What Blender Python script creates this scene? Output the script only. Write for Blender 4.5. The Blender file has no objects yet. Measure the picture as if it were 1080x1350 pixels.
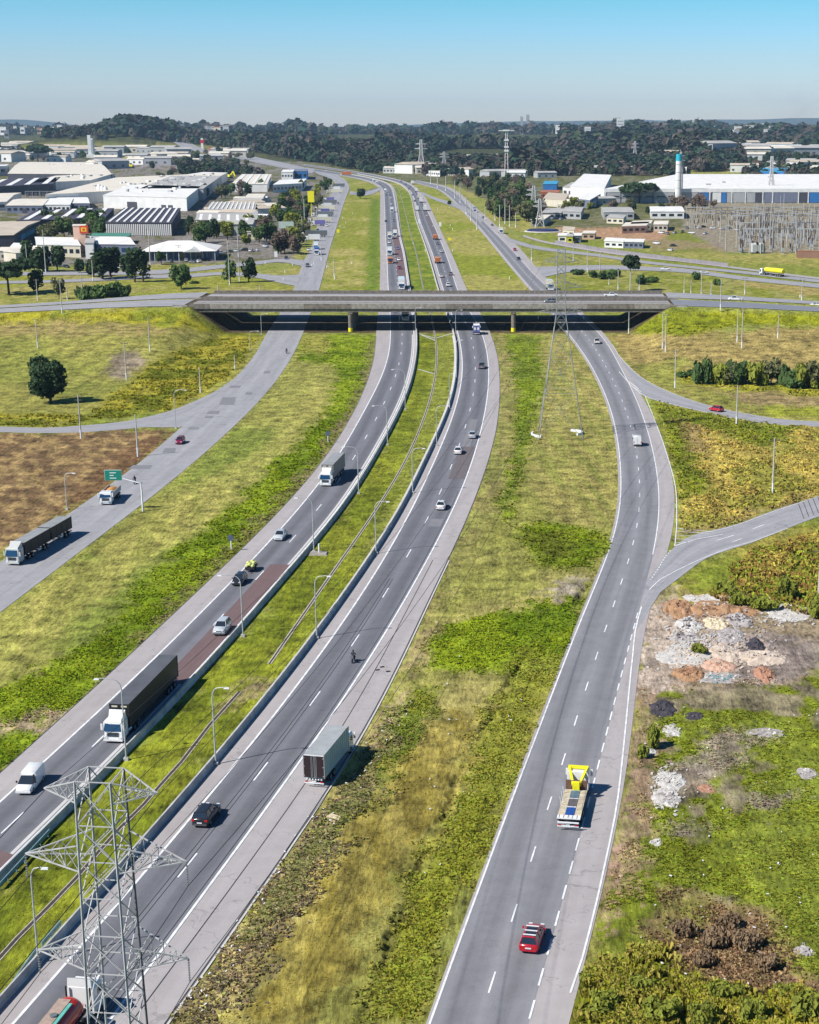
import bpy, bmesh, math, random
import numpy as np
from mathutils import Vector, Matrix
rad = math.radians
sc = bpy.context.scene
col = sc.collection
random.seed(7); np.random.seed(7)

# ------------------------------------------------------------------ camera, sky, sun
F = 2000.0; XP = 700.0; YC = 675.0; CAM_H = 76.0
PITCH = math.atan((YC-168.0)/F)
SP, CP = math.sin(PITCH), math.cos(PITCH)
cd = bpy.data.cameras.new('camera'); cam = bpy.data.objects.new('camera', cd); col.objects.link(cam)
cam.location = (0, 0, CAM_H); cam.rotation_euler = (rad(90)-PITCH, 0, 0)
cd.sensor_fit = 'VERTICAL'; cd.sensor_height = 24; cd.lens = 24*F/1350; cd.shift_x = (540-XP)/1350
cd.clip_start = 1; cd.clip_end = 60000
sc.camera = cam
SUN_EL, SUN_AZ = 45.0, 30.0
sun_vec = Vector((-math.cos(rad(SUN_EL))*math.cos(rad(SUN_AZ)), -math.cos(rad(SUN_EL))*math.sin(rad(SUN_AZ)), math.sin(rad(SUN_EL))))
world = bpy.data.worlds.new('World'); sc.world = world; world.use_nodes = True
wn = world.node_tree; wn.nodes.clear()
sky = wn.nodes.new('ShaderNodeTexSky'); sky.sky_type = 'NISHITA'; sky.sun_disc = False
sky.sun_elevation = rad(SUN_EL); sky.sun_rotation = math.atan2(sun_vec.x, sun_vec.y)
sky.altitude = 900; sky.air_density = 1.0; sky.dust_density = 0.6; sky.ozone_density = 2.0
tc = wn.nodes.new('ShaderNodeTexCoord'); sx = wn.nodes.new('ShaderNodeSeparateXYZ')
cr = wn.nodes.new('ShaderNodeValToRGB'); mx = wn.nodes.new('ShaderNodeMix'); mx.data_type = 'RGBA'; mx.blend_type = 'MULTIPLY'
mx.inputs[0].default_value = 1
e = cr.color_ramp.elements
e[0].position = 0.0; e[0].color = (.92, .88, .93, 1)
e[1].position = 0.078; e[1].color = (.40, .86, 1.02, 1)
for pos_, c_ in ((.021, (.84, .90, 1.05, 1)), (.041, (.70, .88, 1.06, 1)), (.059, (.56, .88, 1.12, 1)), (.2, (.20, .58, .84, 1)), (.5, (.13, .36, .56, 1))):
    n = e.new(pos_); n.color = c_
bg = wn.nodes.new('ShaderNodeBackground'); bg.inputs[1].default_value = 0.1
wo = wn.nodes.new('ShaderNodeOutputWorld')
wn.links.new(tc.outputs['Generated'], sx.inputs[0]); wn.links.new(sx.outputs[2], cr.inputs[0])
wn.links.new(sky.outputs[0], mx.inputs[6]); wn.links.new(cr.outputs[0], mx.inputs[7])
wn.links.new(mx.outputs[2], bg.inputs[0]); wn.links.new(bg.outputs[0], wo.inputs[0])
sl = bpy.data.lights.new('sun', 'SUN'); so = bpy.data.objects.new('sun', sl); col.objects.link(so)
sl.energy = 5.0; sl.angle = rad(0.5); sl.color = (1.0, 0.95, 0.88)
so.location = (-300, 0, 400); so.rotation_euler = sun_vec.to_track_quat('Z', 'Y').to_euler()
vs = sc.view_settings; vs.view_transform = 'Standard'; vs.look = 'None'; vs.gamma = 1; vs.exposure = 0.38; vs.use_curve_mapping = False
sc.cycles.max_bounces = 5; sc.cycles.diffuse_bounces = 2; sc.cycles.glossy_bounces = 2; sc.cycles.transmission_bounces = 2
sc.cycles.volume_bounces = 0; sc.cycles.transparent_max_bounces = 8; sc.cycles.caustics_reflective = False; sc.cycles.caustics_refractive = False

# ------------------------------------------------------------------ numpy noise, terrain height, projection
_rs = np.random.RandomState(11); _lat = _rs.rand(256, 256)
def vnoise(x, y):
    xi = np.floor(x).astype(int); yi = np.floor(y).astype(int); fx = x-xi; fy = y-yi
    fx = fx*fx*(3-2*fx); fy = fy*fy*(3-2*fy)
    a = _lat[xi & 255, yi & 255]; b = _lat[(xi+1) & 255, yi & 255]; c = _lat[xi & 255, (yi+1) & 255]; d = _lat[(xi+1) & 255, (yi+1) & 255]
    return (a*(1-fx)+b*fx)*(1-fy)+(c*(1-fx)+d*fx)*fy
def fbm(x, y, o=4):
    s = 0; a = .5; t = 0
    for k in range(o):
        s = s+a*vnoise(x+17.3*k, y-9.1*k); t += a; x = x*2.03; y = y*2.03; a *= .55
    return s/t
def sstep(a, b, x):
    t = np.clip((x-a)/(b-a), 0, 1); return t*t*(3-2*t)
def zroad(X):
    d = np.maximum(np.maximum(-145-X, X-62), 0)
    return np.interp(d, [0, 20, 70, 160, 300], [9.8, 9.3, 7.0, 4.5, 2.5])
YS, YN = 577.0, 609.0
def north_edge(X): return np.interp(X, [-260, -190, -140, 55, 120, 200], [606, 607, 628, 628, 616, 612])
def hgt(X, Y):
    X = np.asarray(X, float); Y = np.asarray(Y, float)
    zr = zroad(X)
    ys = YS-0.0*X; yn = north_edge(X)
    s = np.maximum(np.maximum(ys-3-Y, 0), 0); nn = np.maximum(Y-yn-3, 0)
    hs = np.where(s < 7, zr-0.5*s, (zr-3.5)*np.clip(1-(s-7)/92, 0, 1)**1.2)
    hn = np.where(nn < 9, zr-0.5*nn, (zr-4.5)*np.clip(1-(nn-9)/50, 0, 1)**1.2)
    h = np.where(Y < ys, hs, hn)
    h = np.clip(h, 0, None)
    M = np.maximum(np.clip((-116-X)/13.5, 0, 1), np.clip((X-37)/16, 0, 1))
    far = 43*sstep(2400, 5600, Y)
    far = far + 36*np.exp(-(((X+1190)/230)**2+((Y-4500)/500)**2)) + 8*np.exp(-(((X+1090)/120)**2+((Y-4300)/300)**2))
    far = far + 14*np.exp(-(((X-400)/260)**2+((Y-5900)/600)**2)) + 22*np.exp(-(((X-420)/130)**2+((Y-3500)/400)**2))
    far = far + sstep(3000, 5000, Y)*26*(fbm(X/700+3, Y/900, 3)-.5)
    far = far - 150*sstep(9000, 30000, Y)
    return h*M + far
def ray(px, py):
    u = (px-XP)/F; v = (py-YC)/F
    return u, CP-v*SP, -SP-v*CP
def P(px, py, z=None):
    u, dy, dz = ray(px, py)
    if z is not None:
        t = (z-CAM_H)/dz; return Vector((u*t, dy*t, z))
    h = 0.0
    for k in range(25):
        t = (h-CAM_H)/min(dz, -.004)
        h2 = float(hgt(u*t, dy*t)); h = h*.5+h2*.5
        if abs(h2-h) < .01: break
    t = (h-CAM_H)/min(dz, -.004)
    return Vector((u*t, dy*t, h))
def Zt(base, py):
    """height of the point seen at picture row py above a ground point"""
    u, dy, dz = ray(0, py)
    return CAM_H + base.y*dz/dy
def proj(X, Y, Z):
    zc = Y*CP-(Z-CAM_H)*SP; yc = Y*SP+(Z-CAM_H)*CP
    return XP+F*X/zc, YC-F*yc/zc

# ------------------------------------------------------------------ materials
def new_mat(name):
    m = bpy.data.materials.new(name); m.use_nodes = True
    nt = m.node_tree; b = nt.nodes['Principled BSDF']; return m, nt, b
MATS = {}
def mat(name, c, rough=.7, metal=0, var=.15, scale=2.0, bump=0.0, spec=.3, coat=0):
    if name in MATS: return MATS[name]
    m, nt, b = new_mat(name)
    b.inputs['Roughness'].default_value = rough; b.inputs['Metallic'].default_value = metal
    b.inputs['Specular IOR Level'].default_value = spec
    if coat: b.inputs['Coat Weight'].default_value = coat; b.inputs['Coat Roughness'].default_value = .08
    if var > 0:
        t = nt.nodes.new('ShaderNodeTexCoord'); no = nt.nodes.new('ShaderNodeTexNoise')
        no.inputs['Scale'].default_value = scale; no.inputs['Detail'].default_value = 5
        r = nt.nodes.new('ShaderNodeMapRange'); r.inputs[1].default_value = .3; r.inputs[2].default_value = .7
        r.inputs[3].default_value = 1-var; r.inputs[4].default_value = 1+var
        mm = nt.nodes.new('ShaderNodeMix'); mm.data_type = 'RGBA'; mm.blend_type = 'MULTIPLY'; mm.inputs[0].default_value = 1
        mm.inputs[6].default_value = (*c, 1)
        nt.links.new(t.outputs['Object'], no.inputs['Vector']); nt.links.new(no.outputs[0], r.inputs[0])
        nt.links.new(r.outputs[0], mm.inputs[7]); nt.links.new(mm.outputs[2], b.inputs['Base Color'])
        if bump:
            bp = nt.nodes.new('ShaderNodeBump'); bp.inputs['Strength'].default_value = bump; bp.inputs['Distance'].default_value = .1
            nt.links.new(no.outputs[0], bp.inputs['Height']); nt.links.new(bp.outputs[0], b.inputs['Normal'])
    else: b.inputs['Base Color'].default_value = (*c, 1)
    MATS[name] = m; return m

def attr_mat(name, rough=.95, fine=1.2, amt=.35, streak=None, bump=.35, trans=0):
    """vertex colour (the thing's own colour) times fine procedural grain"""
    m, nt, b = new_mat(name); L = nt.links.new
    b.inputs['Roughness'].default_value = rough; b.inputs['Specular IOR Level'].default_value = .15
    a = nt.nodes.new('ShaderNodeAttribute'); a.attribute_name = 'Col'
    g = nt.nodes.new('ShaderNodeTexCoord'); mp = nt.nodes.new('ShaderNodeMapping')
    if streak: mp.inputs['Scale'].default_value = streak; mp.inputs['Rotation'].default_value = (0, 0, rad(-4))
    L(g.outputs['Object'], mp.inputs[0])
    n1 = nt.nodes.new('ShaderNodeTexNoise'); n1.inputs['Scale'].default_value = fine; n1.inputs['Detail'].default_value = 8; n1.inputs['Roughness'].default_value = .7
    n2 = nt.nodes.new('ShaderNodeTexNoise'); n2.inputs['Scale'].default_value = fine*.13; n2.inputs['Detail'].default_value = 6; n2.inputs['Roughness'].default_value = .65
    L(mp.outputs[0], n1.inputs['Vector']); L(g.outputs['Object'], n2.inputs['Vector'])
    ad = nt.nodes.new('ShaderNodeMath'); ad.operation = 'ADD'; L(n1.outputs[0], ad.inputs[0]); L(n2.outputs[0], ad.inputs[1])
    r = nt.nodes.new('ShaderNodeMapRange'); r.inputs[1].default_value = .75; r.inputs[2].default_value = 1.25; r.inputs[3].default_value = 1-amt; r.inputs[4].default_value = 1+amt
    L(ad.outputs[0], r.inputs[0])
    mm = nt.nodes.new('ShaderNodeMix'); mm.data_type = 'RGBA'; mm.blend_type = 'MULTIPLY'; mm.inputs[0].default_value = 1
    L(a.outputs['Color'], mm.inputs[6]); L(r.outputs[0], mm.inputs[7]); L(mm.outputs[2], b.inputs['Base Color'])
    bp = nt.nodes.new('ShaderNodeBump'); bp.inputs['Strength'].default_value = bump; bp.inputs['Distance'].default_value = .25
    L(n1.outputs[0], bp.inputs['Height']); L(bp.outputs[0], b.inputs['Normal'])
    MATS[name] = m; return m

def road_mat(name, c, tracks=0.0, lanes=2, var=.14, patch=.0):
    """asphalt or concrete: u across the strip (0..1), v in metres along it; worn wheel tracks follow the lanes"""
    m, nt, b = new_mat(name); L = nt.links.new
    b.inputs['Roughness'].default_value = .85; b.inputs['Specular IOR Level'].default_value = .25
    uv = nt.nodes.new('ShaderNodeUVMap'); tc2 = nt.nodes.new('ShaderNodeTexCoord')
    mp = nt.nodes.new('ShaderNodeMapping'); mp.inputs['Scale'].default_value = (9, .035, 1); L(uv.outputs[0], mp.inputs[0])
    n1 = nt.nodes.new('ShaderNodeTexNoise'); n1.inputs['Scale'].default_value = 1; n1.inputs['Detail'].default_value = 5; L(mp.outputs[0], n1.inputs['Vector'])
    n2 = nt.nodes.new('ShaderNodeTexNoise'); n2.inputs['Scale'].default_value = .35; n2.inputs['Detail'].default_value = 8; n2.inputs['Roughness'].default_value = .7; L(tc2.outputs['Object'], n2.inputs['Vector'])
    n3 = nt.nodes.new('ShaderNodeTexNoise'); n3.inputs['Scale'].default_value = 6; n3.inputs['Detail'].default_value = 4; L(tc2.outputs['Object'], n3.inputs['Vector'])
    s = nt.nodes.new('ShaderNodeMath'); s.operation = 'ADD'; L(n1.outputs[0], s.inputs[0]); L(n2.outputs[0], s.inputs[1])
    s2 = nt.nodes.new('ShaderNodeMath'); s2.operation = 'MULTIPLY_ADD'; s2.inputs[1].default_value = .5; L(n3.outputs[0], s2.inputs[0]); L(s.outputs[0], s2.inputs[2])
    r = nt.nodes.new('ShaderNodeMapRange'); r.inputs[1].default_value = .9; r.inputs[2].default_value = 1.6; r.inputs[3].default_value = 1-var; r.inputs[4].default_value = 1+var
    L(s2.outputs[0], r.inputs[0])
    val = r.outputs[0]
    if tracks:
        sp = nt.nodes.new('ShaderNodeSeparateXYZ'); L(uv.outputs[0], sp.inputs[0])
        w = nt.nodes.new('ShaderNodeMath'); w.operation = 'MULTIPLY'; w.inputs[1].default_value = 2*math.pi*lanes; L(sp.outputs[0], w.inputs[0])
        c1 = nt.nodes.new('ShaderNodeMath'); c1.operation = 'COSINE'; L(w.outputs[0], c1.inputs[0])
        mm2 = nt.nodes.new('ShaderNodeMath'); mm2.operation = 'MULTIPLY_ADD'; mm2.inputs[1].default_value = tracks; L(c1.outputs[0], mm2.inputs[0]); L(val, mm2.inputs[2])
        val = mm2.outputs[0]
    mm = nt.nodes.new('ShaderNodeMix'); mm.data_type = 'RGBA'; mm.blend_type = 'MULTIPLY'; mm.inputs[0].default_value = 1
    mm.inputs[6].default_value = (*c, 1); L(val, mm.inputs[7])
    # cracks
    vo = nt.nodes.new('ShaderNodeTexVoronoi'); vo.feature = 'DISTANCE_TO_EDGE'; vo.inputs['Scale'].default_value = .12
    wv = nt.nodes.new('ShaderNodeMix'); wv.data_type = 'RGBA'; wv.inputs[0].default_value = .12; L(tc2.outputs['Object'], wv.inputs[6])
    nw = nt.nodes.new('ShaderNodeTexNoise'); nw.inputs['Scale'].default_value = .6; L(tc2.outputs['Object'], nw.inputs['Vector'])
    va = nt.nodes.new('ShaderNodeVectorMath'); va.operation = 'MULTIPLY_ADD'; va.inputs[1].default_value = (5, 5, 0); L(nw.outputs[1], va.inputs[0]); L(tc2.outputs['Object'], va.inputs[2])
    L(va.outputs[0], vo.inputs['Vector'])
    cr1 = nt.nodes.new('ShaderNodeMapRange'); cr1.inputs[1].default_value = 0; cr1.inputs[2].default_value = .012; cr1.inputs[3].default_value = .72; cr1.inputs[4].default_value = 1
    L(vo.outputs[0], cr1.inputs[0])
    m3 = nt.nodes.new('ShaderNodeMix'); m3.data_type = 'RGBA'; m3.blend_type = 'MULTIPLY'; m3.inputs[0].default_value = 1 if patch else .35
    L(mm.outputs[2], m3.inputs[6]); L(cr1.outputs[0], m3.inputs[7]); L(m3.outputs[2], b.inputs['Base Color'])
    MATS[name] = m; return m

WHITE = mat('white_paint', (.74, .75, .77), .5, var=.08)
LINE = mat('road_marking_paint', (.72, .73, .74), .6, var=.22, scale=.8)
GALV = mat('galvanised_steel', (.50, .51, .52), .45, .3, var=.18, scale=3)
DSTEEL = mat('weathered_steel', (.20, .20, .21), .6, .3, var=.2)
CONC = mat('pole_concrete', (.46, .45, .42), .9, var=.2, scale=1.5)
CONCW = mat('barrier_concrete', (.42, .42, .41), .85, var=.25, scale=.6, bump=.1)
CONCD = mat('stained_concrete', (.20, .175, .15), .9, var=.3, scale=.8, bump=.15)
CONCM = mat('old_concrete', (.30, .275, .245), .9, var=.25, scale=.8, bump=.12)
BLACK = mat('black_rubber', (.012, .012, .013), .8, var=.1)
GLASS = mat('dark_window_glass', (.02, .028, .04), .07, var=0, spec=.8)
BGLASS = mat('blue_window_glass', (.012, .05, .12), .12, var=0, spec=.4)
CHROME = mat('dull_metal', (.55, .55, .56), .3, .8, var=.05)
RED = mat('red_lamp_plastic', (.5, .01, .01), .3, var=0)
YEL = mat('yellow_paint', (.80, .72, .02), .5, var=.08)
BARK = mat('tree_bark', (.09, .065, .045), .95, var=.3, scale=3)
LAMPG = mat('headlamp_glass', (.7, .72, .75), .12, var=0, spec=.8)

# ------------------------------------------------------------------ mesh helpers
class MB:
    def __init__(s): s.v = []; s.f = []; s.mi = []; s.sm = []
    def add(s, vs, fs, m=0, smooth=False):
        o = len(s.v); s.v += [tuple(p) for p in vs]
        for f in fs: s.f.append(tuple(i+o for i in f)); s.mi.append(m); s.sm.append(smooth)
        return s
    def box(s, x0, x1, y0, y1, z0, z1, m=0, tx=0, ty=0):
        v = [(x0, y0, z0), (x1, y0, z0), (x1, y1, z0), (x0, y1, z0), (x0+tx, y0+ty, z1), (x1-tx, y0+ty, z1), (x1-tx, y1-ty, z1), (x0+tx, y1-ty, z1)]
        return s.add(v, [(3, 2, 1, 0), (4, 5, 6, 7), (0, 1, 5, 4), (1, 2, 6, 5), (2, 3, 7, 6), (3, 0, 4, 7)], m)
    def bar(s, p, q, w, h=None, m=0):
        p = Vector(p); q = Vector(q); d = (q-p)
        if d.length < 1e-6: return s
        d.normalize(); h = h or w
        a = d.cross(Vector((0, 0, 1)));
        if a.length < 1e-3: a = Vector((1, 0, 0))
        a.normalize(); b = a.cross(d)
        vs = [c+a*i*w/2+b*j*h/2 for c in (p, q) for i, j in ((-1, -1), (1, -1), (1, 1), (-1, 1))]
        return s.add(vs, [(0, 3, 2, 1), (4, 5, 6, 7), (0, 1, 5, 4), (1, 2, 6, 5), (2, 3, 7, 6), (3, 0, 4, 7)], m)
    def tube(s, pts, r, seg=8, m=0, cap=True):
        if not isinstance(r, (list, tuple)): r = [r]*len(pts)
        pts = [Vector(p) for p in pts]; vs = []; n = len(pts)
        for i, p in enumerate(pts):
            d = (pts[min(i+1, n-1)]-pts[max(i-1, 0)]).normalized()
            a = d.cross(Vector((0, 1, 0.01)) if abs(d.y) < .9 else Vector((1, 0, 0))).normalized(); b = d.cross(a)
            for k in range(seg):
                t = 2*math.pi*k/seg; vs.append(p+a*math.cos(t)*r[i]+b*math.sin(t)*r[i])
        fs = [(i*seg+k, i*seg+(k+1) % seg, (i+1)*seg+(k+1) % seg, (i+1)*seg+k) for i in range(n-1) for k in range(seg)]
        s.add(vs, fs, m, True)
        if cap:
            s.add(vs[:seg], [tuple(range(seg))[::-1]], m); s.add(vs[-seg:], [tuple(range(seg))], m)
        return s
    def loft(s, rings, m=0, smooth=False, cap=True):
        k = len(rings[0]); vs = [p for r in rings for p in r]
        fs = [(i*k+j, i*k+(j+1) % k, (i+1)*k+(j+1) % k, (i+1)*k+j) for i in range(len(rings)-1) for j in range(k)]
        s.add(vs, fs, m, smooth)
        if cap: s.add(rings[0], [tuple(range(k))[::-1]], m); s.add(rings[-1], [tuple(range(k))], m)
        return s
    def mesh(s, name, mats):
        me = bpy.data.meshes.new(name); me.from_pydata(s.v, [], s.f)
        if not isinstance(mats, (list, tuple)): mats = [mats]
        for mm in mats: me.materials.append(mm)
        if len(mats) > 1: me.polygons.foreach_set('material_index', s.mi)
        me.polygons.foreach_set('use_smooth', s.sm)
        bm = bmesh.new(); bm.from_mesh(me); bmesh.ops.recalc_face_normals(bm, faces=bm.faces); bm.to_mesh(me); bm.free()
        return me
    def build(s, name, mats, parent=None, loc=None, rz=0):
        return ob(name, s.mesh(name, mats), parent, loc, rz)
def ob(name, me, parent=None, loc=None, rz=0):
    o = bpy.data.objects.new(name, me); col.objects.link(o)
    if parent is not None: o.parent = parent
    if loc is not None: o.location = loc
    if rz: o.rotation_euler = (0, 0, rz)
    return o
def tag(o, label=None, cat=None, group=None, kind=None):
    if label: o['label'] = label
    if cat: o['category'] = cat
    if group: o['group'] = group
    if kind: o['kind'] = kind
    return o
def thing(name, label, cat, loc=(0, 0, 0), rz=0, group=None):
    o = bpy.data.objects.new(name, None); col.objects.link(o); o.location = loc; o.rotation_euler = (0, 0, rz)
    o.empty_display_size = .5
    return tag(o, label, cat, group)
def dup(root, loc=None, rz=None, label=None, scale=None, group=None):
    r = root.copy(); col.objects.link(r)
    if loc is not None: r.location = loc
    if rz is not None: r.rotation_euler = (0, 0, rz)
    if scale is not None: r.scale = scale if isinstance(scale, (tuple, list)) else (scale,)*3
    if label: r['label'] = label
    if group: r['group'] = group
    for ch in root.children:
        c = ch.copy(); col.objects.link(c); c.parent = r
        for g in ch.children:
            d = g.copy(); col.objects.link(d); d.parent = c
    return r
def paint(root, name, m):
    """give the parts of that name their own paint"""
    for c in list(root.children)+([root] if root.type == 'MESH' else []):
        if c.name.split('.')[0] in name and len(c.material_slots):
            c.material_slots[0].link = 'OBJECT'; c.material_slots[0].material = m
def np_mesh(name, V, Fa, m, colors=None, uv=None, smooth=False):
    me = bpy.data.meshes.new(name); V = np.asarray(V, np.float32); Fa = np.asarray(Fa, np.int32)
    k = Fa.shape[1]; nf = len(Fa)
    me.vertices.add(len(V)); me.vertices.foreach_set('co', V.ravel())
    me.loops.add(nf*k); me.loops.foreach_set('vertex_index', Fa.ravel())
    me.polygons.add(nf); me.polygons.foreach_set('loop_start', np.arange(nf, dtype=np.int32)*k); me.polygons.foreach_set('loop_total', np.full(nf, k, np.int32))
    me.polygons.foreach_set('use_smooth', np.full(nf, smooth))
    if colors is not None:
        a = me.color_attributes.new('Col', 'FLOAT_COLOR', 'POINT')
        cc = np.ones((len(V), 4), np.float32); cc[:, :3] = colors; a.data.foreach_set('color', cc.ravel())
    if uv is not None:
        l = me.uv_layers.new(name='UVMap'); l.data.foreach_set('uv', np.asarray(uv, np.float32)[Fa.ravel()].ravel())
    me.materials.append(m); me.update(calc_edges=True); me.validate()
    return me
def inpoly(x, y, poly):
    n = len(poly); r = np.zeros(x.shape, bool); j = n-1
    for i in range(n):
        xi, yi = poly[i]; xj, yj = poly[j]
        if yi != yj: r ^= ((yi > y) != (yj > y)) & (x < (xj-xi)*(y-yi)/(yj-yi)+xi)
        j = i
    return r
# ------------------------------------------------------------------ polylines on the ground
def catmull(pts, n):
    """resample a world polyline smoothly by arc length"""
    p = np.array(pts, float)
    q = np.vstack([2*p[0]-p[1], p, 2*p[-1]-p[-2]]); out = []
    for i in range(1, len(q)-2):
        a, b, c, d = q[i-1], q[i], q[i+1], q[i+2]
        for t in np.linspace(0, 1, 12, endpoint=False):
            out.append(.5*(2*b+(c-a)*t+(2*a-5*b+4*c-d)*t*t+(3*b-a-3*c+d)*t**3))
    out.append(p[-1]); o = np.array(out)
    s = np.r_[0, np.cumsum(np.linalg.norm(np.diff(o, axis=0), axis=1))]
    if s[-1] > 600:      # ease out the small wobbles of hand-read points
        tt = np.arange(0, s[-1], 2.0); g = np.stack([np.interp(tt, s, o[:, k]) for k in (0, 1)], 1); w_ = 15
        for _ in range(2):
            gp = np.vstack([g[:1]+(g[0]-g[1:w_+1][::-1]), g, g[-1:]+(g[-1]-g[-w_-1:-1][::-1])]); cs = np.cumsum(np.vstack([np.zeros((1, 2)), gp]), 0); g = (cs[2*w_+1:]-cs[:-2*w_-1])/(2*w_+1)
        s = np.r_[0, np.cumsum(np.linalg.norm(np.diff(g, axis=0), axis=1))]; o = g
    t = np.linspace(0, s[-1], n)
    return np.stack([np.interp(t, s, o[:, k]) for k in (0, 1)], 1), s[-1]
def W2(pix): return [tuple(P(x, y)[:2]) for x, y in pix]
class Strip:
    def __init__(s, L, R, n=None, world=False):
        a = L if world else W2(L); b = R if world else W2(R)
        _, la = catmull(a, 8); n = n or max(12, int(min(la/5, 500)))
        s.L, s.len = catmull(a, n)
        # match the right edge by nearest progress: resample finely then pair monotonically
        Rf, _ = catmull(b, n*4)
        idx = []; k = 0
        for i in range(n):
            j0 = k; best = None
            j1 = min(len(Rf), max(j0+60, 61))
            d = np.linalg.norm(Rf[j0:j1]-s.L[i], axis=1); k = j0+int(np.argmin(d)); idx.append(k)
        idx[0] = 0; idx[-1] = len(Rf)-1
        ii = np.array(idx, float); ker = np.ones(5)/5
        ii = np.convolve(np.pad(ii, 2, 'edge'), ker, 'valid'); ii[0] = 0; ii[-1] = len(Rf)-1
        s.R = np.stack([np.interp(ii, np.arange(len(Rf)), Rf[:, k]) for k in (0, 1)], 1)
        s.n = n
        mid = (s.L+s.R)/2; s.v = np.r_[0, np.cumsum(np.linalg.norm(np.diff(mid, axis=0), axis=1))]
        s.py = proj(mid[:, 0], mid[:, 1], hgt(mid[:, 0], mid[:, 1]))[1]
    def at(s, f): return s.L*(1-f)+s.R*f
    def mesh(s, name, m, z, f0=0, f1=1, i0=0, i1=None, across=5):
        i1 = i1 if i1 is not None else s.n-1
        A = s.at(f0)[i0:i1+1]; B = s.at(f1)[i0:i1+1]; n = len(A)
        fs = np.linspace(0, 1, across)
        X = A[:, None, :]*(1-fs)[None, :, None]+B[:, None, :]*fs[None, :, None]
        Z = hgt(X[..., 0], X[..., 1])+z+X[..., 1]*np.where(X[..., 1] > 620, .00012, 0)
        V = np.concatenate([X, Z[..., None]], 2).reshape(-1, 3)
        uv = np.stack([np.broadcast_to(fs, (n, across)), np.broadcast_to(s.v[i0:i1+1, None], (n, across))], 2).reshape(-1, 2)
        I = np.arange(n*across).reshape(n, across)
        Fa = np.stack([I[:-1, :-1], I[:-1, 1:], I[1:, 1:], I[1:, :-1]], 2).reshape(-1, 4)
        return np_mesh(name, V, Fa, m, uv=uv)
    def rows(s, y0, y1):
        i = [k for k in range(s.n) if min(y0, y1) <= s.py[k] <= max(y0, y1)]
        return (i[0], i[-1]) if i else (0, 1)
def offset_line(line, d):
    t = np.gradient(line, axis=0); t /= np.linalg.norm(t, axis=1)[:, None]+1e-9
    return line+np.stack([t[:, 1], -t[:, 0]], 1)*d
def ribbon(line, w, z, dash=None, phase=0):
    """verts/faces of a painted line (or dashes) along a world line"""
    V = []; Fa = []
    seg = np.r_[0, np.cumsum(np.linalg.norm(np.diff(line, axis=0), axis=1))]
    A = offset_line(line, -w/2); B = offset_line(line, w/2)
    def at(L, s): return np.array([np.interp(s, seg, L[:, 0]), np.interp(s, seg, L[:, 1])])
    spans = [(0, seg[-1])] if not dash else [(s0, min(s0+dash[0], seg[-1])) for s0 in np.arange(phase, seg[-1], dash[0]+dash[1])]
    for a, b in spans:
        k = max(1, int((b-a)/6)); o = len(V)
        for s_ in np.linspace(a, b, k+1):
            for L in (A, B):
                p = at(L, s_); V.append((p[0], p[1], float(hgt(p[0], p[1]))+z+(p[1]*.00012 if p[1] > 620 else 0)))
        for i in range(k): Fa.append((o+2*i, o+2*i+1, o+2*i+3, o+2*i+2))
    return V, Fa
def marks(name, pieces, m=LINE):
    V = []; Fa = []
    for v, f in pieces:
        o = len(V); V += v; Fa += [tuple(i+o for i in q) for q in f]
    return tag(ob(name, np_mesh(name, V, Fa, m)), kind='structure')

# ------------------------------------------------------------------ picture outlines of the roads (photo pixels, near the camera last)
E = {}
E['AL'] = [(415, 228), (436, 236), (443, 245), (437, 256), (430, 268), (420, 292), (411, 325), (400, 345), (389, 378), (375, 405), (349.5, 441.6), (342.6, 460), (326, 483), (308, 500), (285, 523), (262, 543), (240, 562), (213, 587), (197, 602), (171, 622), (148, 640), (120, 657), (92.6, 676), (46, 708), (0, 741), (-60, 784), (-130, 836)]
E['AR'] = [(430, 224), (452, 235), (460.5, 246), (458, 256), (453, 270), (447, 290), (436, 325), (430, 348), (421, 382), (413, 405), (398, 443), (391, 460), (382, 476), (366, 502), (349.5, 520), (333, 539), (312.5, 560), (291.7, 578), (271, 596.7), (250, 615), (231.5, 631), (208, 650), (173.6, 677), (139, 701.7), (111, 722.5), (76, 750), (46, 773.4), (23, 792), (0, 807), (-60, 852), (-130, 908)]
E['rampL1'] = [(308, 499.4), (284.7, 515.6), (250, 532), (227, 541), (197, 549), (162, 556), (111, 561), (58, 564), (0, 562.4), (-80, 560), (-160, 556)]
E['rampL2'] = [(318, 520), (290, 540), (258, 556), (236, 563.5), (197, 563), (162, 566), (111, 570), (58, 571), (0, 569.6), (-80, 566), (-160, 562)]
B_out = [(400, 224), (430, 229), (455, 233), (478, 238), (494, 244), (501, 252), (501.4, 268), (501, 310), (501.6, 343), (500.7, 382), (499, 410), (495.5, 441), (495, 456), (492, 479), (482, 509), (469, 538.5), (452.6, 568), (433, 598), (411, 627), (382, 660), (361, 683), (331, 713), (296, 745.6), (273, 766.5), (250, 789.6), (208, 826.7), (166.7, 868), (129.6, 905), (76, 949.4), (46, 979.5), (0, 1020), (-60, 1072), (-130, 1134)]
B_l = [(400, 223.4), (430, 228), (455, 232), (480, 236.5), (498, 243), (505.5, 252), (507, 268), (508.5, 310), (510.5, 343), (512, 382), (514.5, 410), (515, 441), (514, 464), (510, 479), (498.5, 509), (482, 538.5), (466, 568), (449, 598), (427, 632), (404, 660), (375, 694.7), (335.6, 736), (296, 778), (250, 824), (190, 884), (148, 926), (104, 963), (62.5, 1000), (20.8, 1039.7), (0, 1058), (-60, 1113), (-130, 1176)]
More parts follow.
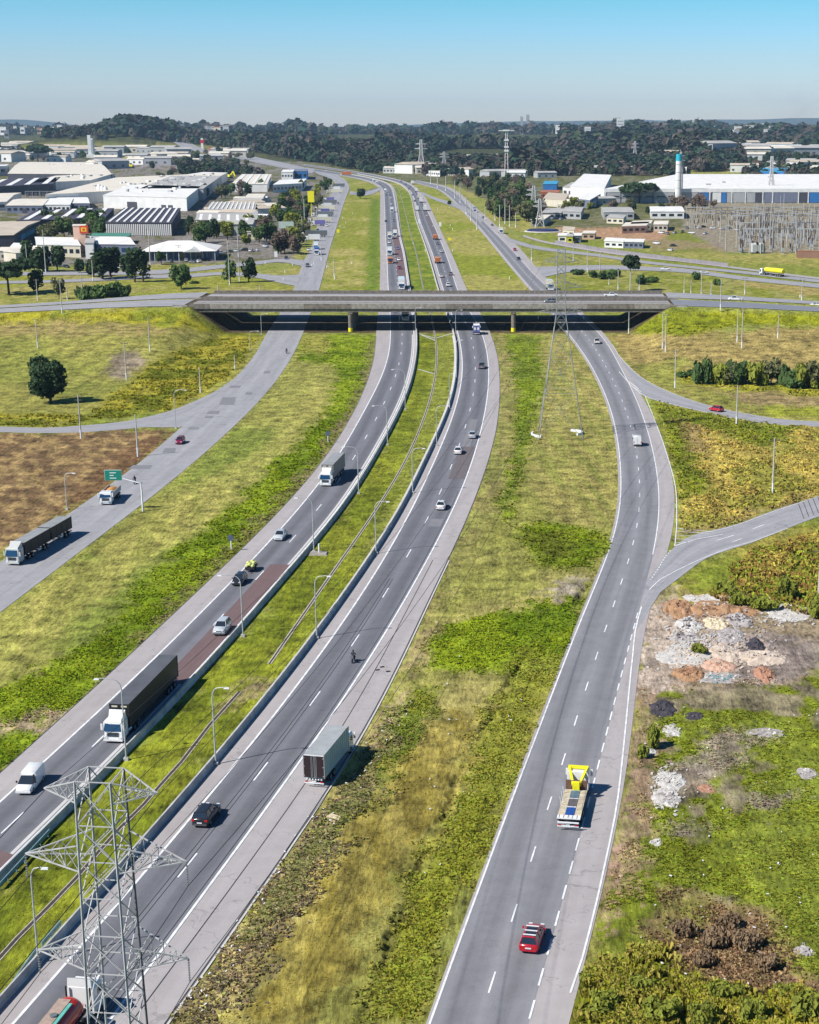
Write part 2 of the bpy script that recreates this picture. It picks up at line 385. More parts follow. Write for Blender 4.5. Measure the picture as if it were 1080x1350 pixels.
B_r = [(400, 221), (430, 225.5), (455, 229.5), (480, 234), (503, 240), (513, 245), (517.5, 252.5), (520.5, 268), (526, 310), (531.5, 334), (538.5, 382), (543, 410), (546, 441), (546, 464), (542, 488), (537, 509), (525, 538), (510, 568), (492.6, 598), (474, 628), (458, 660), (421, 704), (393.5, 732), (361, 771), (319.4, 822), (284.7, 859), (254.6, 889), (201, 954), (166.7, 988.8), (125, 1028), (88, 1063), (51, 1095), (16, 1130), (0, 1146), (-60, 1206), (-130, 1275)]
B_bar = [(400, 220.4), (430, 225), (455, 228.8), (480, 233), (504, 239), (514.5, 244.5), (519, 252), (522, 268), (528, 310), (533.5, 334), (541, 382), (546, 410), (550, 441), (550, 464), (546.5, 488), (541.5, 509), (530, 538), (515, 568), (497.6, 598), (479.5, 628), (463.5, 660), (427, 704), (400, 732), (368, 771), (327, 822), (293, 859), (263.6, 889), (209.5, 954), (175.5, 988.8), (134, 1028), (98, 1063), (61, 1095), (26, 1131), (10, 1148), (-50, 1208), (-120, 1280)]
C_bar = [(400, 219), (430, 223), (460, 227.5), (485, 232), (508, 237), (525, 242), (534.5, 248), (541.5, 257), (547, 280), (550, 292), (565, 334), (579, 382), (589, 410), (599.5, 438), (603, 450), (604, 479), (601.5, 509), (594, 538.5), (582, 568), (567, 598), (551, 631), (536, 668), (500, 724), (478, 758), (450, 797), (391, 880), (319.4, 969), (250, 1052), (208, 1100), (115.7, 1202), (57.9, 1266.7), (0, 1331.5), (-50, 1388), (-110, 1456)]
C_l = [(400, 218.5), (430, 222.5), (460, 227), (486, 231.5), (510, 236.5), (527, 241.5), (537, 248), (544.5, 257), (551, 280), (554, 292), (570, 334), (584.5, 382), (594, 410), (604, 438), (610.5, 479), (608, 509), (601, 538.5), (591, 568), (577.5, 598), (562, 631), (549, 664), (526, 704), (500, 750), (450, 826.7), (412, 880), (338, 977), (250, 1081.4), (176, 1171.8), (92.6, 1269), (20.8, 1349), (-50, 1428), (-90, 1472)]
C_r = [(400, 217), (430, 221), (461, 225.5), (488, 230), (512, 235), (530, 239.5), (541, 244.5), (549, 252), (558, 268), (569, 290), (589, 338), (603, 382), (619, 410), (635.5, 438), (641, 458.5), (644.6, 479), (644.6, 509), (641, 538.5), (634.5, 568), (627, 598), (617, 627), (604, 660), (584, 701.7), (551.9, 759.5), (519.4, 819.7), (481.5, 880), (430.6, 958.7), (388.9, 1016.6), (328, 1100), (277, 1167), (233, 1225), (184.6, 1292), (148, 1342), (90, 1420), (55, 1468)]
C_out = [(400, 216.5), (430, 220.5), (462, 225), (490, 229.5), (513, 234), (531, 238.5), (543, 243), (552, 251), (562, 262), (573, 286), (598, 340), (615.6, 382), (632, 410), (646.7, 438), (654, 458.5), (658.5, 479), (660, 509), (659, 538.5), (656, 568), (648, 598), (639, 627), (626, 660), (609.7, 704), (593.5, 736), (565.7, 787), (549.5, 822), (535.6, 859), (512.5, 908.8), (476.9, 984), (435, 1046.7), (375, 1128.8), (342, 1174), (295.7, 1241), (254, 1296.8), (219.4, 1347.7), (170, 1420), (140, 1462)]
D_l = [(545, 240), (567, 246), (581.5, 251), (596, 262), (610, 276.6), (631.5, 299), (673.7, 350), (701, 382), (725, 408), (749.8, 440), (769, 464.7), (785.6, 492.5), (799.5, 522.6), (810, 552.7), (815.7, 582.8), (819, 615), (820.5, 661.5), (819, 687.8), (813.4, 713), (797, 745.6), (781, 778), (764.8, 815), (748.6, 861), (731, 908.8), (718, 942.5), (694.8, 1002.7), (676, 1051), (647, 1128.8), (624, 1192.6), (596, 1259.7), (565, 1348.8), (538, 1430), (520, 1480)]
D_lane = [(549, 238.5), (572, 243.5), (588, 248), (603, 257), (617, 271), (641, 295), (678, 333), (706, 364), (738, 392), (792.6, 441.6), (811, 471.7), (825, 497), (838.9, 525), (848, 548), (857.4, 578), (865.5, 610.6), (871, 650), (871.8, 680), (871, 694.7), (863, 736), (848, 780), (834, 830), (821.5, 882), (812.9, 914.7), (806, 947), (794, 988.8), (789.7, 1009.6), (763, 1111.5), (746.8, 1175), (736, 1207.6), (717.8, 1277), (698, 1345), (674, 1430), (660, 1480)]
D_out = [(550, 238), (574, 242.5), (590, 246), (605, 254), (620, 267), (646, 290), (681, 323), (711, 357), (742, 388), (799.5, 442), (817, 471), (830, 495), (846, 520), (862, 550), (873.6, 580), (885, 615), (892, 645), (893, 679), (889, 720), (872, 760), (850, 795), (841, 831), (839.5, 880), (839, 926), (835, 1000), (825, 1065), (808, 1129), (797, 1176), (781, 1234), (768, 1270), (758, 1320), (751, 1350), (730, 1430), (716, 1480)]
E['rampR1'] = [(808, 455), (818, 471), (838.9, 492.5), (862, 507.5), (896.8, 522.6), (931.5, 534), (960, 541), (992, 547), (1030, 553), (1080, 556), (1180, 559), (1260, 560)]
E['rampR2'] = [(816, 490), (832, 508), (850, 522.6), (866, 528), (883, 533), (922.6, 542), (957, 550), (992, 556), (1038, 561), (1080, 562.5), (1180, 565), (1260, 566)]
E['sideN'] = [(1260, 608), (1160, 635), (1080, 654), (1061.5, 660), (1015, 675), (973.5, 691), (941, 699), (915, 705), (895, 716), (872, 740), (850, 770)]
E['sideS'] = [(1260, 618), (1160, 655), (1080, 681), (1038, 697), (992, 715.6), (955, 727), (927, 738.7), (890, 766.5), (860, 789.6), (846, 806), (840, 830)]

# ------------------------------------------------------------------ ground sheet
def brick_ground():
    rows = list(np.arange(1500, 300, -2.0))+list(np.arange(300, 176, -1.2))
    t = np.array([(-CAM_H)/ray(0, y)[2] for y in rows]); Yr = t*np.array([ray(0, y)[1] for y in rows])
    Yr = np.r_[Yr[Yr < 18300], 19400.0]; zc = Yr*CP+CAM_H*SP
    cols_ = np.arange(-260, 1341, 2.6); U = (cols_-XP)/F
    X = zc[:, None]*U[None, :]; Y = np.broadcast_to(Yr[:, None], X.shape).copy()
    Z = hgt(X, Y)
    return X, Y, Z
GX, GY, GZ = brick_ground()
px, py = proj(GX, GY, GZ)
SC = np.clip((py-168)/78.0, .05, 20)       # pixels per metre, for warping outlines by a size on the ground
wx = (fbm(GX/6, GY/6, 4)-.5); wy = (fbm(GX/6+40, GY/6+9, 4)-.5)
wf = [fbm(GX/1.4+31*k, GY/1.8+7*k, 3)-.5 for k in range(4)]
n_big = fbm(GX/38, GY/60, 4); n_mid = fbm(GX/9+5, GY/14, 4); n_fine = fbm(GX/1.3, GY/2.0, 4)
n_str = fbm(GX/1.5+.12*GY, GY/28, 3)
C = np.zeros(GX.shape+(3,))
def lin(r, g, b):
    if g > r*1.08: r, b = r+(g-r)*.42, b*.8; g = g*.97
    return np.array([((v/255+.055)/1.055)**2.4 if v > 10 else v/255/12.92 for v in (r, g, b)])*.84
def blend(c, w):
    global C
    C = C*(1-w[..., None])+np.asarray(c)*w[..., None]
C[:] = lin(142, 146, 70)
blend(lin(166, 156, 84), sstep(.42, .62, n_big)*.8)
blend(lin(100, 128, 44), sstep(.5, .7, n_mid)*.6)
def region(poly, base, alt=None, altw=None, w=1.0, warp=1.0):
    xs_ = [q[0] for q in poly]; ys_ = [q[1] for q in poly]
    bb = (px > min(xs_)-30) & (px < max(xs_)+30) & (py > min(ys_)-22) & (py < max(ys_)+22)
    m = np.zeros(px.shape); a_, b_ = px[bb], py[bb]; k_ = SC[bb]
    acc = 0
    for q_ in range(4): acc = acc+inpoly(a_+(wx[bb]*5+wf[q_][bb]*6.5+(q_-1.5)*.55)*k_*warp, b_+(wy[bb]*3+wf[3-q_][bb]*3.2)*k_*warp, poly)
    m[bb] = acc/4*w
    blend(lin(*base), m)
    if alt is not None: blend(lin(*alt), m*(altw if altw is not None else sstep(.42, .6, n_mid)))
    return m
STRK = sstep(.45, .62, n_str)
# left olive field, its bank and the mown verge
region([(-300, 418), (270, 412), (330, 440), (350, 450), (310, 500), (240, 536), (-300, 556)], (150, 146, 72), (136, 138, 62), sstep(.4, .6, n_big))
region([(-300, 426), (230, 424), (250, 440), (-300, 448)], (156, 140, 84), (140, 138, 70), STRK*.5)
region([(-300, 410), (240, 409), (300, 440), (250, 434), (150, 424), (-300, 428)], (158, 152, 40), (122, 128, 34), sstep(.45, .6, n_mid))
region([(215, 470), (300, 436), (345, 442), (300, 500), (220, 540), (60, 562), (-300, 562), (-300, 552), (120, 545)], (160, 152, 50), (104, 118, 34), sstep(.4, .58, n_mid))
region([(150, 470), (186, 462), (190, 478), (160, 500), (138, 498)], (138, 122, 112), w=.8)
region([(-300, 572), (236, 568), (214, 586), (150, 636), (88, 674), (-10, 735), (-300, 900)], (122, 98, 68), (166, 140, 92), sstep(.44, .6, fbm((GX+GY*.5)/2.2, (GY-GX*.5)/5.5, 4))*.9)
region([(150, 600), (236, 568), (214, 586), (150, 640), (60, 690)], (100, 70, 46), (140, 108, 74), sstep(.44, .6, n_fine)*.7, w=.7)
region([(400, 441), (495, 441), (495, 470), (470, 535), (410, 625), (250, 785), (130, 900), (0, 985), (-300, 1200), (-300, 1000), (-120, 900), (0, 812), (250, 617), (350, 522)], (150, 148, 74), (128, 138, 58), sstep(.42, .6, n_big))
region([(340, 600), (420, 500), (440, 540), (330, 640), (250, 700), (120, 800), (0, 880), (-200, 980), (-100, 860), (120, 735), (250, 640)], (172, 164, 88), (140, 142, 66), STRK*.8, w=.7)
lush_B = region([(398, 441), (496, 441), (497, 470), (486, 510), (455, 570), (413, 630), (362, 686), (297, 750), (250, 793), (168, 872), (130, 909), (76, 953), (48, 955), (-10, 950), (-200, 1010), (-200, 960), (0, 905), (30, 890), (80, 868), (120, 843), (165, 800), (190, 768), (215, 745), (250, 712), (291, 680), (310, 665), (340, 638), (370, 606), (395, 588), (425, 552), (440, 520), (447, 500), (440, 480), (400, 476), (392, 462)], (92, 132, 26), (118, 154, 42), sstep(.42, .62, n_mid))
region([(400, 441), (432, 441), (436, 455), (432, 468), (395, 466)], (152, 148, 70), w=.9)
region([(-40, 950), (52, 950), (90, 935), (104, 942), (50, 982), (40, 962), (-40, 960)], (166, 148, 122))
lush_B2 = region([(-200, 1000), (-60, 962), (48, 962), (56, 972), (0, 1018), (-120, 1120)], (88, 134, 30), (110, 150, 40), sstep(.42, .6, n_mid))
edge_B = region([(497, 445), (488, 505), (462, 560), (414, 627), (330, 712), (250, 788), (131, 904), (126, 902), (245, 780), (320, 708), (405, 622), (452, 556), (478, 505), (488, 450)], (140, 122, 96), (96, 112, 48), sstep(.45, .6, n_mid), w=.8)
# median
region([(548, 441), (600, 441), (605, 480), (602, 512), (580, 570), (545, 640), (500, 724), (450, 797), (391, 880), (320, 969), (208, 1100), (0, 1332), (-120, 1460), (-120, 1270), (0, 1160), (130, 1035), (210, 955), (330, 820), (400, 732), (462, 660), (500, 595), (540, 510)], (104, 128, 36), (128, 146, 48), sstep(.4, .6, n_mid))
region([(574, 441), (600, 441), (604, 480), (602, 512), (580, 570), (545, 640), (500, 724), (480, 750), (470, 740), (500, 690), (541, 600), (570, 520)], (146, 150, 66), (120, 140, 50), sstep(.45, .6, n_mid), w=.7)
region([(316, 905), (370, 896), (372, 905), (318, 925), (280, 935)], (160, 142, 108), w=.8)
# between the highway and the right frontage road
region([(648, 441), (752, 441), (800, 520), (818, 600), (820, 690), (790, 760), (750, 855), (650, 1120), (560, 1350), (500, 1500), (150, 1500), (222, 1348), (376, 1130), (512, 910), (552, 820), (612, 704), (658, 570), (661, 500)], (148, 147, 72), (168, 158, 92), sstep(.45, .62, n_big))
region([(700, 441), (752, 441), (800, 520), (818, 600), (818, 690), (740, 700), (690, 640), (712, 560)], (160, 150, 84), (132, 140, 60), STRK*.7, w=.85)
lush_m1 = region([(664, 441), (712, 441), (716, 520), (704, 570), (680, 640), (668, 690), (652, 680), (676, 600), (682, 520)], (88, 128, 34), (114, 148, 44), sstep(.45, .6, n_mid), w=.9)
region([(650, 441), (664, 445), (678, 520), (670, 610), (640, 690), (600, 760), (545, 850), (560, 800), (612, 704), (658, 570), (661, 500)], (154, 142, 88), (132, 136, 66), sstep(.45, .6, n_mid), w=.75)
lush_m2 = region([(684, 694), (720, 688), (796, 700), (806, 715), (790, 745), (745, 752), (700, 745)], (94, 130, 30), (120, 150, 40), sstep(.45, .6, n_mid))
region([(690, 700), (745, 705), (760, 730), (720, 742)], (96, 92, 36), w=.5)
region([(540, 835), (700, 780), (778, 752), (785, 762), (700, 796), (560, 846)], (168, 158, 92), w=.8)
region([(706, 785), (760, 762), (776, 766), (752, 784), (720, 788)], (170, 158, 140), w=.9)
lush_m3 = region([(568, 838), (640, 812), (768, 784), (764, 812), (745, 862), (700, 890), (680, 880), (560, 880), (555, 860)], (90, 134, 28), (116, 152, 38), sstep(.42, .6, n_mid))
lush_m4 = region([(690, 850), (745, 870), (700, 980), (640, 1110), (600, 1210), (565, 1290), (535, 1350), (480, 1350), (540, 1200), (590, 1080), (640, 960)], (126, 142, 46), (140, 146, 58), sstep(.42, .6, n_mid), w=.8)
lush_m5 = region([(512, 935), (560, 900), (580, 930), (540, 1000), (480, 1070), (430, 1120), (440, 1060), (495, 990)], (84, 122, 34), (128, 146, 60), sstep(.42, .6, n_mid), w=.85)
region([(600, 930), (640, 950), (560, 1110), (470, 1250), (400, 1350), (300, 1350), (430, 1150), (520, 1020)], (158, 142, 68), (140, 126, 54), STRK, w=.75)
weeds_c = region([(515, 925), (480, 1010), (440, 1052), (378, 1134), (298, 1246), (222, 1348), (190, 1400), (260, 1400), (330, 1290), (400, 1180), (445, 1110), (500, 1030)], (146, 128, 98), (112, 118, 58), sstep(.4, .6, n_mid), w=.6)
region([(519, 905), (479, 992), (437, 1054), (376, 1136), (298, 1247), (220, 1352), (228, 1352), (308, 1247), (386, 1136), (447, 1054), (489, 992), (526, 912)], (168, 146, 126), w=.8)
region([(552, 830), (566, 832), (560, 870), (530, 900), (520, 905), (536, 860)], (180, 156, 120), w=.7)
# right side fields
region([(800, 441), (1400, 420), (1400, 560), (1080, 556), (930, 533), (862, 507), (818, 471)], (160, 142, 84), (142, 142, 66), sstep(.42, .6, n_big))
region([(822, 436), (880, 412), (1400, 418), (1400, 432), (980, 428), (900, 442), (850, 440)], (148, 160, 34), (112, 132, 30), sstep(.45, .6, n_mid))
region([(884, 488), (930, 496), (1080, 512), (1400, 520), (1400, 532), (1080, 524), (900, 505)], (172, 168, 48), (140, 144, 50), sstep(.45, .6, n_mid), w=.85)
region([(940, 514), (1080, 522), (1400, 528), (1400, 545), (1080, 540), (990, 536)], (158, 134, 98), w=.75)
region([(1000, 536), (1400, 548), (1400, 560), (1020, 552)], (150, 156, 44), w=.8)
region([(868, 530), (960, 552), (1040, 562), (1400, 566), (1400, 580), (1080, 654), (1016, 674), (942, 699), (900, 697), (892, 640), (880, 590)], (180, 162, 80), (148, 144, 62), sstep(.4, .58, n_mid))
lush_r1 = region([(866, 530), (960, 552), (1060, 563), (1010, 590), (960, 572), (905, 560), (930, 640), (900, 660), (893, 640), (880, 590)], (92, 126, 38), (128, 148, 50), sstep(.42, .6, n_mid), w=.9)
region([(890, 552), (925, 565), (930, 600), (905, 590)], (158, 132, 94), w=.7)
dry_r2 = region([(893, 696), (892, 720), (905, 706), (942, 700), (1016, 676), (1080, 656), (1080, 646), (1016, 666), (940, 690)], (150, 134, 84), w=.8)
region([(842, 810), (895, 768), (958, 729), (1042, 699), (1400, 600), (1400, 1500), (740, 1500), (752, 1350), (782, 1234), (840, 1065), (842, 900)], (130, 140, 50), (106, 128, 42), sstep(.42, .6, n_mid))
region([(895, 768), (958, 729), (1042, 699), (1400, 600), (1400, 770), (1080, 812), (1000, 800), (930, 812), (885, 790)], (160, 150, 68), (126, 136, 44), sstep(.42, .6, n_mid))
dirt = region([(842, 806), (893, 775), (900, 800), (960, 790), (1090, 812), (1060, 900), (985, 905), (925, 912), (868, 905), (846, 925), (842, 860)], (182, 162, 142), (150, 134, 108), sstep(.45, .6, n_mid))
region([(843, 815), (880, 800), (902, 850), (895, 885), (862, 908), (844, 915)], (204, 190, 178), (186, 168, 150), sstep(.45, .6, n_big))
region([(985, 838), (1100, 842), (1100, 870), (1000, 905), (960, 890)], (140, 128, 122), w=.8)
for bl in ([(925, 975), (975, 955), (1010, 985), (960, 1010), (935, 1050), (905, 1030)], [(975, 1050), (1050, 1030), (1040, 1055), (975, 1072)], [(880, 1020), (930, 1010), (925, 1060), (885, 1060)], [(895, 1085), (940, 1090), (925, 1110), (890, 1105)], [(905, 1170), (960, 1180), (950, 1200), (905, 1190)]):
    region(bl, (150, 136, 126), w=.8)
blend(lin(136, 122, 104), inpoly(px, py, [(845, 905), (1400, 900), (1400, 1300), (800, 1300)])*sstep(.58, .66, n_mid)*.8)
dead = region([(860, 1190), (900, 1170), (960, 1190), (1010, 1220), (1030, 1260), (1100, 1290), (1400, 1320), (1400, 1500), (960, 1500), (950, 1310), (900, 1290), (850, 1260)], (148, 124, 92), (132, 128, 66), sstep(.45, .62, n_mid))
region([(752, 1330), (775, 1265), (860, 1260), (950, 1300), (1060, 1310), (1400, 1350), (1400, 1500), (740, 1500)], (122, 122, 34), (90, 96, 26), sstep(.42, .6, n_mid))
region([(839, 880), (852, 925), (858, 1020), (857, 1070), (838, 1130), (812, 1180), (790, 1225), (782, 1234), (797, 1176), (808, 1129), (825, 1065), (835, 1000), (839, 930)], (176, 148, 124), (150, 122, 100), sstep(.45, .6, n_mid))
region([(843, 930), (866, 920), (856, 1060), (848, 1070)], (158, 140, 110), w=.6)
# beyond the bridge
far_m = (py < 400)
region([(-300, 385), (250, 388), (380, 383), (390, 372), (190, 358), (-300, 362)], (138, 150, 66), (158, 150, 86), sstep(.45, .6, n_big))
region([(422, 383), (500, 383), (501, 245), (470, 236), (455, 262), (440, 330)], (132, 146, 62), (166, 158, 88), sstep(.46, .6, n_big))
lush_f = region([(482, 383), (501, 383), (501, 262), (489, 262)], (82, 130, 38), w=.85)
region([(540, 383), (580, 383), (549, 292), (541, 257), (520, 244), (528, 310)], (92, 132, 44), (128, 148, 60), sstep(.45, .6, n_mid))
region([(616, 383), (702, 383), (674, 350), (610, 276), (567, 247), (556, 256), (573, 286)], (128, 148, 56), (160, 154, 80), sstep(.45, .6, n_big))
region([(700, 330), (900, 360), (1400, 385), (1400, 402), (900, 392), (740, 384)], (150, 148, 78), (122, 138, 54), sstep(.45, .6, n_mid))
region([(960, 372), (1400, 376), (1400, 395), (1060, 390)], (170, 148, 92), w=.7)
region([(712, 322), (900, 350), (1000, 372), (1400, 392), (1400, 372), (900, 340), (720, 305)], (112, 138, 54), w=.7)
region([(840, 300), (960, 300), (960, 333), (860, 333)], (146, 132, 92), (120, 136, 62), sstep(.45, .6, n_big))
region([(735, 290), (900, 292), (870, 318), (735, 312)], (178, 140, 112), w=.9)
region([(895, 240), (1400, 240), (1400, 338), (1080, 334), (960, 333), (895, 300)], (150, 138, 126), w=.8)
region([(-300, 180), (425, 215), (440, 245), (418, 290), (385, 345), (190, 350), (-300, 352)], (132, 126, 118), (96, 104, 66), sstep(.52, .6, n_mid))
region([(190, 330), (385, 322), (400, 300), (340, 300), (190, 318)], (140, 134, 128), (104, 100, 96), sstep(.45, .6, n_mid))
region([(240, 300), (390, 300), (420, 250), (250, 260)], (120, 112, 106), (90, 96, 64), sstep(.5, .6, n_mid))
region([(180, 205), (330, 205), (300, 225), (150, 222)], (150, 140, 136), (104, 100, 84), sstep(.5, .6, n_mid))
region([(400, 222), (500, 240), (600, 244), (720, 300), (900, 300), (900, 180), (400, 180)], (92, 104, 62), (120, 116, 88), sstep(.5, .6, n_mid))
blend(lin(64, 74, 50), (py < 214)*(1-((px > -100)*(px < 330)*(py > 190)*.6))*(.85+.15*sstep(.35, .6, n_mid)))
under = (GY > 578.5)*(GY < 631)*(GX > -135)*(GX < 58)*(py > 380); blend(lin(84, 72, 58), under*.95)  # bare soil under the decks, darkened to put shade into the colour
mow = (py > 441)*(1-np.clip(lush_B+lush_B2+lush_m1+lush_m2+lush_m3+lush_m4+lush_m5, 0, 1)); C *= (1+mow*((fbm(GX/.8+5, GY/15, 3)-.5)*.55+(fbm(GX/3.1, GY/30, 3)-.5)*.5))[..., None]
C *= (0.74+.52*n_fine)[..., None]
C *= (0.93+.14*n_mid)[..., None]

# small true relief: clods, tussocks and the ditch; none under paving
relief = np.zeros(GX.shape)
keep = np.ones(GX.shape)
def off_road(poly):
    global keep
    keep *= 1-inpoly(px, py, poly)
for a, b in ((E['AL'], E['AR']), (E['rampL1'], E['rampL2']), (B_out, B_bar), (C_bar, C_out), (D_l, D_out), (E['rampR1'], E['rampR2']), (E['sideN'], E['sideS'])):
    off_road([(x-4, y) for x, y in a]+[(x+4, y) for x, y in b][::-1])
keep[GY > 560] = 0
veg = np.clip(lush_B+lush_B2+lush_m1+lush_m2+lush_m3+lush_m4*.7+lush_m5+weeds_c*.7+lush_r1*.6+dead*.5, 0, 1)
relief = keep*((fbm(GX/1.7, GY/1.9, 3)-.5)*.35*(.25+veg)+(fbm(GX/4+8, GY/4, 2)-.5)*.5*veg)
relief = np.maximum(relief, -.25)
# drainage ditch through the verge between the highway and the right frontage road
dl, dlen = catmull(W2([(776, 768), (752, 800), (722, 830), (690, 868), (668, 905), (636, 962), (612, 1008), (596, 1050), (576, 1095), (548, 1160), (520, 1225), (500, 1290), (478, 1350), (455, 1420)]), 120)
ditch = np.full(GX.shape, 99.0)
bx = (GX > dl[:, 0].min()-4) & (GX < dl[:, 0].max()+4) & (GY > dl[:, 1].min()-3) & (GY < dl[:, 1].max()+3)
dd = np.min(np.hypot(GX[bx][:, None]-dl[None, :, 0], GY[bx][:, None]-dl[None, :, 1]), 1); ditch[bx] = dd
ditch += (fbm(GX/1.6, GY/1.6, 3)-.5)*1.5
dg = (1-sstep(.15, .8, ditch))*sstep(.36, .56, fbm(GX/7+70, GY/7, 2))
relief -= dg*.8
blend(lin(64, 66, 30), dg*.6)
GZ2 = GZ+relief
nr, nc = GX.shape
I = np.arange(nr*nc).reshape(nr, nc)
Fa = np.stack([I[:-1, :-1], I[:-1, 1:], I[1:, 1:], I[1:, :-1]], 2).reshape(-1, 4)
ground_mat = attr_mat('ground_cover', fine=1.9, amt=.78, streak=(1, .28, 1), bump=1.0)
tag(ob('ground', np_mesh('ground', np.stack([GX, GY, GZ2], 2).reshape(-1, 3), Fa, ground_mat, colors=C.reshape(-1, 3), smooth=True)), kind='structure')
# the country around what the picture shows
plain = MB(); R_ = 45000
plain.add([(-16000, -3000, -6), (10000, -3000, -6), (10000, 7000, -6), (-16000, 7000, -6), (10000, 19900, -140), (-16000, 19900, -140)], [(0, 1, 2, 3), (3, 2, 4, 5)])
plain.build('outer_ground', mat('outer_grassland', (.10, .12, .045), .95, var=.3, scale=.004)); bpy.data.objects['outer_ground']['kind'] = 'structure'

# ------------------------------------------------------------------ roads
ASPH = road_mat('highway_asphalt', (.150, .153, .172), tracks=.17, lanes=2, var=.16)
ASPH2 = road_mat('frontage_asphalt', (.205, .206, .222), tracks=.13, lanes=2, var=.18)
SHOULD = road_mat('shoulder_paving', (.36, .335, .335), var=.13, patch=1)
PALE = road_mat('worn_pale_asphalt', (.30, .298, .315), tracks=.05, lanes=2, var=.17, patch=1)
REDP = road_mat('reddish_repair_asphalt', (.155, .105, .105), var=.14)
BRNP = road_mat('brownish_repair_asphalt', (.140, .122, .128), var=.16)
DARKP = road_mat('dark_repair_asphalt', (.20, .20, .215), var=.14)
SLAB = road_mat('pale_gutter_concrete', (.52, .51, .50), var=.14)
def wsmooth(a): return a
def road(name, st, m, z, **k): return tag(ob(name, st.mesh(name, m, z, **k)), kind='structure')
SA = Strip(E['AL'], E['AR']); road('left_frontage_road', SA, PALE, .05)
SRL = Strip(E['rampL1'], E['rampL2']); road('left_loop_ramp', SRL, PALE, .035)
SBo = Strip(B_out, [(x+4, y) for x, y in B_r]); road('southbound_carriageway_base', SBo, SHOULD, .045)
SB = Strip(B_l, B_r); road('southbound_carriageway', SB, ASPH, .06)
SCo = Strip(C_bar, C_out); road('northbound_carriageway_base', SCo, SHOULD, .045)
SC_ = Strip(C_l, C_r); road('northbound_carriageway', SC_, ASPH, .06)
SDo = Strip([(x-2.5-(y/500), y) for x, y in D_l], D_out); road('right_frontage_base', SDo, SHOULD, .045)
SD = Strip(D_l, D_lane); road('right_frontage_road', SD, ASPH2, .06)
SRR = Strip(E['rampR1'], E['rampR2']); road('right_loop_ramp', SRR, PALE, .04)
SE = Strip(E['sideN'], E['sideS']); road('side_road', SE, PALE, .052)
# paved patches
for nm, st, m, f0, f1, y0, y1 in (('red_repair_patch', SB, REDP, .52, .985, 736, 905), ('red_repair_patch', SB, REDP, .5, .98, 1092, 1260), ('red_repair_patch', SB, REDP, .5, .97, 300, 366),
        ('dark_repair_patch', SC_, DARKP, .58, .82, 551, 590), ('brown_repair_patch', SC_, BRNP, .55, .97, 588, 634), ('brown_repair_patch', SC_, BRNP, .55, .95, 250, 312),
        ('dark_repair_patch', SC_, DARKP, .6, .9, 676, 690)):
    i0, i1 = st.rows(y0, y1); road(nm, st, m, .072, f0=f0, f1=f1, i0=i0, i1=max(i1, i0+1))
for (x, y, w, h) in ((352, 491, 5, 1.6), (328, 519, 5, 1.6), (300, 529, 11, 5), (281, 544, 9, 2.2), (275, 550, 6, 1.5), (223, 594, 9, 3), (310, 510, 8, 1.5), (185, 616, 16, 2.5), (255, 565, 8, 1.2)):
    a, b, c, d = [P(x+i, y+j) for i, j in ((-w, h), (w*.8, h), (w, -h), (-w*.6, -h))]
    mb = MB(); mb.add([(q.x, q.y, .068) for q in (a, b, c, d)], [(0, 1, 2, 3)]); tag(mb.build('asphalt_patch', DARKP), kind='structure')
# markings
B_mid = SB.at(.5); C_mid = SC_.at(.5)
def near(line, y1=1500, y0=0):
    pyy = proj(line[:, 0], line[:, 1], hgt(line[:, 0], line[:, 1]))[1]; k = (pyy <= y1) & (pyy >= y0); return line[k]
marks('southbound_markings', [ribbon(SB.L, .28, .082), ribbon(SB.R, .28, .082), ribbon(B_mid, .2, .083, dash=(5.5, 19), phase=6)])
marks('northbound_markings', [ribbon(SC_.L, .28, .082), ribbon(SC_.R, .28, .082), ribbon(C_mid, .2, .083, dash=(5.5, 19), phase=3)])
ml = [ribbon(SD.L, .2, .082), ribbon(near(SD.R, 735), .2, .082), ribbon(SD.at(.5), .17, .083, dash=(3.6, 9.2), phase=2), ribbon(near(SD.R, 1500, 800), .2, .083, dash=(3.0, 2.4))]
w_out, _ = catmull(W2([(846, 800), (838, 830), (834, 868), (832.5, 880), (826.8, 940), (819.8, 1009.6), (812.9, 1065), (802.5, 1118), (798.8, 1134.7), (786, 1192.6), (772, 1248), (766, 1270), (752, 1310)]), 80)
ml.append(ribbon(w_out, .2, .084))
w_sh, _ = catmull(W2([(850.8, 522.6), (862, 551), (873, 580), (884, 615), (891, 645), (892.3, 679), (892, 697), (889.8, 720)]), 60); ml.append(ribbon(w_sh, .18, .084))
ml.append(ribbon(near(SRR.R, 1500), .18, .084)); ml.append(ribbon(near(SRR.L, 1500), .14, .084))
se, _ = catmull(W2([(1038, 697), (992, 714.5), (955, 725), (925, 737.5), (905, 746), (884, 757), (868, 766), (856, 778)]), 40); ml.append(ribbon(se, .18, .084))
se, _ = catmull(W2([(1061, 661), (1015, 676.5), (973, 692), (941, 701), (915, 703.5), (894, 697)]), 40); ml.append(ribbon(se, .16, .084))
for pts in ([(893, 697), (908, 702), (941, 702)], [(892.5, 701), (907, 706), (935, 704)], [(892, 706), (905, 710.5), (925, 707.5)], [(891, 711), (903, 714), (914, 712)], [(890.5, 716), (900, 717), (908, 715)], [(889.8, 720), (915, 712), (953, 705)], [(945, 713), (968, 706)], [(966, 715), (978, 710.5)], [(992, 698), (1008, 692)], [(838, 518), (850, 521)], [(834, 510), (846, 517)], [(829, 503), (842, 513)]):
    q, _ = catmull(W2(pts), 12); ml.append(ribbon(q, .24, .085))
dd_, _ = catmull(W2([(884, 726), (876, 737), (868, 750), (858, 765)]), 20); ml.append(ribbon(dd_, .2, .085, dash=(.8, .8)))
SEAMS = []
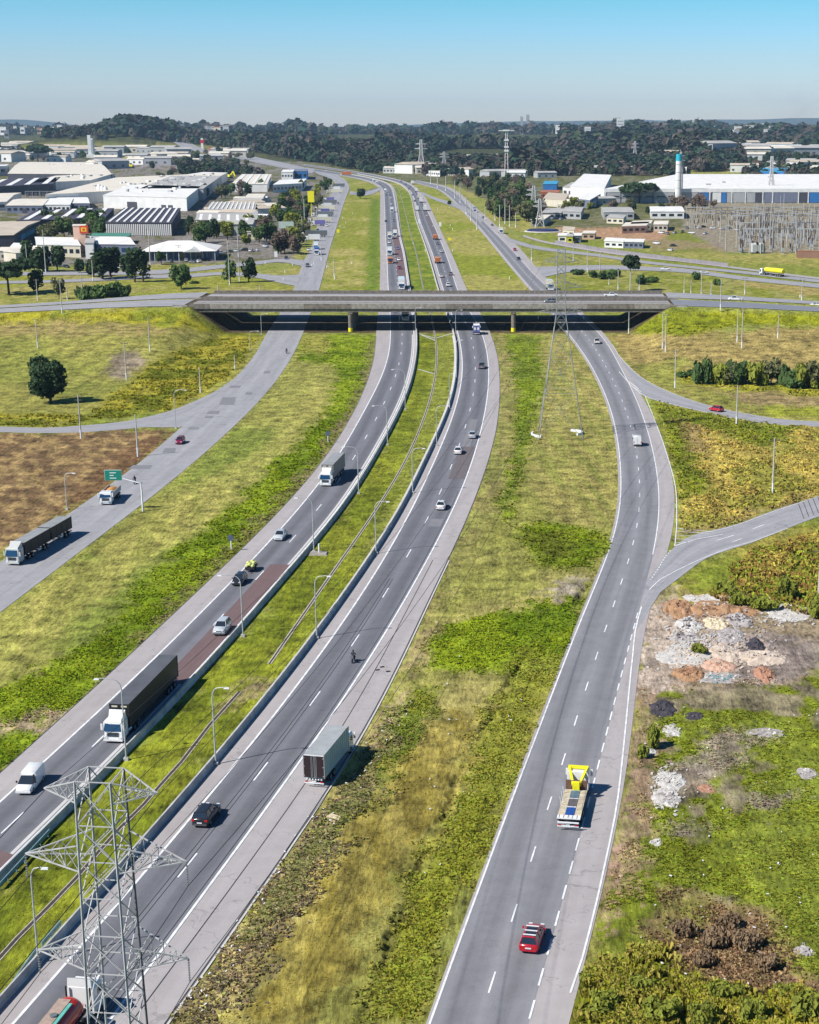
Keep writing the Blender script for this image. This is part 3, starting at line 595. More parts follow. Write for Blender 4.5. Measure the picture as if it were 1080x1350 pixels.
for k in range(5):
    x = 1056+k*6.4; a, b = W2([(x-3.5, 664-k*2.2), (x+4, 684-k*2.5)]); SEAMS.append(ribbon(np.array([a, b]), .13, .0855))
marks('frontage_markings', ml)
marks('shoulder_edge_kerb', [ribbon(near(offset_line(SCo.R, -.2), 1500, 730), .22, .09)], SLAB)
marks('median_gutter', [ribbon(near(offset_line(SCo.L, .85), 1500, 441), .75, .066), ribbon(near(offset_line(SB.R, .55), 1500, 441), .45, .07)], SLAB)
# seams of the concrete shoulder
seam = [ribbon(near(SCo.at(.80), 1500, 730), .07, .088), ribbon(near(SC_.at(.40), 1500, 760), .06, .088), ribbon(near(SC_.at(.47), 1500, 760), .06, .088), ribbon(near(offset_line(SC_.R, .55), 1500, 640), .07, .088), ribbon(near(offset_line(SCo.R, .1), 1500, 441), .08, .09), ribbon(near(offset_line(SBo.L, -.1), 1500, 441), .08, .09)]
marks('paving_seams', seam+SEAMS, mat('dark_joint_sealant', (.05, .048, .05), .9, var=.1))

# approach roads of the overpass, in world metres
def approach(name, Xs, ys, yn, z, m, lines=True):
    st = Strip([(x, y) for x, y in zip(Xs, yn)], [(x, y) for x, y in zip(Xs, ys)], world=True, n=60)
    road(name, st, m, z); return st
XL = [-520, -380, -260, -210, -175, -150, -133]; XR = [55, 75, 110, 150, 220, 330, 520]
a1 = approach('west_approach_near', XL, [572, 575, 577, 577, 577.5, 578.5, 580], [587, 590, 592, 592.5, 596, 601, 603], .2, PALE)
a2 = approach('west_approach_far', XL, [592, 594, 595, 595.5, 600, 605, 607.5], [603, 604, 605, 606, 612, 624, 629], .2, PALE)
a3 = approach('east_approach_near', XR, [580, 578.5, 577.5, 578, 580, 586, 600], [602.5, 599, 594, 592, 594, 600, 614], .2, road_mat('bluish_asphalt', (.20, .21, .245), var=.14))
a4 = approach('east_approach_far', XR, [607.5, 606, 604, 603, 606, 612, 626], [628.5, 623, 616, 612, 614, 620, 634], .2, PALE)
marks('approach_markings', [ribbon(offset_line(s_.L, .6), .25, .22) for s_ in (a1, a2, a3, a4)]+[ribbon(offset_line(s_.R, -.6), .25, .22) for s_ in (a1, a2, a3, a4)])
# lesser roads beyond
for nm, L, R, m in (('parking_access_road', [(400, 343), (370, 341.5), (338, 345), (294, 349), (215, 356), (105, 358.5), (20, 359), (-160, 358)], [(402, 352), (370, 346), (338, 349.5), (294, 354), (215, 361.5), (105, 363), (20, 363.5), (-160, 362)], PALE),
        ('service_road', [(398, 362), (370, 363.5), (338, 361), (294, 359), (250, 361.5), (190, 363.5), (56, 370), (-160, 372)], [(392, 378), (370, 374), (338, 366.5), (294, 363), (250, 366), (190, 368), (56, 373.5), (-160, 376)], PALE),
        ('fence_side_path', [(690, 310), (720, 318.5), (790, 330.5), (843, 337.5), (910, 344.5), (995, 355.5), (1080, 366), (1200, 376)], [(690, 312.5), (720, 321), (790, 333), (843, 340), (910, 347), (995, 358), (1080, 368.5), (1200, 379)], SHOULD),
        ('link_road_middle', [(664, 312), (690, 320), (720, 327), (790, 335.5), (843, 343.5), (910, 351), (995, 359.5), (1080, 369), (1200, 381)], [(668, 318), (690, 325), (720, 331), (790, 339), (843, 347), (910, 354), (995, 363), (1080, 373), (1200, 385)], PALE),
        ('link_road_near', [(706, 352), (720, 352), (790, 350), (861, 352.5), (910, 355.5), (978, 364.5), (1080, 375), (1200, 388)], [(716, 366), (735, 361), (790, 356), (861, 357.5), (910, 360.5), (978, 369.5), (1080, 380), (1200, 393)], PALE),
        ('crossover_ramp', [(556, 253), (575, 261), (600, 268), (620, 277), (640, 290)], [(556, 256), (574, 264.5), (598, 273), (616, 281), (634, 294)], PALE),
        ('left_crossover', [(462, 252), (478, 254.5), (494, 250), (503, 246)], [(461, 257), (480, 258.5), (496, 254.5), (505, 249)], PALE),
        ('distant_highway', [(415, 224), (370, 214), (303, 200), (268, 196.5), (198, 188), (160, 184)], [(412, 229), (370, 221), (303, 207), (268, 202), (198, 192), (160, 187)], PALE)):
    st = Strip(L, R, n=60); road(nm, st, m, .12, across=3)
# concrete drainage channel down the median
chan, _ = catmull(W2([(509, 241.7), (522.5, 247.7), (527, 253.7), (534.5, 280), (541.7, 310), (549, 334), (558.5, 382), (568, 415), (574, 444), (576.5, 462), (576, 479), (572.6, 509), (564, 538.5), (553, 568), (541.5, 598), (525, 627), (506, 657), (487, 690), (460, 724), (434, 757), (420, 780), (395, 822), (375, 848), (352, 880)]), 200)
chan2, _ = catmull(W2([(316, 912), (300, 930), (283, 948), (262, 975), (250, 991), (228, 1018), (203, 1044), (180, 1072), (150, 1100), (104, 1154), (60, 1200), (20, 1240), (-20, 1285), (-60, 1330)]), 80)
for nm, ln in (('median_drain', chan), ('median_drain', chan2)):
    o1 = marks(nm, [ribbon(ln, .62, .05)], mat('drain_concrete', (.42, .40, .33), .9, var=.25))
    mb = MB(); A = offset_line(ln, -.25); B_ = offset_line(ln, .25)
    marks('drain_bed', [ribbon(ln, .24 if ln is chan else .36, .07)], mat('dark_wet_silt', (.06, .045, .04), .9, var=.3))
for a, b in (((552, 440), (573, 446)), ((575, 446), (598, 439)), ((552, 487), (572, 493)), ((556, 442), (574, 449))):
    q, _ = catmull(W2([a, ((a[0]+b[0])/2, (a[1]+b[1])/2), b]), 6); marks('drain_branch', [ribbon(q, .6, .06)], SLAB)

# ------------------------------------------------------------------ concrete barriers
def barrier(label, line, hb=.95):
    seg = line[(line[:, 1] < 2600)]
    mb = MB(); rings = []
    prof = [(-.34, 0), (-.30, .09), (-.14, .34), (-.09, hb), (.09, hb), (.14, .34), (.30, .09), (.34, 0)]
    t = np.gradient(seg, axis=0); t /= np.linalg.norm(t, axis=1)[:, None]; nn_ = np.stack([t[:, 1], -t[:, 0]], 1)
    for p, q in zip(seg, nn_): rings.append([(p[0]+q[0]*a, p[1]+q[1]*a, float(hgt(p[0], p[1]))+z) for a, z in prof])
    mb.loft(rings)
    return tag(mb.build('concrete_barrier', CONCW), label, 'barrier', 'concrete barriers of the median')
bl, _ = catmull(W2(B_bar), 420); cl, _ = catmull(W2(C_bar), 420)
barrier('white concrete barrier between the reddish patched carriageway and the median grass', offset_line(bl, -.0))
barrier('white concrete barrier along the median side of the carriageway with the box truck', offset_line(cl, .35))
# ------------------------------------------------------------------ the twin overpass
def xa(px_, Y, Z): # world x of a picture column at depth Y, height Z
    zc = Y*CP-(Z-CAM_H)*SP; return (px_-XP)*zc/F
X0, X1 = -131.0, 54.0
def overpass(label, ya, yb, stain):
    t = thing('highway_overpass', label, 'bridge', ((X0+X1)/2, (ya+yb)/2, 0), group='twin overpass decks')
    hx = (X1-X0)/2; hy = (yb-ya)/2; zd = 9.8
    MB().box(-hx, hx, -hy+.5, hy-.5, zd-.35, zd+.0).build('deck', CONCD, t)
    MB().box(-hx, hx, -hy+1.1, hy-1.1, zd+.004, zd+.03).build('roadway', mat('overpass_asphalt', (.30, .29, .29), .9, var=.12, scale=1.5), t)
    MB().box(-hx, hx, hy-4.6, hy-1.2, zd+.032, zd+.05).build('dirty_gutter', mat('gutter_grime', (.13, .12, .115), .95, var=.3, scale=.6), t)
    MB().box(-hx, hx, -hy+1.2, -hy+3.4, zd+.032, zd+.05).build('dirty_gutter', MATS['gutter_grime'], t)
    MB().box(-hx, hx, 1.5, 1.75, zd+.032, zd+.045).build('lane_line', LINE, t)
    for sy in (-1, 1):
        mb = MB()
        for k in range(-46, 46):     # parapet cast in lengths with open joints
            mb = MB(); mb.box(k*2+.03, (k+1)*2-.03 if k < 45 else hx, sy*(hy-.25)-.14, sy*(hy-.25)+.14, zd-.9, zd+1.05)
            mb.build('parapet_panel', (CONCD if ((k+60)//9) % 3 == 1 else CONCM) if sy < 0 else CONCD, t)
    MB().box(-hx, hx, -hy+.62, -hy+.95, zd-2.2, zd-.36).build('edge_beam', CONCD, t)
    for g in range(8):
        y = -hy+2.6+g*(2*hy-5.2)/7
        MB().box(-hx+1, hx-1, y-.3, y+.3, zd-2.1, zd-.36).build('girder', CONCD, t)
    for pxp in (462, 677):
        x = xa(pxp, ya+1, 3)-(X0+X1)/2
        for j, y in enumerate((-hy+1.6, 0, hy-1.6)):
            MB().tube([(x, y, 0), (x, y, zd-2.9)], .85, 12).build('pier', CONCD, t)
            if j == 0: MB().tube([(x, y, .0), (x, y, 1.5)], .92, 12, 0).build('pier_base_band', YEL, t)
        MB().box(x-.9, x+.9, -hy+.7, hy-.7, zd-2.9, zd-2.12).build('pier_cap', CONCD, t)
    for sx in (-1, 1):
        MB().box(sx*hx-.6*(1+sx), sx*hx+.6*(1-sx), -hy+.1, hy-.1, zd-4.2, zd-.4).build('abutment', CONCM, t)
        MB().box(sx*hx-.35*(1-sx)-(0 if sx>0 else 5), sx*hx+.35*(1+sx)+(5 if sx>0 else 0), -hy-.25, -hy+.25, zd-3.2, zd+.6).build('wing_wall', CONCM, t)
    MB().box(-hx, hx, .3, .8, zd+.035, zd+.30).build('centre_kerb', CONCM, t) if stain else None
    return t
overpass('nearer stained concrete deck of the overpass with yellow banded piers', 580.0, 603.2, True)
overpass('farther concrete deck of the overpass behind the gap', 606.0, 629.0, False)
# sloped concrete paving of the two embankment ends is grass in the photo: a small pale block at each wing
for x, l in ((X0-3.5, 'pale concrete block where the left approach meets the overpass'), (X1+3.5, 'pale concrete block where the right approach meets the overpass')):
    b_ = MB().box(-2.2, 2.2, -.6, .6, -3.5, .3, tx=.3); o = b_.build('abutment_block', CONCW, None, (x, 578.4, 9.6)); tag(o, l, 'concrete block')

# ------------------------------------------------------------------ lattice towers
UNIT = MB().box(-.5, .5, -.5, .5, -.5, .5)
bar_me = {}
def bar_ob(name, p, q, w, m, parent, w2=None):
    key = m.name
    if key not in bar_me: bar_me[key] = UNIT.mesh('bar', m)
    o = bpy.data.objects.new(name, bar_me[key]); col.objects.link(o); o.parent = parent
    p = Vector(p); q = Vector(q); d = q-p
    o.rotation_mode = 'QUATERNION'; o.rotation_quaternion = d.to_track_quat('Z', 'X'); o.location = (p+q)/2; o.scale = (w, w2 or w, d.length); return o
TOWER = mat('tower_steel', (.44, .44, .44), .6, 0, var=.2, scale=1.2)
TOWERD = mat('tower_steel_dark', (.16, .16, .17), .6, .25, var=.2)
def tower(label, base, H, wb, zw, ww, wt, arms, rz=0, fine=True, group='high voltage pylons', bw=.09, TOWER=None):
    TOWER = TOWER or MATS['tower_steel']
    t = thing('power_pylon', label, 'pylon', base, rz, group)
    def half(z): return (wb+(ww-wb)*z/zw if z < zw else ww+(wt-ww)*(z-zw)/(H-zw))/2
    def c(z, i): h = half(z); return Vector(((-h, h, h, -h)[i], (-h, -h, h, h)[i], z))
    for i in range(4):
        for za, zb in ((-.3, zw), (zw, H)):
            bar_ob('leg', c(max(za, 0), i)-Vector((0, 0, .3 if za < 0 else 0)), c(zb, i), bw*2.0, TOWERD if i == 2 else TOWER, t)
    zs = [0.0]; z = 0
    while z < H-.8:
        z += max(1.6, half(z)*2*(1.02 if z < zw else 1.0)); zs.append(min(z, H))
    if zs[-1] < H: zs[-1] = H
    mb = MB()
    def put(name, p, q, w):
        if fine: bar_ob(name, p, q, w, TOWER, t)
        else: mb.bar(p, q, w)
    for a, b in zip(zs[:-1], zs[1:]):
        for i in range(4):
            j = (i+1) % 4
            put('brace', c(a, i), c(b, j), bw); put('brace', c(a, j), c(b, i), bw)
            put('crossbar', c(b, i), c(b, j), bw)
    for az, span, dz in arms:
        for sgn in (-1, 1):
            tip = Vector((sgn*span, 0, az+dz*.25)); h = half(az)
            am = MB()
            pts = [Vector((sgn*h, -h, az)), Vector((sgn*h, h, az)), Vector((sgn*half(az+dz), -half(az+dz), az+dz)), Vector((sgn*half(az+dz), half(az+dz), az+dz))]
            for p_ in pts: am.bar(p_, tip, bw*1.25)
            n_ = 4
            for k in range(1, n_):
                f = k/n_; A, B_, C_, D_ = [p_.lerp(tip, f) for p_ in pts]; A2, B2, C2, D2 = [p_.lerp(tip, (k-1)/n_) for p_ in pts]
                am.bar(A, B_, bw*.8); am.bar(C_, D_, bw*.7); am.bar(A2, B_, bw*.7); am.bar(A2, C_, bw*.7); am.bar(B2, D_, bw*.7); am.bar(A, C_, bw*.7); am.bar(B_, D_, bw*.7)
            am.build('crossarm', TOWER, t)
    if mb.v: tag(mb.build('lattice', TOWER, t), kind='stuff')
    return t
# near tower: its footing is below the frame
TX = xa(112+30, 97, 26); TB = Vector((-30.0, 98.0, 0))
def pz(py_, Y): u, dy, dz = ray(0, py_); return CAM_H+Y*dz/dy
def pxw(px_, Y, z): return xa(px_, Y, z)
z3, z2, z1 = pz(1266, 98), pz(1139, 98), pz(1018, 98)
x3, x2, x1 = pxw(149, 98, z3), pxw(140, 98, z2), pxw(131, 98, z1)
TB.x = (x1+x2+x3)/3
near_tower = tower('tall grey lattice pylon in the near corner beside the red tanker truck', TB, z1-.2, 6.6, z3-6.5, 3.15, 2.55, [(z3, 5.6, 2.0), (z2, 5.9, 2.0), (z1-1.8, 4.1, 1.6)], rz=rad(-6), bw=.066)
R0 = P(739, 574)
RS = 5.05
far_tower = tower('slender lattice pylon on the verge beside the right frontage road, in front of the overpass', R0, Zt(R0, 328), 11.2, Zt(R0, 413), 2.3, 1.9, [(Zt(R0, 413), 5.7, 1.5), (Zt(R0, 380), 5.7, 1.5), (Zt(R0, 346), 4.4, 1.5)], rz=0, bw=.075, TOWER=mat('dull_tower_steel', (.27, .28, .27), .6, 0, var=.2))
for (x, y), (lx), l in (((706, 575), -1, 'white curved concrete kerb by the left foot of the slender pylon'), ((764, 572), 1, 'white curved concrete kerb by the right foot of the slender pylon')):
    b = P(x, y); pts = [(-2.2*lx*-1*.0+lx*(-1.2+1.6*math.sin(t_)), 3.4-1.9*k_, .55) for k_, t_ in enumerate((0.1, .9, 1.6, 2.3, 3.0))]
    if lx < 0: pts = [(-.8, 4.0, .5), (-1.2, 2, .5), (-1.0, 0.2, .5), (.2, -1.6, .5), (1.8, -2.6, .5)]
    else: pts = [(-2.6, 4.2, .5), (-.4, 3.2, .5), (.9, 1.4, .5), (.8, -.8, .5), (-.8, -2.6, .5)]
    mb = MB()
    for p_, q_ in zip(pts[:-1], pts[1:]): mb.bar(p_*1.0 if False else (p_[0]*.8, p_[1]*.8, .3), (q_[0]*.8, q_[1]*.8, .3), .4, .6)
    o = mb.build('curved_kerb', WHITE, None, b); tag(o, l, 'concrete kerb')
# conductors between the two towers, and on past the frame
def cable(label, p, q, sag, w=.05, group='power line cables', damper=False):
    p = Vector(p); q = Vector(q); pts = []
    for k in range(29):
        f = k/28; v = p.lerp(q, f); v.z -= 4*sag*f*(1-f); pts.append(v)
    d = thing('power_cable', label, 'cable', p, group=group)
    MB().tube([v-p for v in pts], w, 5, cap=False).build('conductor', mat('dark_cable', (.03, .03, .033), .6, var=0), d)
    return d
rz_ = rad(-6)
tips_n = []
for (z_, sp_, dz_), nm in zip([(z3, 5.6, 2.0), (z2, 5.9, 2.0), (z1-1.8, 4.1, 1.6)], ('lowest', 'middle', 'top')):
    for sg in (-1, 1): tips_n.append((TB+Vector((sg*sp_*math.cos(rz_), sg*sp_*math.sin(rz_), z_+dz_*.25)), nm, sg))
tips_f = []
for z_, sp_ in ((Zt(R0, 413), 5.7), (Zt(R0, 380), 5.7), (Zt(R0, 346), 4.4)):
    for sg in (-1, 1): tips_f.append(R0+Vector((sg*sp_, 0, z_+.4)))
for (a, nm, sg), b in zip(tips_n, tips_f):
    hang = 1.9 if nm != 'top' else .2
    a2 = a-Vector((0, 0, hang)); b2 = b-Vector((0, 0, hang))
    cable('dark %s cable strung from the %s side of the near pylon towards the slender pylon' % (nm, 'left' if sg < 0 else 'right'), a2, b2, 9 if nm != 'top' else 6, .028 if nm != 'top' else .02)
    dirn = (a-b).normalized()
    cable('short run of %s cable leaving the %s side of the near pylon towards the camera' % (nm, 'left' if sg < 0 else 'right'), a2, a2+Vector((dirn.x*90, dirn.y*90, 3)), 2, .028)
    if nm != 'top':
        for P_, root_, off in ((a, near_tower, TB), (b, far_tower, R0)):
            im = MB()
            for k in range(9): im.tube([(0, 0, -.12-k*.2), (0, 0, -.2-k*.2)], [.09, .05], 8)
            im.bar((0, 0, 0), (0, 0, -1.95), .04)
            loc = P_-off; loc.rotate(Matrix.Rotation(-(rz_ if root_ is near_tower else 0), 3, 'Z'))
            im.build('insulator_string', mat('grey_insulator', (.22, .22, .23), .3, var=0), root_, loc)

# ------------------------------------------------------------------ poles
def pole_height(b, yt): return max(2.5, Zt(b, yt)-b.z)
pole_me = {}
def utility_pole(label, px_, yb, yt, arm=1, white=True, wires=0, group='concrete utility poles', rz=0):
    b = P(px_, yb); h = pole_height(b, yt)
    t = thing('utility_pole', label, 'utility pole', b, rz, group)
    s = max(1.0, b.y/620)          # only for very distant masts, which are stouter there
    MB().tube([(0, 0, -.2), (0, 0, h*.5), (0, 0, h)], [.21*s, .17*s, .12*s], 8).build('shaft', CONC, t)
    if white: MB().tube([(0, 0, -.1), (0, 0, min(2.2, h*.25))], [.225*s, .215*s], 8).build('painted_base', WHITE, t)
    if arm:
        MB().box(-1.1*s, 1.1*s, -.07*s, .07*s, h-.5, h-.34).build('crossarm', mat('arm_wood', (.16, .12, .09), .9, var=.2), t)
        for x in (-.95, 0, .95): MB().tube([(x*s, 0, h-.34), (x*s, 0, h-.05)], .07*s, 6).build('insulator', mat('brown_insulator', (.10, .07, .06), .3, var=0), t)
    if arm == 2:
        MB().box(-.9*s, .9*s, -.06*s, .06*s, h-1.5, h-1.36).build('crossarm', MATS['arm_wood'], t)
    return t
for a in (('utility pole with a white base in the olive field, furthest left', 50, 459, 420, 1), ('utility pole in the olive field just left of the embankment end', 198, 463, 418, 1),
          ('thin utility pole rising from the bare pinkish patch', 167, 501, 451, 1), ('double armed utility pole standing in front of the big round pine', 107, 578, 520, 2),
          ('bare concrete pole on the brown cleared land', 182, 602, 546, 0), ('short concrete marker pole by the left frontage curve', 264.6, 518, 485, 0),
          ('concrete pole on the yellowish bank by the left frontage road, with no arm', 310, 487, 468, 0),
          ('first of the paired utility poles by the right abutment', 877.5, 464, 414, 1), ('second of the paired utility poles by the right abutment, slightly behind', 873.5, 460, 412, 1),
          ('tall utility pole in the right field, front one of the pair', 978, 459, 406, 1), ('tall utility pole in the right field, rear one of the pair', 972, 451, 410, 0),
          ('lone utility pole in the right field beyond the dark hedge', 1025.6, 446, 415, 1), ('utility pole at the bend of the right loop ramp', 890, 511.5, 461, 1),
          ('utility pole on the near edge of the right loop ramp beside the red hatchback', 971, 560, 508, 1), ('weathered utility pole amid the dry yellow grass of the right triangle', 1018.6, 650, 578, 1),
          ('white concrete pole at the edge of the tall orange grass', 1078.5, 801, 724, 1), ('slanting utility pole under the right end of the overpass', 829, 440, 411, 0)):
    utility_pole(*a)
north = [(60.7, 360, 303), (49.8, 396, 368), (82, 413, 371), (89, 395.5, 375), (109.4, 395.5, 358), (123, 371, 343), (36.6, 356, 322), (198.5, 351.6, 302), (236, 343, 323), (303, 376, 318), (314.6, 339, 298), (316, 371, 340), (287.7, 385, 375), (343, 388, 376),
         (756, 344.5, 318), (774.5, 358.6, 330), (791, 366.5, 332), (803, 375, 367), (815, 382, 356), (843, 383, 362), (902, 388.5, 365), (911, 388, 368), (924.6, 391, 358), (937.5, 391, 373), (950, 408.8, 367), (1057, 397, 368), (982, 388, 366),
         (629, 303, 276), (621, 291, 266), (615, 283, 259), (653, 291, 268), (659, 299, 270), (666, 295, 262), (672, 299, 270), (680, 300, 280), (701, 344, 322), (640, 290, 272), (424, 344, 322), (399, 312, 285), (381, 325, 298), (402, 300, 262), (418, 296, 275), (436, 263, 243), (441, 366, 340), (433, 352, 345), (607, 268, 245), (600, 262, 238), (588, 252, 232), (577, 248, 228), (568, 243, 224)]
for k, (x, yb, yt) in enumerate(north):
    where = 'beside the cross road on the left' if x < 140 else 'near the white pavilion' if x < 345 else 'along the parked row of the left frontage road' if x < 470 else 'by the far right frontage road' if x < 705 else 'in the open ground right of the overpass'
    utility_pole('tall concrete pole %s' % where, x, yb, yt, arm=(k % 3 > 0), group='distant concrete poles %s' % where)

def street_lamp(label, px_, yb, yt, ax, ay, group='curved steel street lamps of the median'):
    b = P(px_, yb); h = pole_height(b, yt)
    reach = (ax-px_)*1.0*(b.y*CP+(CAM_H-h)*SP)/F
    t = thing('street_lamp', label, 'street lamp', b, group=group)
    sg = 1 if reach > 0 else -1; R_ = abs(reach)
    pts = [(0, 0, -.1), (0, 0, h*.4), (0, 0, h*.86)]+[(sg*R_*.45*(1-math.cos(a)), 0, h*.86+h*.12*math.sin(a)) for a in (.5, 1.0, 1.4)]+[(sg*R_, 0, h*.99)]
    MB().tube(pts, [.11, .095, .08, .07, .06, .055, .05], 8).build('mast', GALV, t)
    MB().box(-.35+sg*(R_+.3), .35+sg*(R_+.3), -.14, .14, h*.97, h*.97+.16, tx=.05, ty=.03).build('lamp_head', WHITE, t)
    MB().box(-.3, .3, -.3, .3, -.05, .35).build('footing', CONCW, t)
    return t
for a in (('street lamp on the left barrier just ahead of the white semi cab', 166.7, 1002, 893, 138, 889), ('street lamp on the left barrier by the silver minivan', 320.6, 839, 757, 296, 747),
          ('street lamp on the left barrier standing in the rubble patch', 414, 728, 655, 395, 652), ('street lamp on the left barrier beside the grey trailer truck', 473, 651, 588, 456, 582),
          ('street lamp on the left barrier, small one before the curve', 511, 587, 534, 495, 528), ('street lamp on the left barrier nearest the overpass', 534.5, 540, 486, 520, 481),
          ('street lamp with a white head on the right barrier, nearest one', 51, 1271, 1142, 66, 1137), ('street lamp on the right barrier left of the pale box truck', 284.7, 1008, 905, 301, 898),
          ('street lamp on the right barrier up from the motorcycle', 417.8, 842, 758, 434, 752), ('street lamp on the right barrier left of the white sedan', 496, 730, 660, 511, 653),
          ('street lamp on the right barrier at the drain bend', 544.4, 650, 590, 558, 582), ('street lamp on the right barrier below the curve', 576, 588, 534, 590, 528), ('street lamp on the right barrier at the curve', 593, 540, 492, 598, 486), ('street lamp on the right barrier nearest the overpass', 602, 500, 447, 608, 444)):
    street_lamp(*a)
for a in (('street lamp at the left mouth of the underpass', 345, 441, 413, 352, 408), ('street lamp on the yellow bank short of the underpass', 330, 462, 436, 340, 428), ('street lamp at the tip of the brown cleared land', 232, 565, 513, 246, 506), ('street lamp in the brown cleared land behind the double trailer truck', 88.5, 672, 623, 99, 616)):
    street_lamp(*a, group='street lamps of the left frontage road')
for k, (x, yb, yt, s_) in enumerate(((548, 441, 405, 1), (601, 441, 408, 7), (527, 431, 412, -1), (700, 365, 345, 8))):
    street_lamp('thin street lamp %s' % ('at the median by the near deck', 'on the right barrier against the dark underpass', 'inside the shadow of the underpass', 'arching over the far right junction')[k], x, yb, yt, x+s_*(1 if abs(s_) > 1 else 6), yt-3, group='street lamps around the underpass')

# overhead sign on its curved cantilever
b = P(188.6, 674); h = pole_height(b, 636)
t = thing('road_sign', 'green overhead road sign on a curved white mast above the dump truck', 'road sign', b)
wS = (b.y*CP+(CAM_H-h)*SP)/F
MB().tube([(0, 0, -.2), (0, 0, h*.75), (-.15, 0, h*.98), (-(188-174)*wS, 0, h*1.06), (-(188-164)*wS, 0, h*1.13)], [.2, .18, .16, .12, .1], 8).build('mast', WHITE, t)
x_a, x_b = -(188.6-141.5)*wS, -(188.6-163)*wS
sg_ = MB().box(x_a, x_b, -.09, .0, h*1.08, h*1.08+2.05).build('sign_panel', mat('sign_green', (.01, .22, .16), .5, var=.05), t)
MB().box(x_a-.07, x_b+.07, .002, .06, h*1.08-.07, h*1.08+2.12).build('panel_frame', WHITE, sg_)
for k in range(3): MB().box(x_a+1.0, x_b-1.0-.5*(k % 2), -.12, -.095, h*1.08+.35+k*.55, h*1.08+.52+k*.55).build('legend_line', WHITE, sg_)
MB().bar((x_b, 0.0, h*1.15), (x_a+.4, 0, h*1.15), .12).build('hanger', GALV, t)
# small round sign on the verge
b = P(305, 727); h = pole_height(b, 713)
t = thing('round_sign', 'small round dark sign on a white post in the tall grass beside the shoulder', 'road sign', b)
MB().box(-.09, .09, -.06, .06, -.2, h+.1).build('post', WHITE, t)
d_ = MB(); d_.tube([(0, -.09, h+.15), (0, -.05, h+.15)], .55, 16); d_.build('disc', mat('sign_back', (.10, .12, .2), .5, var=0), t)
b = P(432.5, 584); t = thing('round_sign', 'small round dark sign uphill of the grey trailer truck', 'road sign', b)
MB().box(-.09, .09, -.06, .06, -.2, 2.2).build('post', WHITE, t); d_ = MB(); d_.tube([(0, -.09, 2.4), (0, -.05, 2.4)], .6, 16); d_.build('disc', MATS['sign_back'], t)
# bollards with white tops
boll = thing('marker_post', 'short white marker post in the grass', 'marker post', P(414, 349), group='white marker posts')
MB().tube([(0, 0, -.1), (0, 0, 1.3)], [.28, .22], 8).build('post', WHITE, boll)
for (x, y) in ((411.5, 351), (441.5, 368), (431, 353), (374, 370), (376, 359), (454, 300), (452, 288), (448.5, 299), (456, 294), (465, 282), (672, 368), (592.5, 274), (594, 298), (597, 303), (571, 299), (577, 276), (803, 374), (561, 331), (597, 331.5), (545, 322), (666, 302), (464, 348), (386, 350), (350, 348), (1055, 392)):
    dup(boll, P(x, y), label='short white marker post in the grass', scale=1.0+.0*x)
for (x, y, l) in ((553, 293, 'white square sign board in the median far beyond the overpass'), (580.5, 297, 'white square sign board on the shoulder verge far beyond the overpass'), (364, 338, 'white upright board by the parking access road')):
    b = P(x, y+3); t = thing('sign_board', l, 'sign', b); MB().box(-.9, .9, -.06, .06, 1.0, 4.2).build('panel', WHITE, t)
    for sx_ in (-.7, .7): MB().box(sx_-.08, sx_+.08, -.05, .05, -.1, 1.0).build('post', GALV, t)
b = P(382, 320); t = thing('billboard', 'pale billboard on a tall post above the parked vehicles', 'billboard', b); hb = pole_height(b, 300)
MB().tube([(0, 0, 0), (0, 0, hb)], .25, 8).build('post', CONC, t); MB().box(-7, 3.2, -.2, .2, hb-.4, hb+4).build('panel', mat('faded_board', (.42, .50, .44), .6, var=.2), t)
b = P(411, 285); t = thing('billboard', 'bright yellow totem sign among the dark trees', 'sign', b); hb = pole_height(b, 265)
MB().tube([(0, 0, 0), (0, 0, hb)], .35, 8).build('post', YEL, t); MB().box(-2.8, 2.8, -1, 1, hb-1, hb+8.5).build('panel', YEL, t)
b = P(593, 320); t = thing('yellow_sign', 'small yellow warning sign on the verge right of the queue', 'road sign', b); MB().box(-.1, .1, -.1, .1, 0, 2).build('post', GALV, t); MB().box(-1.2, 1.2, -.05, .05, 1.6, 3.2).build('panel', YEL, t)
b = P(446, 309); t = thing('yellow_sign', 'small yellow warning sign on the edge of the far left frontage road', 'road sign', b); MB().box(-.1, .1, -.1, .1, 0, 2).build('post', GALV, t); MB().box(-1, 1, -.05, .05, 1.2, 3.6).build('panel', YEL, t)
b = P(421, 730); t = thing('barrier_stub', 'white stub post on a crumbled concrete pad beside the left barrier', 'post', b)
MB().tube([(0, 0, 0), (0, 0, 1.9)], .16, 8).build('post', WHITE, t); MB().box(-1.9, 1.7, -1.4, 1.0, -.1, .28, tx=.3, ty=.2).build('pad', CONCM, t)
# ------------------------------------------------------------------ vehicles (local +Y is forward, origin on the ground)
def paintm(name, c, rough=.28, coat=.5): return mat('car_paint_'+name, c, rough, .0, var=.04, coat=coat)
PW = paintm('white', (.74, .74, .73)); PS = paintm('silver', (.46, .50, .53)); PK = paintm('black', (.02, .022, .028)); PR = paintm('red', (.42, .015, .03)); PG = paintm('grey', (.16, .17, .18))
PM = paintm('maroon', (.20, .012, .05)); PB = paintm('blue', (.02, .08, .32)); PO = paintm('orange', (.50, .14, .03)); PC = paintm('cream', (.66, .62, .48)); PPU = paintm('violet', (.16, .14, .38)); PY = paintm('yellow', (.78, .70, .03))
TARP = mat('grey_tarpaulin', (.27, .28, .29), .7, var=.14, scale=.8, bump=.1); BTARP = mat('black_trailer_skin', (.022, .022, .025), .55, var=.2, scale=.5)
DTARP = mat('dark_trailer_roof', (.10, .105, .12), .6, var=.18, scale=.4)
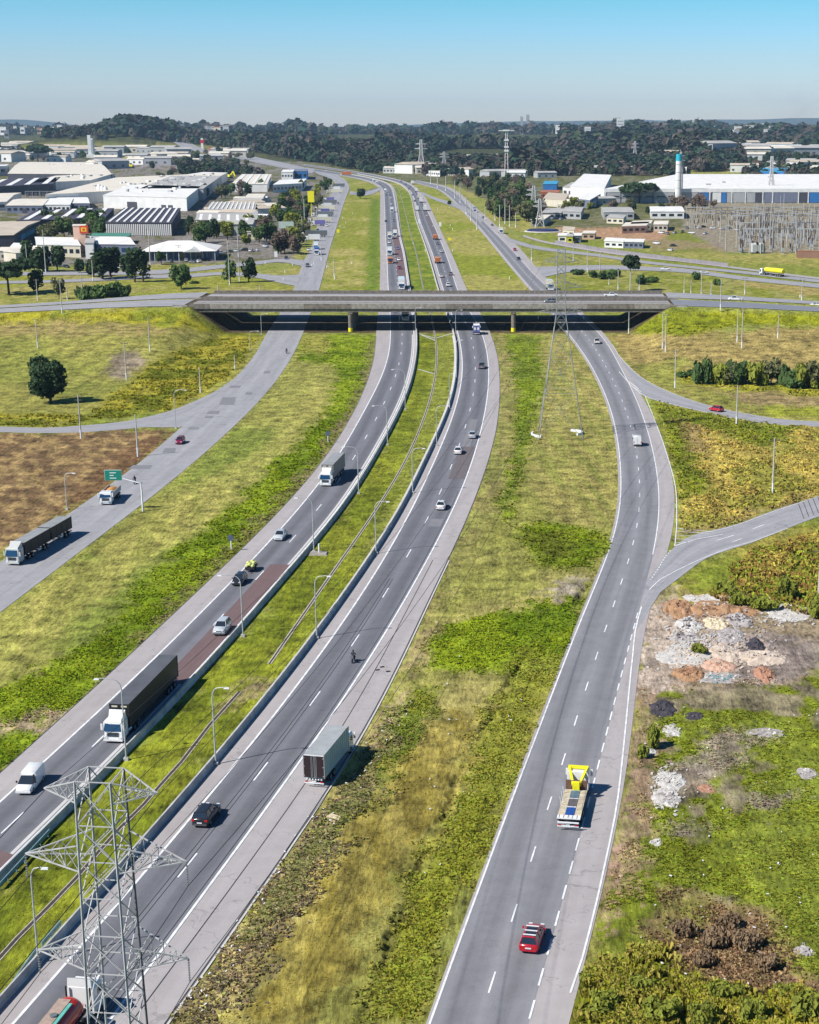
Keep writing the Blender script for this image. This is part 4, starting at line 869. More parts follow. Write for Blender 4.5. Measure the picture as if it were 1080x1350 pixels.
CHAS = mat('chassis_paint', (.025, .025, .028), .7, var=.2); PLASTIC = mat('grey_bumper_plastic', (.08, .08, .085), .6, var=.1)
def wheel_mesh(r, w):
    a = MB().tube([(-w/2, 0, 0), (-w/2+.02, 0, 0), (w/2-.02, 0, 0), (w/2, 0, 0)], [r*.9, r, r, r*.9], 16).mesh('wheel', BLACK)
    b = MB().tube([(-w/2-.012, 0, 0), (w/2+.012, 0, 0)], r*.56, 12).mesh('rim', CHROME); return a, b
WM = {}
def wheel(t, x, y, r, w):
    if (r, w) not in WM: WM[(r, w)] = wheel_mesh(r, w)
    a, b = WM[(r, w)]; o = ob('wheel', a, t, (x, y, r)); ob('rim', b, o)
def ring(y, w, z0, z1, c=.12, tw=.0):
    return [(-w+tw*.3, y, z0), (-w, y, z0+c*1.6), (-w, y, (z0+z1)/2), (-w+.03, y, z1-c), (-w+c+tw, y, z1), (w-c-tw, y, z1), (w-.03, y, z1-c), (w, y, (z0+z1)/2), (w, y, z0+c*1.6), (w-tw*.3, y, z0)]
CARS = {
 # L, W, belt, roof height, hood front z, (glass base rear, roof rear, roof front, glass base front), tail z
 'hatch': dict(L=3.9, W=1.68, belt=.93, H=1.50, nose=.72, g=(-1.86, -1.45, .15, .98), tail=.90, r=.30),
 'sedan': dict(L=4.4, W=1.74, belt=.93, H=1.46, nose=.70, g=(-1.55, -.95, .25, 1.05), tail=.94, r=.31),
 'wagon': dict(L=4.3, W=1.72, belt=.94, H=1.50, nose=.72, g=(-2.05, -1.75, .2, 1.02), tail=.92, r=.31),
 'suv': dict(L=4.3, W=1.80, belt=1.08, H=1.68, nose=.92, g=(-2.02, -1.72, .25, .98), tail=1.08, r=.36),
 'pickup': dict(L=5.1, W=1.82, belt=1.10, H=1.72, nose=.95, g=(-.55, -.3, .75, 1.4), tail=1.10, r=.38),
}
def car(label, kind, paint_, loc=(0, 0, 0), rz=0, cat='car', group=None, rack=False, name=None):
    k = CARS[kind]; L, W, belt, H = k['L']/2, k['W']/2, k['belt'], k['H']; g0, g1, g2, g3 = k['g']
    t = thing(name or {'hatch': 'hatchback_car', 'sedan': 'sedan_car', 'wagon': 'station_wagon', 'suv': 'suv_car', 'pickup': 'pickup_truck'}[kind], label, cat, loc, rz, group)
    b = MB(); n = k['nose']
    if kind == 'pickup':
        b.loft([ring(-L, W*.95, .35, belt-.02, .06), ring(-L+.1, W, .32, belt, .06), ring(g0-.02, W, .28, belt, .06)], smooth=False)
        b.loft([ring(g0-.02, W, .28, belt), ring(.5, W, .26, belt), ring(g3, W, .26, belt-.02), ring(L-.35, W*.97, .28, n+.04), ring(L-.05, W*.9, .34, n-.14), ring(L, W*.84, .4, n-.25)], smooth=True)
    else:
        b.loft([ring(-L, W*.86, .36, k['tail']-.14), ring(-L+.1, W*.95, .28, k['tail']), ring(-L+.7, W, .24, belt), ring(0, W, .22, belt), ring(g3, W, .24, belt-.02), ring(L-.55, W*.98, .24, n+.06), ring(L-.12, W*.91, .28, n-.08), ring(L, W*.82, .34, n-.2)], smooth=True)
    b.build('body', paint_, t)
    wb, wt = W-.09, W-.30
    gl = MB(); gl.add([(-wb, g0, belt-.06), (wb, g0, belt-.06), (wb, g3, belt-.08), (-wb, g3, belt-.08), (-wt, g1, H-.05), (wt, g1, H-.05), (wt, g2, H-.05), (-wt, g2, H-.05)], [(3, 2, 1, 0), (4, 5, 6, 7), (0, 1, 5, 4), (1, 2, 6, 5), (2, 3, 7, 6), (3, 0, 4, 7)])
    gl.build('windows', GLASS, t)
    r = MB(); r.loft([[(-wt+.0, y, H-.06), (-wt+.02, y, H-.015), (-wt*.6, y, H+.0), (wt*.6, y, H+.0), (wt-.02, y, H-.015), (wt, y, H-.06)] for y in (g1-.05, (g1+g2)/2, g2+.04)], smooth=True)
    for sx in (-1, 1):
        for (ya, yb) in ((g0+.02, g1), (g3-.02, g2)): r.bar((sx*(wb+.005), ya, belt-.05), (sx*(wt+.005), yb, H-.03), .07, .06)
        if kind != 'pickup': r.bar((sx*(wb+.004), (g0+g3)/2-.1, belt-.05), (sx*(wt+.004), (g1+g2)/2, H-.03), .08, .03)
    r.build('roof', paint_, t)
    for sx in (-1, 1):
        MB().box(sx*(W*.62)-.2, sx*(W*.62)+.2, L-.26, L-.055, n-.19, n-.04, tx=.03).build('headlight', LAMPG, t)
        MB().box(sx*(W*.76)-.15, sx*(W*.76)+.13, -L-.015, -L+.12, k['tail']-.32, k['tail']-.12).build('taillight', RED, t)
        MB().box(sx*(W+.09)-.09, sx*(W+.09)+.09, g3-.42, g3-.28, belt-.02, belt+.12).build('mirror', paint_ if paint_ is not PW else PG, t)
        for y in (-L+.78, L-.80): wheel(t, sx*(W-.09), y, k['r'], .2)
    MB().box(-W*.8, W*.8, L-.06, L+.03, .26, .46).build('front_bumper', PLASTIC if kind in ('suv', 'pickup') else paint_, t)
    MB().box(-W*.8, W*.8, -L-.035, -L+.05, .30, .50).build('rear_bumper', PLASTIC if kind in ('suv', 'pickup') else paint_, t)
    MB().box(-.26, .26, -L-.06, -L-.04, .56, .68).build('number_plate', WHITE, t)
    MB().box(-.45, .45, L-.045, L+.012, n-.27, n-.17).build('grille', BLACK, t)
    if kind == 'pickup': MB().box(-W+.13, W-.13, -L+.12, g0-.1, belt-.03, belt+.012).build('load_bed', BLACK, t)
    if rack:
        for y in (g1+.25, (g1+g2)/2, g2-.2): MB().box(-wt, wt, y-.06, y+.06, H+.04, H+.09).build('roof_bar', WHITE, t)
        MB().box(-wt+.1, wt-.1, g1+.1, g2-.1, H+.005, H+.02).build('roof_panel', GLASS, t)
    return t
def place(p0, p1):
    """from two ground pixels (rear, front): centre-front location helper"""
    a = P(*p0); b = P(*p1); d = b-a; return a, b, math.atan2(-d.x, d.y)
def put_car(label, kind, pnt, rear, front, at='front', dup_of=None, z=None, **kw):
    a, b, rz = place(rear, front); L = CARS[kind]['L']/2
    d = Vector((-math.sin(rz), math.cos(rz), 0)); c = (b-d*L) if at == 'front' else (a+d*L); c.z += .09
    if z is not None: c.z = z
    t = car(label, kind, pnt, c, rz, **kw); t.scale = (1.1, 1.1, 1.08); return t
put_car('black suv in the centre lane by the lattice pylon, seen from behind', 'suv', PK, (264.5, 1092), (284.5, 1066), at='rear')
put_car('white and red station wagon with roof bars, nearest car on the frontage road', 'wagon', PR, (697, 1258), (707, 1229), at='rear', rack=True)
put_car('silver minivan on the reddish patched lane', 'suv', PS, (306, 817), (288.5, 839))
put_car('black hatchback ahead of the yellow loaded trailer', 'hatch', PK, (328, 756), (312, 773.5))
put_car('silver sedan behind the yellow load, beside the shoulder line', 'sedan', PS, (379, 698), (367, 714))
put_car('silver sedan on the dark repair patch of the northbound road', 'sedan', PS, (622.5, 579), (625.5, 567), at='rear')
put_car('white sedan, middle one of three on the northbound road', 'sedan', PW, (603.5, 600), (608, 588), at='rear')
put_car('white sedan, nearest of the white cars on the northbound road', 'sedan', PW, (580.5, 673.5), (587, 658), at='rear')
put_car('dark grey pickup behind the blue and white box truck', 'pickup', PG, (635, 487), (636.5, 474), at='rear', cat='pickup')
put_car('maroon hatchback at the fork of the left loop ramp', 'hatch', PM, (246, 576), (236, 586.5))
put_car('red hatchback coming down the right loop ramp', 'hatch', PR, (957, 544.5), (937, 541))
def van(label, pnt, rear, front, L=4.3, H=1.95, at='rear', box=False):
    a, b, rz = place(rear, front); d = Vector((-math.sin(rz), math.cos(rz), 0)); c = (a+d*L/2) if at == 'rear' else (b-d*L/2); c.z += .09
    t = thing('delivery_van', label, 'van', c, rz); h = L/2; W = .86
    t.scale = (1.13, 1.13, 1.1)
    MB().loft([ring(-h, W*.97, .35, H-.03, .08), ring(-h+.08, W, .28, H, .1), ring(h-2.0, W, .26, H, .14), ring(h-1.75, W, .26, H-.08, .16)], smooth=True).build('cargo_body', pnt, t)
    MB().loft([ring(h-1.76, W, .26, 1.02), ring(h-.9, W, .26, .98), ring(h-.2, W*.94, .3, .80), ring(h, W*.85, .36, .62)], smooth=True).build('bonnet', pnt, t)
    g = MB(); wb, wt = W-.06, W-.26
    g.add([(-wb, h-1.85, .95), (wb, h-1.85, .95), (wb, h-.75, .95), (-wb, h-.75, .95), (-wt, h-1.85, H-.22), (wt, h-1.85, H-.22), (wt, h-1.45, H-.22), (-wt, h-1.45, H-.22)], [(3, 2, 1, 0), (4, 5, 6, 7), (0, 1, 5, 4), (1, 2, 6, 5), (2, 3, 7, 6), (3, 0, 4, 7)]); g.build('windows', GLASS, t)
    MB().box(-wt, wt, h-1.9, h-1.42, H-.23, H-.16).build('cab_roof', pnt, t)
    for sx in (-1, 1):
        MB().box(sx*.55-.17, sx*.55+.17, h-.3, h-.07, .55, .72).build('headlight', LAMPG, t)
        MB().box(sx*.76-.07, sx*.76+.07, -h-.02, -h+.05, .8, 1.2).build('taillight', RED, t)
        MB().box(sx*.98-.08, sx*.98+.08, h-1.1, h-.98, 1.0, 1.2).build('mirror', BLACK, t)
        for y in (-h+.8, h-.8): wheel(t, sx*(W-.1), y, .31, .2)
    MB().box(-.78, .78, h-.05, h+.03, .28, .5).build('front_bumper', pnt, t); MB().box(-.78, .78, -h-.05, -h+.02, .3, .52).build('rear_bumper', PLASTIC, t)
    MB().box(-.012, .012, -h-.018, -h+.02, .6, H-.2).build('door_seam', BLACK, t); MB().box(-.25, .25, -h-.04, -h-.02, .62, .75).build('number_plate', WHITE, t)
    return t
van('white high roofed van driving in the left lane by the near pylon', PW, (54, 1022), (32, 1048.5), L=4.4, H=1.9, at='front')
van('white box van alone on the right frontage road', PW, (840.5, 589), (838.5, 572), L=4.4, H=2.2)

def cab(t, y0, m, H=2.95, fairing=True, W=1.25, Lc=2.1, grille='bars'):
    """cab-over tractor cab: front face at y0, runs back Lc"""
    yb = y0-Lc
    MB().loft([[(-W, y, .55), (-W, y, H-.25), (-W+.18, y, H), (W-.18, y, H), (W, y, H-.25), (W, y, .55)] for y in (yb, y0-.35)]+[[(-W*.97, y0-.02, .5), (-W*.97, y0-.05, 1.55), (-W*.9, y0-.30, H-.08), (W*.9, y0-.30, H-.08), (W*.97, y0-.05, 1.55), (W*.97, y0-.02, .5)]]).build('cab', m, t)
    g = MB(); g.add([(-W*.90, y0-.025, 1.62), (W*.90, y0-.025, 1.62), (W*.83, y0-.245, H-.38), (-W*.83, y0-.245, H-.38), (-W*.90, y0-.12, 1.62), (W*.90, y0-.12, 1.62), (W*.83, y0-.34, H-.38), (-W*.83, y0-.34, H-.38)], [(0, 1, 2, 3), (7, 6, 5, 4), (0, 4, 5, 1), (1, 5, 6, 2), (2, 6, 7, 3), (3, 7, 4, 0)]); g.build('windscreen', BGLASS, t)
    for sx in (-1, 1):
        MB().box(min(sx*W, sx*(W+.012)), max(sx*W, sx*(W+.012)), y0-1.25, y0-.42, 1.6, H-.5).build('side_window', GLASS, t)
        MB().box(sx*(W+.22)-.13, sx*(W+.22)+.13, y0-.30, y0-.16, 1.7, 2.5).build('mirror', m, t)
        MB().box(sx*.9-.2, sx*.9+.2, y0-.02, y0+.05, .62, .85).build('headlight', LAMPG, t)
    if grille:
        for k in range(3): MB().box(-.78, .78, y0-.03, y0+.03, .95+k*.2, 1.06+k*.2).build('grille_slat', CHAS, t)
    MB().box(-W, W, y0-.35, y0+.06, .32, .60).build('bumper', m, t)
    if fairing:
        f = MB(); f.add([(-W*.9, yb+.05, H), (W*.9, yb+.05, H), (W*.8, y0-.55, H), (-W*.8, y0-.55, H), (-W*.85, yb+.05, H+.85), (W*.85, yb+.05, H+.85), (W*.6, y0-.9, H+.22), (-W*.6, y0-.9, H+.22)], [(3, 2, 1, 0), (4, 5, 6, 7), (0, 1, 5, 4), (1, 2, 6, 5), (2, 3, 7, 6), (3, 0, 4, 7)]); f.build('roof_fairing', m, t)
def axle(t, y, W=1.2, r=.5, double=True):
    for sx in (-1, 1): wheel(t, sx*(W-.16), y, r, .55 if double else .3)
def chassis(t, ya, yb, z=.75, w=.45): MB().box(-w, w, ya, yb, z, z+.28).build('chassis', CHAS, t)
def box_body(t, ya, yb, z0, z1, W, side, roof, name='cargo_box', ribs=0, doors=None):
    MB().box(-W, W, ya, yb, z0, z1).build(name, side, t)
    MB().box(-W+.02, W-.02, ya+.02, yb-.02, z1+.004, z1+.03).build('roof_sheet', roof, t)
    for y in (ya, yb):
        for x in (-W, W): MB().box(x-.04, x+.04, y-.04, y+.04, z0, z1+.05).build('corner_post', CHROME if side is not BTARP else CHAS, t)
    for k in range(ribs):
        y = ya+(k+1)*(yb-ya)/(ribs+1)
        for sx in (-1, 1): MB().box(sx*(W+.012)-.012, sx*(W+.012)+.012, y-.03, y+.03, z0+.05, z1-.05).build('side_rib', side, t)
    if doors is not None:
        for sx in (-1, 1):
            d = MB().box(sx*W/2-W/2+.05, sx*W/2+W/2-.05, ya-.05, ya-.01, z0+.08, z1-.08).build('rear_door', doors, t)
            for x in (.18, .32): MB().box(sx*x-.02, sx*x+.02, ya-.09, ya-.055, z0+.1, z1-.1).build('lock_rod', CHROME, d)
            for z in (z0+.3, (z0+z1)/2, z1-.35): MB().box(sx*(W-.06)-.12, sx*(W-.06)+.1, ya-.085, ya-.04, z-.05, z+.05).build('hinge', CHROME, t)
def rear_gear(t, y, W=1.2):
    MB().box(-W, W, y-.1, y, .48, .62).build('underride_bar', WHITE, t)
    for k in (-1, 1): MB().box(k*.95-.18, k*.95+.18, y-.13, y-.1, .66, .78).build('taillight', RED, t)
    MB().box(-.22, .22, y-.12, y-.1, .66, .78).build('number_plate', WHITE, t)
def truck_at(label, rear, front, at, L, name='cargo_truck', cat='truck', group=None, dz=.09):
    a, b, rz = place(rear, front); d = Vector((-math.sin(rz), math.cos(rz), 0)); c = (a+d*L/2) if at == 'rear' else (b-d*L/2); c.z = b.z+dz
    return thing(name, label, cat, c, rz, group)
def semi(label, rear, front, mcab, L=20.0, side=BTARP, roof=DTARP, fairing=True, z1=4.25, at='front'):
    t = truck_at(label, rear, front, at, L, 'semi_truck'); h = L/2
    cab(t, h, mcab, fairing=fairing); chassis(t, h-6.4, h-.6); axle(t, h-1.35, double=False, r=.52); axle(t, h-4.3); axle(t, h-5.6)
    ta, tb = -h, h-2.75
    box_body(t, ta, tb, 1.15, z1, 1.28, side, roof, name='trailer', ribs=0, doors=side)
    chassis(t, ta+.3, tb-1, .85, .5)
    for y in (ta+1.6, ta+2.9, ta+4.2): axle(t, y)
    for sx in (-1, 1):
        MB().box(sx*.9-.08, sx*.9+.08, tb-4.2, tb-4.0, .25, 1.15).build('landing_leg', CHROME, t)
        MB().box(sx*1.22-.04, sx*1.22+.04, ta+5.5, tb-5.0, .55, .95).build('side_guard', side, t)
        MB().tube([(sx*.95, h-2.4, .75), (sx*.95, h-3.5, .75)], .3, 10).build('fuel_tank', CHROME, t)
        MB().box(sx*.62-.38, sx*.62+.38, tb+.004, tb+.02, z1-.42, z1-.2).build('vent_panel', PC, t)
    rear_gear(t, ta)
    return t
semi('white cab-over semi pulling a long black trailer in the left lane', (228, 898), (149.5, 981), PW, L=21.5)
s2 = semi('white semi with a grey tarpaulin trailer on the curve below the overpass', (452, 617), (429, 642), PW, L=15.5, side=mat('grey_trailer_side', (.16, .16, .17), .6, var=.15), roof=TARP)
# double trailer on the left frontage road
L_ = 22; t = truck_at('silver cab truck pulling two black trailers with grey covers on the left frontage road', (98, 698), (16.5, 746), 'front', L_, 'double_trailer_truck'); h = L_/2
cab(t, h, paintm('light_grey', (.50, .51, .50)), H=3.1); chassis(t, h-6, h-.6); axle(t, h-1.35, double=False); axle(t, h-4.2); axle(t, h-5.5)
for ya, yb in ((-h, -h+8.6), (-h+9.1, h-2.6)):
    box_body(t, ya, yb, 1.2, 3.5, 1.28, BTARP, TARP, name='trailer', ribs=3); chassis(t, ya+.3, yb-.4, .85, .5)
    for y in (ya+1.3, ya+2.6): axle(t, y)
    for sx in (-1, 1): MB().box(sx*1.25-.04, sx*1.25+.04, ya+3.9, ya+5.1, .6, .95).build('side_guard', WHITE, t)
MB().box(-.35, .35, h-1.5, h-.9, 3.105, 3.14).build('roof_hatch', GLASS, t); rear_gear(t, -h)
# pale box truck on the shoulder
L_ = 11.6; t = truck_at('white box truck with shade-tinted sides and ribbed grey roof parked on the concrete shoulder', (415, 1038.5), (461, 981), 'rear', L_, 'box_truck'); h = L_/2
SIDE = mat('shade_tinted_white_side', (.34, .46, .48), .5, var=.08, scale=.6); ROOFR = mat('ribbed_grey_roof', (.34, .36, .37), .6, var=.1, scale=.7)  # white side wall, given a teal tone to carry its shade
box_body(t, -h, h-2.3, 1.15, 4.05, 1.28, SIDE, ROOFR, ribs=11, doors=mat('dark_red_door', (.028, .016, .018), .5, var=.1))
for k in range(16): y = -h+.4+k*.55; MB().box(-1.22, 1.22, y-.03, y+.03, 4.085, 4.11).build('roof_rib', ROOFR, t)
MB().box(-1.28, 1.28, -h-.03, -h+.0, 3.9, 4.08).build('door_header', WHITE, t)
cab(t, h, PW, H=2.7, fairing=False, Lc=1.9, W=1.15); chassis(t, -h+.2, h-.5); axle(t, h-1.2, double=False, r=.46); axle(t, -h+2.2); axle(t, -h+3.5); rear_gear(t, -h-.02)
for k in range(6): MB().box(-1.0+k*.36, -.82+k*.36, -h-.06, -h-.01, .92, 1.06).build('reflector_tile', WHITE, t)
# flatbed crane truck
L_ = 11.5; t = truck_at('white flatbed truck with a yellow folded crane and plank bed', (749, 1096), (765.5, 1033), 'rear', L_, 'flatbed_crane_truck'); h = L_/2
cab(t, h, PW, H=2.85, fairing=False, Lc=2.0); chassis(t, -h+.3, h-.5); axle(t, h-1.3, double=False); axle(t, -h+2.4); axle(t, -h+3.7)
MB().box(-1.3, 1.3, -h+.4, h-3.3, 1.05, 1.22).build('bed_frame', CHAS, t)
PLK = mat('weathered_bed_plank', (.52, .45, .33), .85, var=.3, scale=1.2); rp = random.Random(3)
for k in range(13):
    y = -h+1.2+k*.53
    for x0, x1 in ((-1.3, -.52), (.55, 1.3)): MB().box(x0, x1, y+.015, y+.5, 1.225, 1.27+rp.random()*.04).build('plank', PLK, t)
for k, m_ in enumerate((PB, mat('dull_load', (.12, .11, .12), .7, var=.2), mat('blue_grey_load', (.10, .16, .22), .6, var=.2))):
    y = -h+1.3+k*2.3; MB().box(-.48, .5, y, y+1.9, 1.225, 1.32).build('floor_panel', m_, t)
for k in range(3): MB().box(-.5, .52, -h+3.3+k*2.2, -h+3.4+k*2.2, 1.23, 1.36).build('cross_strap', WHITE, t)
MB().box(-1.3, 1.3, -h+.3, -h+1.1, 1.225, 1.36).build('tail_ramp', WHITE, t)
for k in range(5): MB().box(-1.1+k*.5, -1.06+k*.5, -h+.3, -h+1.1, 1.365, 1.40).build('ramp_rib', PLASTIC, t)
MB().box(-1.2, 1.2, -h-.1, -h+.02, .9, 1.05).build('tail_beam', WHITE, t); rear_gear(t, -h)
MB().box(-1.25, 1.25, h-3.25, h-3.0, 1.2, 2.3).build('headboard', mat('brown_headboard', (.14, .08, .06), .8, var=.2), t)
for sx in (-1, 1): MB().bar((sx*1.05, h-1.2, 3.1), (sx*.36, h-3.6, 1.9), .26, .3).build('crane_arm', YEL, t)
MB().bar((-1.2, h-1.15, 3.12), (1.2, h-1.15, 3.12), .32).build('crane_beam', YEL, t); MB().box(-.4, .4, h-3.8, h-3.35, 1.25, 2.3).build('crane_post', YEL, t)
MB().box(-.3, .3, h-.75, h-.5, 2.86, 2.9).build('roof_vent', CHAS, t)
for k in range(3): MB().bar((-1.3, -h+4.0+k*1.4, 1.2), (-1.42, -h+4.0+k*1.4, 2.2), .05).build('stake', WHITE, t); MB().bar((1.3, -h+2.2+k*1.9, 1.2), (1.36, -h+2.2+k*1.9, 2.4), .05).build('stake', DSTEEL, t)
# dump truck with sand
L_ = 8.5; t = truck_at('white dump truck loaded with orange sand beneath the green sign', (163, 643), (139.5, 666.5), 'front', L_, 'dump_truck'); h = L_/2
cab(t, h, PW, H=2.7, fairing=False, Lc=1.9); chassis(t, -h+.2, h-.5); axle(t, h-1.2, double=False); axle(t, -h+1.3); axle(t, -h+2.6)
DB = mat('dump_bed_grey', (.42, .42, .42), .6, var=.15)
MB().box(-1.25, 1.25, -h, h-2.2, 1.15, 1.3).build('bed_floor', DB, t)
for sx in (-1, 1): MB().box(sx*1.25-.05, sx*1.25+.05, -h, h-2.2, 1.3, 2.35).build('bed_side', DB, t)
for y in (-h, h-2.2): MB().box(-1.19, 1.19, y-.05, y+.05, 1.3, 2.3 if y < 0 else 2.6).build('bed_end', DB, t)
sm_ = MB(); g = [(i, j) for i in range(9) for j in range(9)]
sv = [(-1.15+2.3*i/8, -h+.1+(L_-2.5)*j/8, 1.75+.75*max(0, 1-((i-4)/4.2)**2)*max(0, 1-((j-4)/4.3)**2)+.05*random.random()) for i, j in g]
sm_.add(sv, [(i*9+j, (i+1)*9+j, (i+1)*9+j+1, i*9+j+1) for i in range(8) for j in range(8)]); sm_.build('sand_load', mat('orange_sand', (.52, .27, .09), .95, var=.2, scale=2, bump=.3), t); rear_gear(t, -h)
# red tanker at the foot of the pylon
L_ = 15; t = truck_at('white cab tanker truck with a red tank at the foot of the near pylon', (34, 1440), (121, 1326), 'front', L_, 'tanker_truck'); h = L_/2
cab(t, h, PW, H=3.0, fairing=True, grille=None); chassis(t, -h+.3, h-.6); axle(t, h-1.35, double=False); axle(t, h-4.2); axle(t, h-5.5); axle(t, -h+1.4); axle(t, -h+2.7)
REDT = paintm('tank_red', (.50, .03, .015)); MB().loft([[(1.2*math.cos(a)*s_, y, 2.25+1.05*math.sin(a)*s_) for a in [2*math.pi*k/20 for k in range(20)]] for y, s_ in ((-h, .8), (-h+.25, .98), (-h+.5, 1), (h-4.2, 1), (h-3.9, .96), (h-3.7, .75))], smooth=True).build('tank', REDT, t)
for y in (-h+2.5, -h+5.2, -h+8.0): MB().tube([(0, y, 3.28), (0, y, 3.45)], .32, 12).build('tank_hatch', PG, t)
MB().box(.45, .75, -h+1, h-5, 3.22, 3.34).build('walkway', mat('teal_walkway', (.12, .42, .36), .6, var=.1), t); MB().box(-.75, .35, -h+.6, h-4.4, 3.20, 3.305).build('dusty_strip', mat('dusty_top', (.36, .27, .22), .9, var=.2), t)
for sx in (-1, 1):
    MB().tube([(sx*1.1, h-2.35, .9), (sx*1.1, h-2.35, 3.2)], .09, 8).build('exhaust_stack', CHAS, t); MB().tube([(sx*.95, h-2.4, .75), (sx*.95, h-3.5, .75)], .32, 10).build('fuel_tank', CHROME, t)
    for k in range(3): MB().tube([(sx*.3, h-2.2, 1.6-k*.1), (sx*.5, h-2.7, 1.1), (sx*.2, h-3.4, 1.2)], .03, 6).build('air_hose', BLACK if k else RED, t)
# blue and white box truck at the underpass
L_ = 8; t = truck_at('small truck with a blue and white box just out of the underpass', (628.5, 442), (628, 424), 'rear', L_, 'box_truck'); h = L_/2
box_body(t, -h, h-2, 1.0, 3.6, 1.2, mat('blue_box', (.12, .14, .42), .5, var=.1), WHITE, doors=mat('blue_box', (.12, .14, .42))); cab(t, h, PW, H=2.4, fairing=False, Lc=1.8); axle(t, h-1.1, double=False, r=.42); axle(t, -h+1.6); rear_gear(t, -h)
for x, w in ((-.6, .35), (.55, .42)): MB().box(x-w, x+w, -h-.075, -h-.055, 1.9, 2.9).build('white_panel', WHITE, t)
# small trailer with yellow bags
t = truck_at('small trailer piled with yellow green sacks towed by the black hatchback', (336, 747), (329, 755.5), 'front', 3.0, 'cargo_trailer', 'trailer'); h = 1.5
MB().box(-.8, .8, -h, h, .55, .9).build('trailer_bed', CHAS, t); MB().bar((0, h, .55), (0, h+1.0, .5), .1).build('drawbar', CHAS, t)
for sx in (-1, 1): wheel(t, sx*.85, 0, .3, .2)
SACK = mat('yellow_green_sack', (.58, .60, .22), .8, var=.15, scale=2); rs_ = random.Random(5)
for k in range(9):
    x, y, z = -.5+.5*(k % 3), -.95+.95*(k//3), 1.12+.25*(k % 2)
    MB().loft([[(x+.34*s_*math.cos(a), y+yy, z+.3*s_*math.sin(a)) for a in [2*math.pi*j/10 for j in range(10)]] for yy, s_ in ((-.5, .4), (-.38, .85), (0, 1), (.38, .85), (.5, .4))], smooth=True).build('sack', SACK, t)
# pickup with rack emerging on the right frontage road
t = put_car('white pickup truck with open load bed leaving the underpass on the right frontage road', 'pickup', PW, (787.5, 454), (783, 440), at='rear', cat='pickup', z=.09)
t = put_car('white pickup crossing the overpass towards the right', 'pickup', PW, (797, 391.5), (814, 391.5), z=9.86, cat='pickup')
def zplace(x0, x1, y, z): return Vector(P((x0+x1)/2, y, z)), -math.pi/2
c_, r_ = zplace(797, 814, 391, 9.84); t.location = c_; t.rotation_euler = (0, 0, r_)
t = put_car('white pickup on the right approach with a dark pole before it', 'pickup', PW, (960, 395.5), (978, 396.5), cat='pickup'); t.location = P(969, 396, 9.0); t.rotation_euler = (0, 0, math.pi/2+.03)
t = put_car('white sedan cut by the right edge on the overpass approach', 'sedan', PW, (1066, 404), (1085, 405)); t.location = P(1075, 403.5, 7.3); t.rotation_euler = (0, 0, math.pi/2)
# yellow tanker far right
L_ = 17; t = truck_at('bright yellow tanker truck with a white cab on the link road', (1040, 366), (996, 361), 'front', L_, 'tanker_truck'); h = L_/2; t.location = P(1018, 364)+Vector((0, 0, .2))
cab(t, h, PW, H=3.4, fairing=False); chassis(t, -h, h-.5); [axle(t, y, r=.6) for y in (h-1.3, h-4, -h+1.3, -h+2.8, -h+4.3)]
MB().loft([[(1.4*math.cos(a)*s_, y, 2.9+1.35*math.sin(a)*s_) for a in [2*math.pi*k/16 for k in range(16)]] for y, s_ in ((-h, .8), (-h+.4, 1), (h-3.7, 1), (h-3.2, .8))], smooth=True).build('tank', PY, t)

